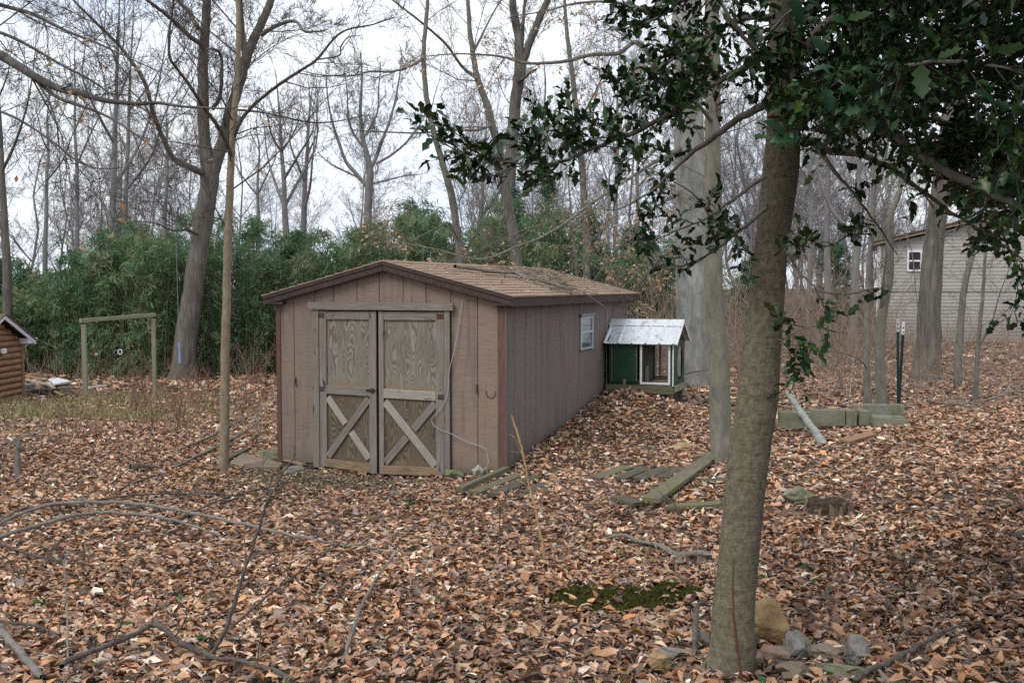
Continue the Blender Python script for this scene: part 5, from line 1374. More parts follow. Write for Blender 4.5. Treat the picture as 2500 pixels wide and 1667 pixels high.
# far wood: one mass of bare trees beyond the bamboo
def woodland():
    meshes = []
    for q in range(5):
        rng = random.Random(100 + q); tb = Tubes()
        pts = [Vector((0, 0, 0))]
        for i in range(7): pts.append(pts[-1] + Vector((rng.uniform(-.55, .55), rng.uniform(-.55, .55), 1.9)))
        rad = [.092 * (1 - i / 7.4) ** .9 for i in range(8)]; tb.add(pts, rad, 6)
        for k in range(7):                  # main limbs, then the twigs on all of them
            i = rng.randint(2, 6); a = rng.uniform(0, 6.283); o = Vector((math.cos(a), math.sin(a), 1.1)).normalized(); L = rng.uniform(2.5, 5)
            lp = [pts[i] + o * L * f + Vector((0, 0, L * .25 * f * f)) + rvec(rng) * .15 * f for f in (0, .25, .5, .75, 1)]
            lr = [rad[i] * .55 * (1 - .8 * f) for f in (0, .25, .5, .75, 1)]; tb.add(lp, lr, 5)
            spawn(tb, lp, lr, 0, 3, rng, .10, .28, 9, .40, (.4, 1.05), .0055, None, L, .15)
        spawn(tb, pts, [r * .7 for r in rad], 0, 3, rng, .08, .28, 13, .32, (.45, 1.1), .0055, None, 8.0, .25)
        meshes.append(tb)
    root = empty('woodland', (0, 60, h1(0, 60)), 0, 'distant mass of bare grey winter woods behind the bamboo', 'woods'); root['kind'] = 'stuff'
    me = []
    for tb in meshes:
        v, f = tb.arrays(); me.append(np_mesh('bare_trees', v, f, 'twig_far_hazed', smooth=True))
    for i in range(205):
        x = NR.uniform(-44, 50); y = NR.uniform(50, 105); f = x / y
        if i < 150 and -.22 < f < .0 and NR.random() < .72: continue
        if i >= 178: y = NR.uniform(58, 100); x = (NR.uniform(-60, 1500) - 1250) / FPX * y
        elif i >= 150: y = NR.uniform(52, 90); x = (NR.uniform(1740, 2170) - 1250) / FPX * y
        o = meshobj('bare_trees', me[i % 5], root); sc = NR.uniform(.6, 1.2)
        o.location = (x, y - 60, -.3 - h1(0, 60)); o.rotation_euler = (NR.normal(0, .06), NR.normal(0, .06), NR.uniform(0, 6.28)); o.scale = (sc, sc, sc * NR.uniform(.8, 1.1))
woodland()

# ------------------------------------------------------------------ bamboo
def bamboo():
    rng = random.Random(77)
    culms = Tubes(); parts = []
    tm = [leaf_grid(1, .11, 0, 0)]
    tm = [(np.array([(-.5, 0, 0), (-.05, -.066, .02), (.5, 0, -.06), (-.05, .066, .02)]), np.array([(0, 1, 2, 3)]))]
    pos = []; ax = []; sc = []; tn = []
    def top_h(x):                          # grove height varies along its front
        return 4.15 + .9 * math.exp(-((x + 3.5) / 3.5) ** 2) - (.5 if x < -13 else 0) + .6 * math.sin(x * .55 + 1) + .45 * math.sin(x * 1.3) + .3 * math.sin(x * 2.9 + 2)
    nclump = 450
    for k in range(nclump):
        row = rng.random()
        x = rng.uniform(-19, 6.6); yf = 32.6 + .10 * max(0, x + 6) + (1.2 if x < -11 else 0) + .8 * math.sin(x * .7)
        if x > 3.5: yf += 1.5
        y = yf + row ** 1.6 * 6.5
        g0 = h1(x, y); H = top_h(x) * rng.uniform(.72, 1.12) + .12 * (y - yf)
        if x > 5 and rng.random() < .35: continue
        lean = Vector((rng.uniform(-.8, .8), rng.uniform(-1.3, .2), 0)) * rng.uniform(.4, 1.0)
        base = Vector((x, y, g0 - .05))
        # arching culm
        pts = [base + Vector((lean.x * f ** 2.2, lean.y * f ** 2.2, H * (f - .12 * f ** 5))) for f in (0, .25, .5, .75, .9, 1.0)]
        culms.add(pts, [.018, .017, .015, .011, .007, .003], 4)
        for s in range(2):
            o = Vector((rng.uniform(-.25, .25), rng.uniform(-.25, .25), 0)); culms.add([p + o * (1 + .3 * i) - Vector((0, 0, .12 * i * rng.random())) for i, p in enumerate(pts)], [.014, .013, .012, .009, .006, .003], 3)
        nb = rng.randint(14, 20); hue = rng.random()
        col = np.array([(.10, .19, .10), (.145, .25, .125), (.19, .295, .14), (.255, .33, .165)][min(3, int(hue * 4))])
        for b in range(nb):                # leafy sprays along the culm, drooping outward
            f = rng.uniform(.18, 1.0) ** .8
            if y < yf + 1.5 and rng.random() < .30: f = rng.uniform(.05, .35)
            i = f * 5; j = min(int(i), 4); p = pts[j].lerp(pts[j + 1], i - j)
            a = rng.uniform(0, 6.283); out = Vector((math.cos(a), math.sin(a), 0)); Ls = rng.uniform(.35, .85) * (1.15 - .5 * f)
            nl = rng.randint(20, 29)
            t = np.array([rng.random() for _ in range(nl)])
            line = np.array(tuple(p)) + np.outer(t, np.array(tuple(out)) * Ls) + np.outer(.28 * t - .55 * t ** 2, [0, 0, Ls]) + NR.normal(0, .07, (nl, 3))
            d = np.array(tuple(out))[None] * .6 + NR.normal(0, .55, (nl, 3)) + np.array([0, 0, -.45])
            pos.append(line); ax.append(d); sc.append(NR.uniform(.14, .30, nl)); tn.append(np.clip(col[None] * NR.normal(1, .22, (nl, 1)), .01, .3))
    nb_ = 22000; xb = NR.uniform(-21, 4.5, nb_); yb = NR.uniform(37.5, 41, nb_) + .08 * np.maximum(0, xb + 6); zb_ = NR.random(nb_) ** .8 * (3.6 + .5 * np.sin(xb * .9))
    pos.append(np.c_[xb, yb, hgt(xb, yb) + zb_]); ax.append(NR.normal(0, .6, (nb_, 3)) + [0, 0, -.5]); sc.append(NR.uniform(.3, .55, nb_)); tn.append(np.tile([(.075, .14, .08)], (nb_, 1)) * NR.normal(1, .2, (nb_, 1)).clip(.5, 1.5))
    pos = np.concatenate(pos); ax = np.concatenate(ax); sc = np.concatenate(sc); tn = np.concatenate(tn)
    v, f, t = leaf_batch(tm, pos, ax, rnd_dirs(len(pos)) + [0, -.2, .7], sc, tn)
    root = empty('bamboo_grove', (-4, 34, h1(-4, 34)), 0, 'dense green bamboo grove behind the yard and shed', 'bamboo')
    root['kind'] = 'stuff'; o = np.array(root.location)
    q = meshobj('foliage', np_mesh('foliage', v - o, f, 'bamboo_leaf', t), root)
    # bare culms crowding the shaded foot of the grove
    for k in range(300):
        x = rng.uniform(-19, 4.5); y = 34.4 + .10 * max(0, x + 6) + rng.uniform(0, 4) + (1 if x < -11 else 0); z = h1(x, y)
        d = Vector((rng.uniform(-.25, .25), rng.uniform(-.2, .2), 1)); L = rng.uniform(1.2, 3.2)
        culms.add([Vector((x, y, z - .05)), Vector((x, y, z)) + d * L * .5, Vector((x, y, z)) + d * L + rvec(rng) * .08], [.016, .014, .010], 3)
    culms.build('culms', 'bamboo_culm', root, root.location)
m_simple('bamboo_culm', (.085, .10, .05), .3, 12, .6)
bamboo()
# loose evergreen behind the right half of the shed
def conifer(px, Y, base_y, top_y, wpx, label, seed):
    rng = random.Random(seed); b = P(px, base_y, Y); b.z = h1(b.x, b.y); top = P(px, top_y, Y).z; H = top - b.z; W = wpx / FPX * Y
    root = empty('evergreen_tree', b, 0, label, 'tree', 'evergreens behind the shed')
    tb = Tubes(); tb.add([Vector((0, 0, 0)), Vector((.05, 0, H * .5)), Vector((0, 0, H))], [.11, .07, .015], 7)
    pos = []; ax = []
    nb = 80
    for k in range(nb):
        f = rng.uniform(.12, 1); z = H * f; a = rng.uniform(0, 6.283); L = W * .5 * (1.05 - f) ** .7 * rng.uniform(.5, 1.15) + .12
        o = Vector((math.cos(a), math.sin(a), 0)); e = Vector((0, 0, z)) + o * L + Vector((0, 0, -.12 * L))
        tb.add([Vector((0, 0, z)), Vector((0, 0, z)) + o * L * .5 + Vector((0, 0, .05)), e], [.018, .011, .004], 3)
        n = int(40 + 50 * L); t = NR.random(n) ** .7
        q = np.array((0, 0, z)) + np.outer(t, np.array(tuple(o)) * L) + np.outer(-.12 * t * L, [0, 0, 1]) + NR.normal(0, .09, (n, 3))
        pos.append(q); ax.append(NR.normal(0, .5, (n, 3)) + np.array(tuple(o)) * .7)
    tb.build('trunk', 'bark_far_hazed', root)
    pos = np.concatenate(pos); ax = np.concatenate(ax); n = len(pos)
    tm = [(np.array([(-.5, 0, 0), (0, -.07, .02), (.5, 0, -.03), (0, .07, .02)]), np.array([(0, 1, 2, 3)]))]
    v, f, t = leaf_batch(tm, pos, ax, rnd_dirs(n) + [0, 0, .6], NR.uniform(.14, .28, n), pick([(.065, .14, .08), (.10, .165, .085), (.055, .105, .065)], [2, 2, 1], n))
    o = meshobj('crown', np_mesh('crown', v, f, 'bamboo_leaf', t), root); o['kind'] = 'stuff'
conifer(1255, 37, 800, 455, 120, 'tall thin evergreen behind the forked tree', 1)
conifer(1335, 40, 800, 440, 150, 'broad evergreen beyond the rear end of the shed', 2)
conifer(1440, 36, 800, 520, 150, 'evergreen seen through the dry beech leaves', 3)
conifer(1540, 38, 800, 560, 150, 'evergreen left of the pale beech trunk', 4)
conifer(1830, 44, 850, 640, 210, 'dim evergreen glimpsed between the slender tree and the holly', 7)
conifer(2035, 40, 850, 600, 230, 'dim evergreen between the holly trunk and the house', 5)
conifer(1000, 40, 800, 485, 130, 'evergreen rising above the bamboo behind the shed ridge', 6)

# ------------------------------------------------------------------ the holly
HSP = [0, .95, .60, 1.05, .50, 0]
HOLLY = [leaf_grid(5, .27, .5, .30, 0, HSP), leaf_grid(5, .25, .9, .45, .4, HSP), leaf_grid(5, .29, -.4, .35, -.3, HSP), leaf_grid(5, .24, 1.3, .2, .6, HSP)]
HOLLY_NEAR = [leaf_grid(8, .29, b, c, t, [0, .50, 1.0, .64, 1.05, .60, .84, .34, 0]) for b, c, t in ((.5, .30, 0), (.9, .4, .4), (-.4, .35, -.3))]
HOLLY_LO = [leaf_grid(3, .25, .6, .35, 0, [0, 1, .75, 0]), leaf_grid(3, .23, 1.1, .4, .4, [0, 1, .7, 0])]
def holly():
    rng = random.Random(9); Yb = GB(1781, 1640)
    tr = [(1776, 1675, 190), (1778, 1655, 158), (1781, 1635, 136), (1788, 1600, 120), (1790, 1540, 109), (1791, 1487, 105), (1800, 1400, 101), (1810, 1291, 100), (1820, 1190, 101), (1831, 1096, 103), (1843, 1020, 102), (1852, 949, 104), (1860, 850, 94), (1870, 750, 89), (1877, 670, 88), (1884, 600, 87), (1896, 500, 90), (1908, 400, 93), (1914, 300, 90), (1916, 150, 88), (1918, 0, 86), (1925, -150, 78), (1935, -350, 60), (1930, -600, 34)]
    pts = [P(a, b, Yb + .0003 * (1640 - b)) for a, b, w in tr]; rad = [w * .5 / FPX * Yb for a, b, w in tr]
    pl, rl = smooth_line(pts, rad, 110); base = pts[2].copy(); base.z = h1(base.x, base.y)
    root = empty('holly_tree', base, 0, 'holly tree with smooth olive-brown trunk and dark spiny leaves', 'tree')
    rough_trunk('trunk', pl, rl, 26, 'bark_holly', root, base, .055, [(i, a, s) for i, a, s in ((64, 5.9, .16), (63, 6.2, .10), (45, 1.0, .06), (77, .15, .20), (70, 2.8, .05), (88, 2.2, .05), (30, 4, .04))], 3)
    tips = []; tw = Tubes()
    limbs = [
        [(1875, 120, 5.05, 22), (1820, 165, 5.0, 19), (1768, 192, 4.95, 17), (1714, 223, 4.9, 16), (1670, 254, 4.9, 15), (1603, 295, 4.85, 13), (1520, 335, 4.8, 12), (1446, 362, 4.8, 10), (1379, 393, 4.75, 8), (1312, 402, 4.75, 7), (1250, 396, 4.7, 5), (1190, 385, 4.7, 4), (1110, 366, 4.7, 2.5)],
        [(1872, 255, 5.05, 24), (1804, 290, 5.1, 19), (1737, 339, 5.2, 16), (1683, 379, 5.25, 12), (1640, 420, 5.3, 9), (1585, 470, 5.3, 6), (1510, 510, 5.35, 4), (1470, 512, 5.35, 2.5)],
        [(1925, 300, 5.05, 26), (1985, 282, 4.9, 24), (2037, 270, 4.75, 23), (2102, 295, 4.6, 24), (2190, 333, 4.45, 24), (2255, 386, 4.35, 24), (2350, 440, 4.25, 24), (2440, 480, 4.2, 22), (2540, 520, 4.1, 20), (2680, 560, 4.0, 14)],
        [(1945, 330, 5.1, 22), (2025, 367, 5.3, 19), (2102, 378, 5.4, 17), (2197, 425, 5.5, 14), (2290, 495, 5.5, 11), (2389, 560, 5.5, 8), (2465, 610, 5.5, 6), (2530, 660, 5.5, 4)],
        [(2000, 236, 4.75, 16), (1910, 184, 4.65, 15), (1853, 130, 4.6, 13), (1815, 88, 4.55, 11), (1769, 23, 4.5, 8), (1740, -40, 4.5, 5)],
        [(1920, 612, 5.0, 8), (1945, 655, 4.9, 7), (1974, 686, 4.85, 6), (2007, 712, 4.8, 5), (2069, 718, 4.8, 4), (2123, 707, 4.8, 3), (2173, 698, 4.8, 2)],
        [(1940, 525, 5.0, 10), (1965, 540, 4.9, 7), (1990, 590, 4.85, 5), (2030, 600, 4.85, 3.5), (2090, 560, 4.85, 2.5)],
        [(1905, 830, 5.0, 5), (1935, 815, 4.9, 4), (1965, 800, 4.88, 3), (2000, 792, 4.85, 2)],
        [(1905, 838, 5.0, 4), (1940, 842, 4.9, 3), (1985, 848, 4.88, 2)],
        [(1875, 505, 5.1, 12), (1810, 560, 5.2, 9), (1760, 600, 5.3, 7), (1700, 640, 5.35, 5), (1650, 655, 5.4, 3)],
        [(1870, 430, 5.1, 10), (1800, 480, 5.1, 8), (1730, 530, 5.15, 6), (1660, 560, 5.2, 4), (1600, 585, 5.2, 2.5)],
        [(1890, 40, 5.05, 18), (1800, 50, 5.2, 14), (1720, 95, 5.3, 11), (1650, 140, 5.35, 8), (1590, 190, 5.4, 5), (1540, 205, 5.4, 3)],
        [(1890, -60, 5.05, 18), (1790, -50, 5.0, 14), (1690, -10, 4.9, 10), (1610, 40, 4.85, 7), (1550, 70, 4.8, 4)],
        [(1955, 130, 5.1, 30), (2020, 60, 5.0, 27), (2100, 20, 4.8, 24), (2220, -10, 4.6, 20), (2360, -20, 4.4, 16), (2520, -60, 4.2, 10)],
        [(1960, 200, 5.1, 20), (2040, 150, 5.3, 18), (2150, 120, 5.5, 16), (2280, 110, 5.7, 13), (2420, 90, 5.8, 10), (2560, 60, 6, 6)],
        [(1960, 240, 5.1, 20), (2060, 220, 5.4, 17), (2180, 215, 5.7, 14), (2320, 230, 6.0, 11), (2460, 260, 6.1, 7), (2580, 300, 6.1, 4)],
        [(1962, 180, 5.1, 18), (2050, 190, 4.6, 16), (2160, 170, 4.2, 14), (2280, 150, 3.9, 11), (2420, 160, 3.7, 8), (2560, 200, 3.6, 5)],
        [(2102, 295, 4.6, 14), (2200, 280, 4.5, 12), (2310, 300, 4.5, 10), (2420, 340, 4.5, 7), (2540, 400, 4.5, 4)],
        [(2255, 386, 4.35, 12), (2330, 370, 4.6, 10), (2420, 400, 4.8, 8), (2500, 450, 5.0, 5)],
        [(2350, 440, 4.25, 10), (2400, 500, 4.5, 8), (2450, 580, 4.7, 6), (2490, 680, 4.8, 4), (2510, 760, 4.9, 2.5)],
        [(1980, 340, 5.1, 14), (2040, 420, 5.0, 10), (2090, 480, 5.0, 7), (2150, 560, 5.0, 5), (2190, 620, 5, 3)],
        [(1925, -120, 5.1, 30), (2010, -220, 5.0, 26), (2130, -300, 4.8, 20), (2300, -340, 4.5, 14), (2500, -360, 4.2, 8)],
        [(1925, -200, 5.1, 28), (2000, -330, 5.6, 22), (2100, -430, 6.0, 16), (2250, -480, 6.4, 10)],
        [(1920, -150, 5.1, 24), (1840, -260, 5.0, 18), (1760, -340, 4.8, 12), (1680, -380, 4.6, 7)],
        [(2220, -10, 4.6, 14), (2300, -120, 4.2, 11), (2380, -190, 3.8, 8), (2480, -230, 3.5, 5)],
        [(2100, 20, 4.8, 14), (2160, -90, 5.4, 11), (2260, -150, 6.0, 8), (2380, -180, 6.5, 5)],
        [(1955, 60, 5.1, 16), (2030, -20, 5.6, 13), (2130, -60, 6.0, 10), (2260, -70, 6.3, 7), (2400, -40, 6.5, 4)]]
    limbs += [[(2010, -60, 4.7, 10), (1960, 0, 4.6, 8), (1905, 50, 4.6, 6), (1850, 110, 4.6, 4), (1800, 160, 4.6, 2.5)], [(1990, 150, 4.7, 9), (2040, 190, 4.5, 7), (2090, 230, 4.4, 5), (2150, 260, 4.3, 3)]]
    for (a, zz, yy, r0) in [(2.0, 3.9, 3.2, 0), (2.4, 4.4, 2.4, 1), (1.6, 4.6, 2.8, 2), (3.0, 4.2, 4.2, 3), (2.8, 4.9, 3.2, 4), (1.9, 5.2, 4.2, 5), (2.6, 5.4, 5.2, 6), (3.2, 3.6, 5.6, 7), (1.2, 5.0, 4.4, 8), (3.4, 4.4, 2.6, 9), (3.7, 3.9, 3.4, 10), (2.2, 5.0, 1.8, 11), (2.6, 2.9, 1.9, 12), (3.3, 2.6, 1.1, 13), (3.8, 2.4, 2.6, 14), (2.1, 3.4, .5, 15), (1.3, 4.2, 1.4, 16), (.9, 4.4, 3.0, 17), (3.0, 3.3, 2.2, 18), (4.2, 3.0, 3.6, 19), (1.6, 3.9, .0, 20)]:  # unseen limbs added overhead and around the camera to shade the crown
        limbs.append([Vector((1.2, 5.1, 3.6 + .1 * (r0 % 12))), Vector((1.2 + (a - 1.2) * .65 + .5, (5.1 + yy) / 2, max(zz, 3.8))), Vector((a, yy, zz)), Vector((a + .5, yy - .5, zz - .1))])
    dense = set([13, 14, 15, 16, 17, 18, 21, 22, 24, 25, 26] + list(range(29, 50)))
    for k, st in enumerate(limbs):
        if isinstance(st[0], Vector): p, r = st, [.022, .018, .012, .005]
        else: p, r = px_pts(st)
        n = max(14, 4 * len(p)); q, s = smooth_line(p, r, n); q = wobble(q, .3 * min(s) + .003, rng, 1)
        t_ = Tubes(); t_.add(q, s, 8); t_.build('limb', 'bark_grey', root, base)
        L = sum((q[i + 1] - q[i]).length for i in range(n - 1))
        small = k in (5, 6, 7, 8)
        kids = int(L * (31 if k in dense else {0: 27, 1: 6, 9: 6, 10: 4, 11: 17, 12: 17, 4: 9, 18: 9, 19: 5, 20: 1, 5: 3, 6: 2, 7: 4, 8: 3}.get(k, 12))) + 2
        if k == 2: t0 = .42; kids = int(L * 12)
        elif k == 3: t0 = .4; kids = int(L * 4)
        else: t0 = .05 if small else (.22 if k in (0, 1, 9, 10, 11, 12) else .08)
        spawn(tw, q, [min(x, .008) for x in s], 0, 1 if small else 2, rng, .02, .28, 2, .5, (.4, 1.1), .0022, None, .001, t0)
        # real twig lengths do not depend on limb length here
        for j in range(kids):
            f = t0 + (1 - t0) * (j + rng.random()) / kids; x = f * (n - 1); i = min(int(x), n - 2); pp = q[i].lerp(q[i + 1], x - i); d = (q[i + 1] - q[i]).normalized()
            nd = (d * .7 + rvec(rng) * .9 + Vector((0, 0, .30 if k in (0, 1) else -.05))).normalized()
            shoot(tw, pp, nd, rng.uniform(.12, .26) if small else (rng.uniform(.12, .30) if k in (0, 1, 2, 3, 4, 9, 10, 11, 12, 18, 19, 20) else rng.uniform(.18, .46)), .0035, 1, 2, rng, .0, .25, 3, .55, (.4, 1.0), .0016, tips)
    v_, f_ = tw.arrays(base)
    meshobj('twigs', np_mesh('twigs', v_, f_, 'twig_dark', smooth=True), root)
    # leaves along every twig
    ps = []; ax = []
    for pts_, d in tips:
        L = sum((pts_[i + 1] - pts_[i]).length for i in range(len(pts_) - 1))
        m = int(L / .026) + 1
        if L < .02: continue
        for j in range(m):
            f = .15 + .85 * (j + rng.random() * .7) / m; x = min(f, .999) * (len(pts_) - 1); i = int(x)
            pp = pts_[i].lerp(pts_[i + 1], x - i); dd = (pts_[i + 1] - pts_[i]).normalized()
            a = (dd * .75 + rvec(rng) * .95 + Vector((0, 0, .02))).normalized(); ps.append(tuple(pp)); ax.append(tuple(a))
    ps = np.array(ps); ax = np.array(ax)
    print('holly leaves', len(ps))
    # in-frame leaves get the spiny outline, those above the picture a plainer one
    d = ps - [0, 0, CAMZ]; yy = 833.5 - FPX * ((d[:, 2] * _ct + d[:, 1] * _st) / (d[:, 1] * _ct - d[:, 2] * _st)); xx = 1250 + FPX * d[:, 0] / (d[:, 1] * _ct - d[:, 2] * _st)
    inside = (yy > -40) & (xx < 2540) & (d[:, 1] > .5) & (d[:, 1] < 5.4)
    drop = NR.random(len(ps)); drop[(d[:, 1] > 0) & (d[:, 1] < 3.2) & (yy > -250) & (xx < 2750) & (xx > -100)] = 2; near_in = inside & (drop < 1.0); far_out = (~inside) & (drop < np.where((d[:, 1] > 5.3) & (yy > -40) & (xx < 2600), .8, .2))
    out = []
    for sel, tm in ((near_in, HOLLY), (far_out, HOLLY_LO)):
        n = int(sel.sum()); sc = NR.uniform(.042, .072, n) * (1.0 if tm is HOLLY else np.where((d[sel][:, 1] > 5.3) & (yy[sel] > -40), 1.05, 2.8))  # out-of-frame leaves enlarged so the added canopy shades more
        up = np.tile([0, 0, 1.0], (n, 1)) + NR.normal(0, .55, (n, 3))
        out.append(leaf_batch(tm, ps[sel] + ax[sel] * sc[:, None] * .55, ax[sel], up, sc, pick([(.014, .040, .013), (.021, .054, .016), (.033, .074, .022), (.055, .078, .017)], [4, 4, 2.2, .9], n)))
    v, f, t = merge(out)
    o = meshobj('crown', np_mesh('crown', v - np.array(tuple(base)), f, 'holly_leaf', t, smooth=False), root); o['kind'] = 'stuff'
    # a few large leaves close to the lens in front of the trunk
    me = []
    for k in range(3):
        tv, tf = HOLLY_NEAR[k]; me.append(np_mesh('leaf', tv, tf, 'holly_leaf', np.tile([(.020, .060, .030), (.027, .07, .032), (.035, .07, .024)][k], (len(tv), 1))))
    spots = [(1945, 30, 4.2, 70, -1.2), (1985, 20, 4.1, 60, -.7), (2060, 110, 4.1, 62, -.9), (2010, 170, 4.0, 55, .1), (2050, 60, 4.0, 60, -.3), (2100, 40, 4.0, 64, .3), (1890, 315, 4.2, 66, 2.6), (1905, 345, 4.2, 60, .2), (1860, 335, 4.2, 46, 3.0), (2020, 245, 4.0, 62, -1.4), (2075, 230, 4.0, 66, -.4),
             (2110, 265, 4.0, 60, .1), (2150, 235, 3.9, 58, .4), (2060, 285, 4.0, 56, -1.8), (2250, 200, 3.6, 85, -1.5), (2180, 150, 3.8, 60, -.2), (2120, 190, 3.9, 56, -1.0), (2320, 130, 3.6, 62, .4), (2400, 240, 3.6, 66, -.6), (2455, 330, 3.7, 60, -1.1), (2470, 120, 3.6, 70, .2), (2000, 110, 4.1, 55, 2.2)]
    for i, (x, y, Y, s, a) in enumerate(spots):
        o = meshobj('leaf', me[i % 3], root); p = P(x, y, Y) - base
        X = Vector((math.cos(a), rng.uniform(-.3, .3), math.sin(a))).normalized(); Z = (Vector((rng.uniform(-.6, .6), -1.0, rng.uniform(.2, 1.6)))); Z = (Z - X * Z.dot(X)).normalized(); Yv = Z.cross(X); q = s / FPX * Y
        o.matrix_local = Matrix(((X.x * q, Yv.x * q, Z.x * q, p.x), (X.y * q, Yv.y * q, Z.y * q, p.y), (X.z * q, Yv.z * q, Z.z * q, p.z), (0, 0, 0, 1)))
holly()

# ------------------------------------------------------------------ fallen branches and standing stalks
stick('fallen_sapling', [(-60, 1330, .02), (0, 1312, .12), (115, 1288, .20), (268, 1286, .22), (383, 1292, .20), (480, 1302, .17), (612, 1315, .11), (746, 1331, .06), (900, 1351, .03), (985, 1366, .01)], [.017, .016, .0155, .015, .0145, .0135, .0125, .011, .009, .005], 'branch_fallen', 'long grey bent sapling arching across the lower left leaves', n=50, sides=8, seed=2, twigs=4, tl=.5)
stick('fallen_sapling', [(-60, 1350, .03), (0, 1335, .08), (115, 1317, .14), (230, 1299, .17), (383, 1301, .14), (470, 1312, .10), (545, 1325, .05)], [.018, .017, .016, .015, .013, .010, .007], 'branch_fallen', 'shorter grey bent sapling just below the long arching one', n=40, sides=8, seed=3, twigs=4, tl=.4)
stick('fallen_branch', [(-20, 1308, .02), (46, 1272, .10), (172, 1254, .10), (344, 1231, .10), (497, 1224, .08), (580, 1220, .05), (650, 1210, .03)], [.010, .010, .0095, .009, .008, .006, .004], 'branch_fallen_dark', 'thin branch lying behind the arching saplings', n=36, sides=6, seed=4, twigs=5, tl=.4)
stick('fallen_branch', [(300, 1282, .14), (400, 1250, .12), (497, 1228, .10), (560, 1216, .06)], [.009, .008, .007, .004], 'branch_fallen', 'side shoot rising behind the middle of the arching sapling', n=20, sides=6, seed=5)
stick('fallen_branch', [(150, 1680, .10), (172, 1667, .11), (268, 1640, .13), (340, 1612, .14), (383, 1598, .15), (440, 1621, .11), (517, 1642, .08), (593, 1645, .06), (660, 1660, .05), (720, 1680, .04)], [.0135, .0135, .013, .0125, .0135, .0125, .012, .011, .010, .009], 'branch_fallen_dark', 'thick crooked dark branch along the bottom edge', n=44, sides=8, seed=6, twigs=4, tl=.4, wob=.003)
stick('fallen_branch', [(-30, 1548, .12), (0, 1578, .10), (40, 1618, .08), (100, 1680, .05)], [.021, .020, .019, .018], 'branch_fallen', 'stout branch crossing the bottom left corner', n=18, sides=8, seed=7)
stick('fallen_branch', [(168, 1680, .02), (166, 1600, .16), (163, 1540, .28), (160, 1508, .34), (180, 1492, .36), (196, 1490, .36)], [.0055, .0055, .005, .0045, .0035, .002], 'branch_fallen', 'thin pale stick standing up with a hooked top', n=24, sides=6, seed=8, twigs=2, tl=.3)
stick('fallen_branch', [(-20, 1542, .06), (0, 1542, .06), (96, 1556, .06), (153, 1585, .05), (200, 1605, .02)], [.009, .009, .008, .007, .004], 'branch_fallen_dark', 'thin purple-brown branch at the left edge above the corner branch', n=20, sides=6, seed=9, twigs=3)
stick('fallen_branch', [(-20, 1335, .05), (77, 1372, .06), (153, 1389, .06), (210, 1394, .05), (280, 1391, .03)], [.010, .009, .008, .006, .003], 'branch_fallen_dark', 'dark twiggy branch below the bent saplings', n=24, sides=6, seed=10, twigs=6, tl=.3)
stick('fallen_branch', [(-20, 1396, .03), (153, 1409, .03), (250, 1420, .03), (316, 1428, .02)], [.008, .008, .007, .003], 'rot_wood', 'straight brown twig lying at the left below the dark one', n=18, sides=6, seed=11, twigs=2)
stick('log_piece', [(318, 1152, .04), (345, 1150, .05), (385, 1148, .04)], [.055, .048, .030], 'branch_fallen_dark', 'short thick log piece among the leaves left of the slim tree', 'log', 10, 8, .006, 12)
stick('fallen_branch', [(421, 1112, .03), (460, 1096, .05), (498, 1084, .07), (550, 1060, .10), (612, 1031, .14), (640, 1015, .16), (651, 1000, .20)], [.020, .021, .020, .018, .015, .012, .008], 'branch_fallen', 'grey branch on the ground passing behind the slim tree', n=30, sides=7, seed=13, twigs=5, tl=.6)
stick('fallen_branch', [(425, 1147, .03), (480, 1124, .05), (536, 1101, .08), (593, 1074, .12), (630, 1050, .15), (652, 1022, .18)], [.022, .021, .019, .016, .012, .007], 'branch_fallen', 'pale branch on the ground just nearer than the grey one', n=30, sides=7, seed=14, twigs=4, tl=.6)
stick('fallen_branch', [(612, 1032, .14), (622, 1050, .10), (628, 1062, .06)], [.012, .010, .007], 'branch_fallen', 'short fork dropping from the grey branch', n=8, sides=6, seed=15)
stick('dead_stub', [(45, 1174, -.02), (42, 1148, .14), (47, 1120, .26)], [.038, .034, .028], 'branch_fallen_dark', 'dark upright broken stub near the left edge', 'stub', 10, 8, .006, 16, twigs=3, tl=.5)
stick('fallen_branch', [(0, 1130, .10), (40, 1110, .22), (90, 1095, .22), (130, 1070, .2)], [.012, .011, .009, .005], 'branch_fallen', 'thin branch resting across the dark stub', n=18, sides=6, seed=17, twigs=5, tl=.6)
stick('fallen_branch', [(278, 1208, .03), (330, 1188, .05), (385, 1168, .04)], [.014, .013, .008], 'branch_fallen_dark', 'short dark stick left of the bare soil', n=12, sides=6, seed=18, twigs=2)
stick('fallen_branch', [(380, 1310, .05), (530, 1245, .09), (640, 1215, .10), (760, 1180, .06), (830, 1172, .03)], [.009, .009, .008, .006, .003], 'branch_fallen_dark', 'long thin branch lying toward the shed doors', n=26, sides=6, seed=19, twigs=4, tl=.4)
stick('fallen_branch', [(800, 1336, .02), (870, 1340, .03), (930, 1352, .03), (985, 1366, .01)], [.013, .012, .010, .005], 'branch_fallen', 'grey stick tip in the open leaves below the doors', n=14, sides=6, seed=20)
stick('fallen_branch', [(836, 1630, .02), (865, 1575, .10), (896, 1524, .16), (940, 1475, .22), (982, 1438, .26)], [.010, .010, .009, .007, .004], 'branch_fallen', 'grey stick leaning up in the lower middle leaves', n=20, sides=6, seed=21, twigs=2)
stick('fallen_branch', [(861, 1630, .02), (910, 1602, .04), (953, 1577, .05), (972, 1555, .06)], [.009, .008, .007, .003], 'branch_fallen_dark', 'dark twig right of the leaning grey stick', n=14, sides=6, seed=22, twigs=2)
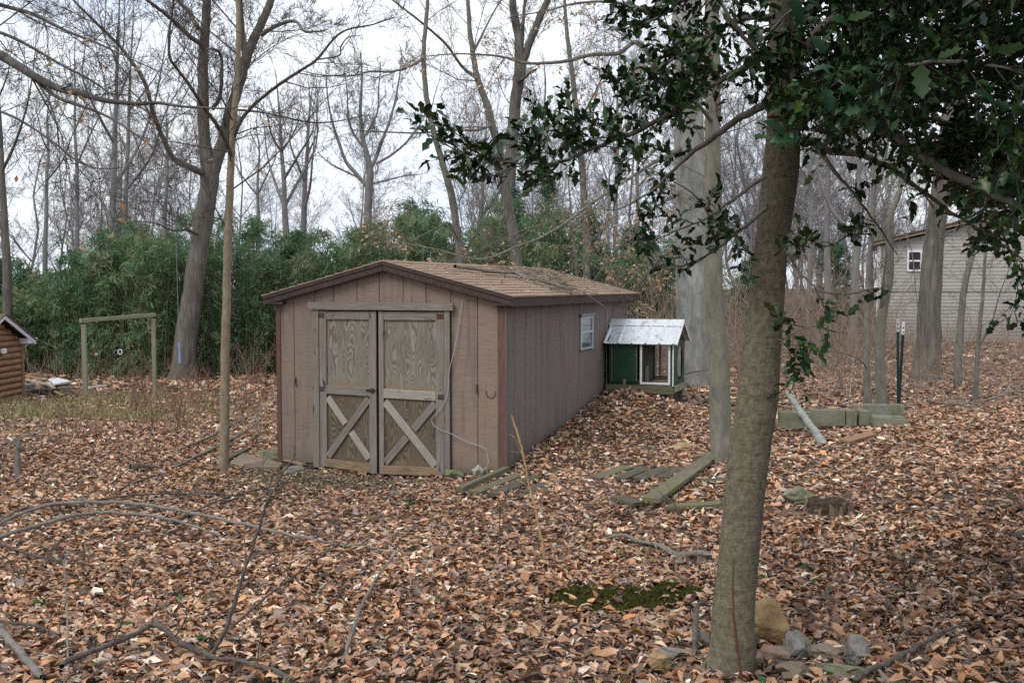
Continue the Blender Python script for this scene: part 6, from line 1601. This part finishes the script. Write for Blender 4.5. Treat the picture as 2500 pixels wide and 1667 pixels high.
stick('fallen_branch', [(1452, 1328, .02), (1520, 1326, .06), (1560, 1338, .05), (1605, 1348, .05), (1661, 1370, .04), (1700, 1368, .05), (1760, 1372, .03)], [.010, .011, .013, .017, .022, .022, .020], 'branch_fallen', 'twisted root-like branch reaching to the holly trunk', n=30, sides=7, seed=23, twigs=4, tl=.4)
stick('fallen_branch', [(2080, 1690, .05), (2139, 1662, .06), (2237, 1612, .06), (2310, 1563, .05), (2365, 1538, .03)], [.014, .014, .012, .009, .005], 'branch_fallen_dark', 'dark branch in the bottom right leaves', n=26, sides=7, seed=24, twigs=5, tl=.4)
stick('fallen_branch', [(1945, 1530, .10), (1990, 1565, .12), (2050, 1605, .10), (2100, 1650, .06)], [.006, .006, .005, .004], 'branch_fallen_dark', 'thin grey twig crossing the rock pile', n=18, sides=5, seed=25, twigs=2)
stick('bent_root', [(1695, 1612, .0), (1697, 1585, .10), (1700, 1562, .16), (1712, 1553, .17), (1730, 1552, .15)], [.014, .014, .013, .012, .010], 'branch_fallen_dark', 'hooked dark root left of the holly trunk foot', 'root', 14, 7, .002, 26)
stick('fallen_branch', [(2260, 985, .05), (2330, 1000, .08), (2420, 990, .10), (2520, 960, .15)], [.012, .014, .014, .012], 'branch_fallen', 'pale branch lying at the right below the stout tree', n=20, sides=6, seed=27, twigs=5, tl=.6)
stick('fallen_branch', [(1905, 930, .10), (1980, 915, .16), (2060, 893, .22), (2130, 860, .35)], [.018, .017, .014, .010], 'branch_fallen', 'grey branch slanting in the brush behind the blocks', n=20, sides=6, seed=28, twigs=6, tl=.7)
stick('fallen_branch', [(2085, 905, .4), (2078, 960, .2), (2070, 1000, .02)], [.006, .006, .006], 'log_pale', 'thin white twig standing behind the block row', n=12, sides=5, seed=29)
stick('fallen_branch', [(900, 1280, .02), (990, 1230, .04), (1040, 1200, .02)], [.006, .006, .003], 'branch_fallen_dark', 'thin twig in the leaves below the right door', n=14, sides=5, seed=30)
# standing stalks and seedlings
def stalk(label, ln, rad, mat, seed, twigs=0, tl=.3, sides=6, n=26, cat='stem', name='bare_stem', wob=.003):
    """first pixel is on the ground, the others are taken at that depth"""
    rng = random.Random(seed); b = gp(*ln[0]); pts = [b] + [P(x, y, b.y + (dy[0] if dy else 0)) for x, y, *dy in ln[1:]]
    return stick3(name, pts, rad, mat, label, cat, n, sides, wob, rng, twigs, None, tl)
stalk('thin forked sapling stem standing in the lower left leaves', [(501, 1628), (530, 1575), (555, 1525), (589, 1414), (612, 1350), (628, 1303), (651, 1227), (672, 1190), (693, 1150), (712, 1125), (721, 1098), (710, 1086)], [.012, .0115, .011, .009, .008, .0075, .006, .0055, .005, .004, .003, .002], 'red_stem' if 0 else 'branch_fallen_dark', 51, 4, .25, n=40)
stalk('slanting shoot forking right from the thin sapling stem', [(548, 1545), (600, 1500), (660, 1448), (727, 1399), (810, 1338), (900, 1276), (930, 1262)], [.009, .008, .0075, .007, .005, .003, .002], 'branch_fallen_dark', 52, 3, .3, n=26)
stalk('dry yellow weed stalk standing before the shed corner', [(1333, 1388), (1325, 1330), (1313, 1272), (1302, 1220), (1290, 1176), (1282, 1130), (1270, 1080), (1258, 1040), (1249, 1012)], [.010, .010, .009, .008, .0075, .0075, .007, .007, .005], 'dry_stalk', 53, 3, .18, n=30)
stalk('very thin dark stem left of the dry weed stalk', [(1219, 1366), (1220, 1310), (1221, 1261), (1235, 1210), (1249, 1168)], [.005, .005, .0045, .004, .003], 'branch_fallen_dark', 54, 2, .2)
stalk('dark red whip rising before the holly trunk', [(1811, 1690), (1808, 1640), (1800, 1580), (1794, 1535), (1790, 1480), (1789, 1433), (1792, 1355)], [.007, .0068, .0062, .006, .005, .004, .002], 'red_stem', 55, 0)
stalk('thin arching brown shoot right of the stump', [(2103, 1228), (2106, 1180), (2120, 1145), (2140, 1120), (2165, 1105)], [.004, .004, .0035, .003, .002], 'red_stem', 56, 0)
stalk('short thin shoot beside the arching one', [(2138, 1230), (2137, 1190), (2140, 1155)], [.0035, .003, .002], 'red_stem', 57, 0)
stalk('pale grey bare twiggy seedling over the planks', [(1650, 1300), (1660, 1262), (1640, 1225), (1590, 1185), (1580, 1160)], [.004, .004, .0035, .003, .002], 'branch_fallen', 58, 7, .35)
stalk('grey twiggy seedling before the diagonal plank', [(1560, 1290), (1540, 1250), (1500, 1225), (1470, 1190)], [.004, .0035, .003, .002], 'branch_fallen', 59, 7, .3)

# red briar canes left of the shed: one bush each
def briar(px, py, n, hgt_, label, seed, spread=.5):
    rng = random.Random(seed); b = gp(px, py); root = empty('briar_bush', b, 0, label, 'briar', 'reddish briar bushes on the left')
    for k in range(int(n * 1.5)):
        a = rng.uniform(0, 6.283); o = Vector((math.cos(a), math.sin(a), 0)); H = hgt_ * rng.uniform(.5, 1.15); W = spread * rng.uniform(.3, 1.2)
        p = Vector((rng.uniform(-.22, .22), rng.uniform(-.22, .22), -.02)); tb = Tubes()
        arch = rng.random() < .55
        pts = [p + o * W * f + Vector((0, 0, H * (f * 1.9 - f * f * 1.15) if arch else H * f)) + rvec(rng) * .015 for f in (0, .2, .4, .6, .8, 1.0)]
        tb.add(pts, [.0065, .006, .0055, .005, .004, .003], 4)
        spawn(tb, pts, [.005] * 6, 0, 1, rng, .05, .25, 6, .3, (.5, 1.1), .003, None, H)
        tb.build('cane', 'briar', root)
for i, (x, y, n, h, s, lb) in enumerate([
    (180, 1070, 9, .75, .45, 'reddish briar clump nearest the left edge'), (330, 1010, 10, .9, .6, 'briar bush on the grass below the swing frame'), (395, 1060, 9, .8, .5, 'dense briar clump left of the slim tree'),
    (440, 1050, 10, 1.0, .5, 'tallest briar clump close to the slim tree'), (610, 1000, 10, .9, .6, 'briar bush between the slim tree and the shed'), (480, 985, 9, .9, .7, 'briar bush before the oak trunk'),
    (360, 955, 8, 1.0, .7, 'bright red arching briar beside the swing post'), (640, 985, 8, .8, .5, 'briar clump close to the shed corner'), (270, 1090, 7, .6, .4, 'low briar in the leaves far left'), (545, 1000, 8, .8, .5, 'briar stems right behind the slim tree'), (620, 935, 9, 1.3, .9, 'tall pale thicket before the bamboo beside the shed')]):
    briar(x, y, n, h, lb, 200 + i, s)

# ------------------------------------------------------------------ brush, grass, moss, seedlings
def brush():
    rng = random.Random(5); tb = Tubes()
    def put(x, y, H, n, rs=1.0):
        z = h1(x, y)
        for _ in range(n):
            p = Vector((x + rng.uniform(-.35, .35), y + rng.uniform(-.35, .35), z - .03)); d = Vector((rng.uniform(-.5, .5), rng.uniform(-.4, .4), 1)) * H * rng.uniform(.4, 1.1)
            e = p + d + rvec(rng) * .25 * H; r = rng.uniform(.003, .006) * rs
            tb.add([p, p + d * .5 + rvec(rng) * .12 * H, e], [r, r * .8, r * .4], 3)
            for _ in range(2):
                f = rng.uniform(.3, 1); q = p.lerp(e, f); w = (d.normalized() + rvec(rng) * .9) * H * rng.uniform(.15, .4); tb.add([q, q + w * .55 + rvec(rng) * .03, q + w], [r * .5, r * .4, r * .25], 3)
    for _ in range(560):
        Y = 19 + 22 * rng.random() ** 1.1; px = rng.uniform(1810, 2560); x = (px - 1250) / FPX * Y
        put(x, Y, rng.uniform(.35, 1.15) * (1.5 if Y > 26 else .8), 4)
    for _ in range(150):
        Y = rng.uniform(21, 34); px = rng.uniform(1380, 1830); put((px - 1250) / FPX * Y, Y, rng.uniform(.5, 1.9), 3)
    for _ in range(520):
        Y = rng.uniform(27, 60); px = rng.uniform(1480, 2160); put((px - 1250) / FPX * Y, Y, rng.uniform(1.0, 3.4), 4, 1.9)
    for _ in range(160):
        Y = rng.uniform(44, 60); px = rng.uniform(-100, 1500); put((px - 1250) / FPX * Y, Y, rng.uniform(1.5, 3.6), 3, 2.2)
    for _ in range(90):
        Y = rng.uniform(30.5, 33.5); px = rng.uniform(40, 660); put((px - 1250) / FPX * Y, Y, rng.uniform(.3, 1.3), 3)
    for _ in range(120):                    # fine dead twigs lying about
        Y = rng.uniform(14.5, 24); px = rng.uniform(1850, 2560); x = (px - 1250) / FPX * Y; z = h1(x, Y)
        a = rng.uniform(0, 6.28); L = rng.uniform(.4, 1.6); o = Vector((math.cos(a), math.sin(a) * .6, rng.uniform(0, .25))) * L
        p = Vector((x, Y, z + .04)); tb.add([p, p + o * .5 + rvec(rng) * .06, p + o], [.008, .007, .004], 4)
    o = tb.build('undergrowth', 'brush_mat'); tag(o, 'brown tangle of bare brush under the trees', 'undergrowth', None, 'stuff')
m_bark('brush_mat', (.20, .145, .11), (.40, .31, .245), (1, 1, 1), 6, None, 0)
brush()
def dead_twigs():
    """small twigs strewn through the leaf litter"""
    rng = random.Random(6); tb = Tubes()
    for _ in range(1100):
        Y = 4.2 + 12 * rng.random() ** 1.3; px = rng.uniform(-60, 2560); x = (px - 1250) / FPX * Y; z = h1(x, Y) + .035
        q = Vector((x, Y, 0)) - SC; u, v = q.dot(SU), q.dot(SV)
        if -3.1 < u < .06 and -.05 < v < 6.3: continue
        a = rng.uniform(0, 6.28); L = rng.uniform(.08, .42); o = Vector((math.cos(a), math.sin(a), rng.uniform(-.05, .2))) * L; r = rng.uniform(.0012, .0035)
        p = Vector((x, Y, z)); tb.add([p, p + o * .5 + rvec(rng) * .03, p + o], [r, r * .9, r * .6], 3)
    tag(tb.build('fallen_twigs', 'branch_fallen'), 'thin dead twigs strewn through the fallen leaves', 'twigs', None, 'stuff')
dead_twigs()

# moss cushion in the leaves
_MC = gp(1530, 1470); MOSS = (_MC.x, _MC.y)
def moss_mask(x, y):
    dx, dy = (x - MOSS[0]) / .44, (y - MOSS[1]) / .30
    return dx * dx + dy * dy + .40 * np.sin(x * 9 + 2) * np.sin(y * 11) + .25 * np.sin(x * 23) * np.cos(y * 19) + .22 * np.sin(x * 41 + y * 13) * np.sin(y * 47)
def moss():
    n = 70000; x = NR.uniform(MOSS[0] - .75, MOSS[0] + .75, n); y = NR.uniform(MOSS[1] - .5, MOSS[1] + .5, n)
    m = moss_mask(x, y); s = (m < 1.0) & (NR.random(n) < np.clip((1.05 - m) * 3, 0, 1)); x, y, m = x[s], y[s], m[s]; n = len(x)
    lump = .012 * np.sin(x * 31) * np.sin(y * 27 + 1) + .010 * np.sin(x * 55 + y * 40)
    pos = np.c_[x, y, hgt(x, y) + .020 + .035 * np.clip(1 - m, 0, .8) + lump]
    ax = np.c_[NR.normal(0, .45, n), NR.normal(0, .45, n), np.ones(n)]
    tm = [(np.array([(-.5, -.16, 0), (-.5, .16, 0), (.5, 0, .1)]), np.array([(0, 1, 2)]))]
    v, f, t = leaf_batch(tm, pos, ax, rnd_dirs(n), NR.uniform(.016, .032, n), pick([(.045, .054, .014), (.075, .082, .020), (.11, .115, .030), (.09, .068, .032)], [3, 3, 2, 2.2], n))
    # dark peaty bed under the stems
    o = meshobj('moss_patch', np_mesh('moss_patch', v, f, 'moss_mat', t)); tag(o, 'dark green moss cushion in the foreground leaves', 'moss', None, 'stuff')
moss()
def grass():
    n = 9000; px = NR.normal(190, 190, n); Y = NR.uniform(20.5, 27, n); x = (px - 1250) / FPX * Y
    m = (px < 640) & (np.sin(x * 1.1 + 1) * np.sin(Y * 1.4) + NR.normal(0, .45, n) > -.1); x, Y = x[m], Y[m]
    # sparse tufts by the doors and among the leaves
    k = 900; x2 = NR.normal(-2.7, .5, k); y2 = NR.normal(12.9, .5, k); x = np.r_[x, x2]; Y = np.r_[Y, y2]; n = len(x)
    ax = np.c_[NR.normal(0, .7, n), NR.normal(0, .7, n), np.ones(n)]; sc = np.r_[NR.uniform(.09, .20, n - k), NR.uniform(.03, .07, k)]
    pos = np.c_[x, Y, hgt(x, Y) + sc * .3 + .015]
    tm = [(np.array([(-.5, -.05, 0), (-.5, .05, 0), (0, .04, .03), (.5, 0, -.02)]), np.array([(0, 1, 2), (0, 2, 3)]))]
    v, f, t = leaf_batch(tm, pos, ax, rnd_dirs(n), sc, pick([(.13, .16, .06), (.20, .20, .08), (.34, .28, .15)], [2, 3, 3], n), wscale=np.full(n, 1.6))
    tag(meshobj('grass', np_mesh('grass', v, f, 'grass_mat', t)), 'thin patchy grass growing through leaves in the yard', 'grass', None, 'stuff')
grass()
def weeds():
    n = 8000; Y = NR.uniform(17, 30, n); px = NR.uniform(-60, 700, n); x = (px - 1250) / FPX * Y
    c = np.sin(x * 1.9 + .4) * np.sin(Y * 1.7 + 1) + .5 * np.sin(x * 4.3) + NR.normal(0, .3, n) > .25; x, Y = x[c], Y[c]; n = len(x)
    q0, q1 = x - SC.x, Y - SC.y; c = q0 * SU.x + q1 * SU.y < -3.2; x, Y = x[c], Y[c]; n = len(x)
    ax = np.c_[NR.normal(0, .4, n), NR.normal(0, .4, n), np.ones(n)]; sc = NR.uniform(.12, .42, n) * NR.uniform(.4, 1, n)
    pos = np.c_[x, Y, hgt(x, Y) + sc * .42]
    tm = [(np.array([(-.5, -.012, 0), (-.5, .012, 0), (.1, .012, .06), (.5, 0, .0), (.1, -.012, .06)]), np.array([(0, 1, 2), (0, 2, 4), (4, 2, 3)]))]
    v, f, t = leaf_batch(tm, pos, ax, rnd_dirs(n), sc, pick([(.38, .28, .17), (.28, .17, .11), (.44, .35, .23), (.24, .13, .09)], [3, 3, 2, 2], n), wscale=np.full(n, 1.3))
    tag(meshobj('dry_weeds', np_mesh('dry_weeds', v, f, 'grass_mat', t)), 'thin dry tan weeds standing in the yard left of the shed', 'weeds', None, 'stuff')
weeds()
def seedlings():
    n = 420; Y = 4.6 + 7 * NR.random(n) ** 1.2; px = NR.uniform(0, 2500, n); x = (px - 1250) / FPX * Y
    c = np.sin(x * 3.1 + 2) * np.sin(Y * 2.3) + NR.normal(0, .35, n) > .25; x, Y = x[c], Y[c]; n = len(x)
    ax = rnd_dirs(n); ax[:, 2] = np.abs(ax[:, 2]) * .3; pos = np.c_[x, Y, hgt(x, Y) + NR.uniform(.035, .06, n)]
    tm = [leaf_grid(2, .38, .6, .25), leaf_grid(2, .30, .5, .4)]
    v, f, t = leaf_batch(tm, pos, ax, np.tile([0, -.2, 1.0], (n, 1)) + NR.normal(0, .3, (n, 3)), NR.uniform(.022, .055, n), pick([(.05, .12, .04), (.09, .17, .05), (.04, .09, .035)], [2, 1, 1], n))
    tag(meshobj('seedlings', np_mesh('seedlings', v, f, 'bamboo_leaf', t)), 'scattered small green seedlings poking through the leaves', 'ground cover', None, 'stuff')
seedlings()
# a green sprig in the open leaves before the doors and the big green leaf low on the left
def sprig(px, py, leaves, label, size=.06, seed=0, hh=.12):
    rng = random.Random(seed); b = gp(px, py); root = empty('green_sprig', b, 0, label, 'plant'); tb = Tubes()
    tv, tf = leaf_grid(4, .30, .7, .3); me = np_mesh('leaf', tv, tf, 'bamboo_leaf', np.tile((.05, .12, .04), (len(tv), 1)))
    top = Vector((rng.uniform(-.03, .03), 0, hh)); tb.add([Vector((0, 0, -.01)), top * .5, top], [.003, .0025, .002], 4); tb.build('stem', 'grass_stem', root)
    for k in range(leaves):
        o = meshobj('leaf', me, root); a = rng.uniform(0, 6.28); o.location = top * rng.uniform(.5, 1) + Vector((math.cos(a), math.sin(a), .1)) * size * .5; o.rotation_euler = (rng.uniform(-.5, .5), rng.uniform(-.6, .2), a); o.scale = (size,) * 3
m_simple('grass_stem', (.08, .12, .04), .2)
sprig(1003, 1253, 7, 'small green sprig in the leaves below the doors', .075, 1)
sprig(498, 1575, 3, 'single broad green leaf by the forked stem', .07, 2, .05)
sprig(105, 1490, 4, 'green sprig at the lower left among branches', .06, 3, .06)

# ------------------------------------------------------------------ leaf litter
rl_ = random.Random(31)
LIT_N = [leaf_grid(3, w, b, c, t) for w, b, c, t in ((.30, .35, .35, 0), (.27, .8, .45, .4), (.33, -.3, .25, -.3), (.24, 1.2, .9, .5), (.30, .2, .8, .2), (.34, .5, .12, -.5), (.26, -.7, .4, .3), (.25, .5, 1.25, -.2), (.31, .25, .5, .7),
                                             (.22, 1.7, .5, .2), (.29, .6, .65, -.7), (.36, .3, .2, .25))] + [lobed(rl_)]
LIT_M = [(np.array([(-.5, 0, a0), (-.02 + o, -w, b0), (.5, 0, c0), (.03 - o, w, d0), (.0, .02, e0)]), np.array([(0, 1, 4), (1, 2, 4), (2, 3, 4), (3, 0, 4)])) for w, a0, b0, c0, d0, e0, o in
         ((.27, .05, .08, .1, .12, -.03, 0), (.22, .2, .05, .02, .22, 0, .1), (.30, 0, .15, .16, 0, -.02, -.08), (.24, -.08, .02, -.06, .05, .10, .05), (.18, .10, .2, .14, .22, -.04, 0), (.31, .12, 0, .03, .06, 0, -.12))]
LIT_F = [(np.array([(-.5, -.22, .05), (.05, -.30, -.03), (.5, .05, .14), (-.05, .30, .10)]), np.array([(0, 1, 2), (0, 2, 3)])), (np.array([(-.5, 0, .1), (0, -.28, 0), (.5, 0, -.05), (0, .26, .2)]), np.array([(0, 1, 3), (1, 2, 3)]))]
PAL = [(.39, .215, .115), (.30, .150, .078), (.46, .305, .195), (.19, .105, .070), (.58, .46, .36), (.115, .075, .058), (.31, .21, .16), (.24, .19, .165), (.40, .185, .075)]
WTS = [5.0, 4.4, 3.2, 3.6, 1.1, 2.0, 2.0, .9, 1.0]
def litter():
    parts = []
    planks = []
    for (y0, y1, dens, tm, s0, s1, up) in ((3.6, 8.0, 1060, LIT_N, .048, .098, .010), (8.0, 16.5, 680, LIT_M, .05, .098, .010), (16.5, 27, 260, LIT_F, .065, .12, .012), (27, 62, 42, LIT_F, .13, .24, .015)):
        n = int(dens * 1.12 * .4547 * 1.0 * (y1 * y1 - y0 * y0))
        Y = np.sqrt(NR.uniform(y0 * y0, y1 * y1, n)); px = NR.uniform(-180, 2680, n); x = (px - 1250) / FPX * Y
        q0, q1 = x - SC.x, Y - SC.y; u = q0 * SU.x + q1 * SU.y; v = q0 * SV.x + q1 * SV.y
        keep = ~((u > -3.12) & (u < .03) & (v > -.02) & (v < 6.3))
        # worn bare soil before the doors
        bare = np.exp(-(((u + 1.9) / 1.7) ** 2 + ((v + .75) / .75) ** 2)); keep &= NR.random(n) > bare * 1.05
        keep &= ~((moss_mask(x, Y) < .92) & (NR.random(n) < .96))
        thin = ((Y > 20) & (Y < 27) & (px < 620)); keep &= ~(thin & (NR.random(n) < .45))
        for (a0, b0, a1, b1, hw) in CLEAR:
            dx, dy = a1 - a0, b1 - b0; tt = np.clip(((x - a0) * dx + (Y - b0) * dy) / (dx * dx + dy * dy + 1e-9), 0, 1)
            keep &= ~((np.hypot(x - a0 - tt * dx, Y - b0 - tt * dy) < hw) & (NR.random(n) < .86))
        x, Y, u, v = x[keep], Y[keep], u[keep], v[keep]; n = len(x)
        # leaves drift deeper along the right wall of the shed and in the hollow
        heap = .11 * np.exp(-((u - .45) / .5) ** 2) * ((v > .2) & (v < 4.6))
        z = hgt(x, Y) + up + NR.uniform(0, .03, n) + heap * NR.random(n)
        ax = NR.normal(size=(n, 3)); ax[:, 2] *= .30
        tilt = np.where(NR.random(n) < .24, .85, .30)
        nr = np.c_[NR.normal(0, 1, (n, 2)) * tilt[:, None], np.where(NR.random(n) < .86, 1., -1.)]
        # curled leaves mostly lie convex side up or down with equal chance
        sc = NR.uniform(s0, s1, n) * np.where(NR.random(n) < .10, 1.35, 1) * np.where(NR.random(n) < .28, .6, 1)
        tint = pick(PAL, WTS, n, .24) * 1.22; gr_ = tint.mean(1, keepdims=True); tint = (gr_ + (tint - gr_) * .90) * 1.05
        # patches of fresher or older leaves
        pt = np.sin(x * .8 + 1.1 * np.sin(Y * .5)) * np.sin(Y * .7 + .6); pt2 = np.sin(x * 2.3 + Y) * np.sin(Y * 2.9 - x * .7); tint *= (1 + .13 * pt + .10 * pt2)[:, None]
        parts.append(leaf_batch(tm, np.c_[x, Y, z], ax, nr, sc, tint, wscale=NR.uniform(.5, 1.08, n), crumple=.045 if y0 < 16 else 0))
        print('litter', y0, n)
    n = 70; x = NR.normal(MOSS[0], .30, n); Y = NR.normal(MOSS[1], .2, n)
    parts.append(leaf_batch(LIT_N, np.c_[x, Y, hgt(x, Y) + .055], NR.normal(size=(n, 3)) * [1, 1, .2], np.c_[NR.normal(0, .3, (n, 2)), np.ones(n)], NR.uniform(.025, .075, n), pick(PAL, WTS, n, .2) * 1.2, crumple=.04))
    n = 9000; u = NR.normal(-1.9, 1.1, n); v = NR.normal(-.8, .5, n); k_ = v < -.08; u, v = u[k_], v[k_]; n = len(u)
    x = SC.x + u * SU.x + v * SV.x; Y = SC.y + u * SU.y + v * SV.y
    parts.append(leaf_batch(LIT_F, np.c_[x, Y, hgt(x, Y) + NR.uniform(.004, .02, n)], NR.normal(size=(n, 3)) * [1, 1, .3], np.c_[NR.normal(0, .4, (n, 2)), np.ones(n)], NR.uniform(.012, .05, n), pick([(.20, .15, .10), (.30, .23, .16), (.13, .10, .07), (.42, .34, .26)], [3, 3, 3, 1], n)))
    v, f, t = merge(parts)
    o = meshobj('leaf_litter', np_mesh('leaf_litter', v, f, 'litter', t))
    tag(o, 'thick carpet of fallen brown leaves covering the ground', 'fallen leaves', None, 'stuff')
litter()
# leaves fallen on the roof
def roof_litter():
    n = 420; u = NR.uniform(-1.5, .12, n); v = NR.uniform(-.08, 6.2, n); pos = np.array([tuple(S(a, b, rz(a) + .022)) for a, b in zip(u, v)])
    vv, f, t = leaf_batch(LIT_F, pos, NR.normal(size=(n, 3)) * [1, 1, .15], np.tile([.2, -.1, 1.0], (n, 1)) + NR.normal(0, .25, (n, 3)), NR.uniform(.02, .05, n), pick([(.5, .4, .28), (.3, .18, .1), (.2, .13, .09)], [2, 1, 1], n))
    tag(meshobj('roof_litter', np_mesh('roof_litter', vv, f, 'litter', t)), 'dry leaf scraps scattered on the shed shingles', 'leaf scraps', None, 'stuff')
roof_litter()
print('tris', sum(sum(len(p.vertices) - 2 for p in o.data.polygons) if 0 else len(o.data.loop_triangles) if False else 0 for o in []))
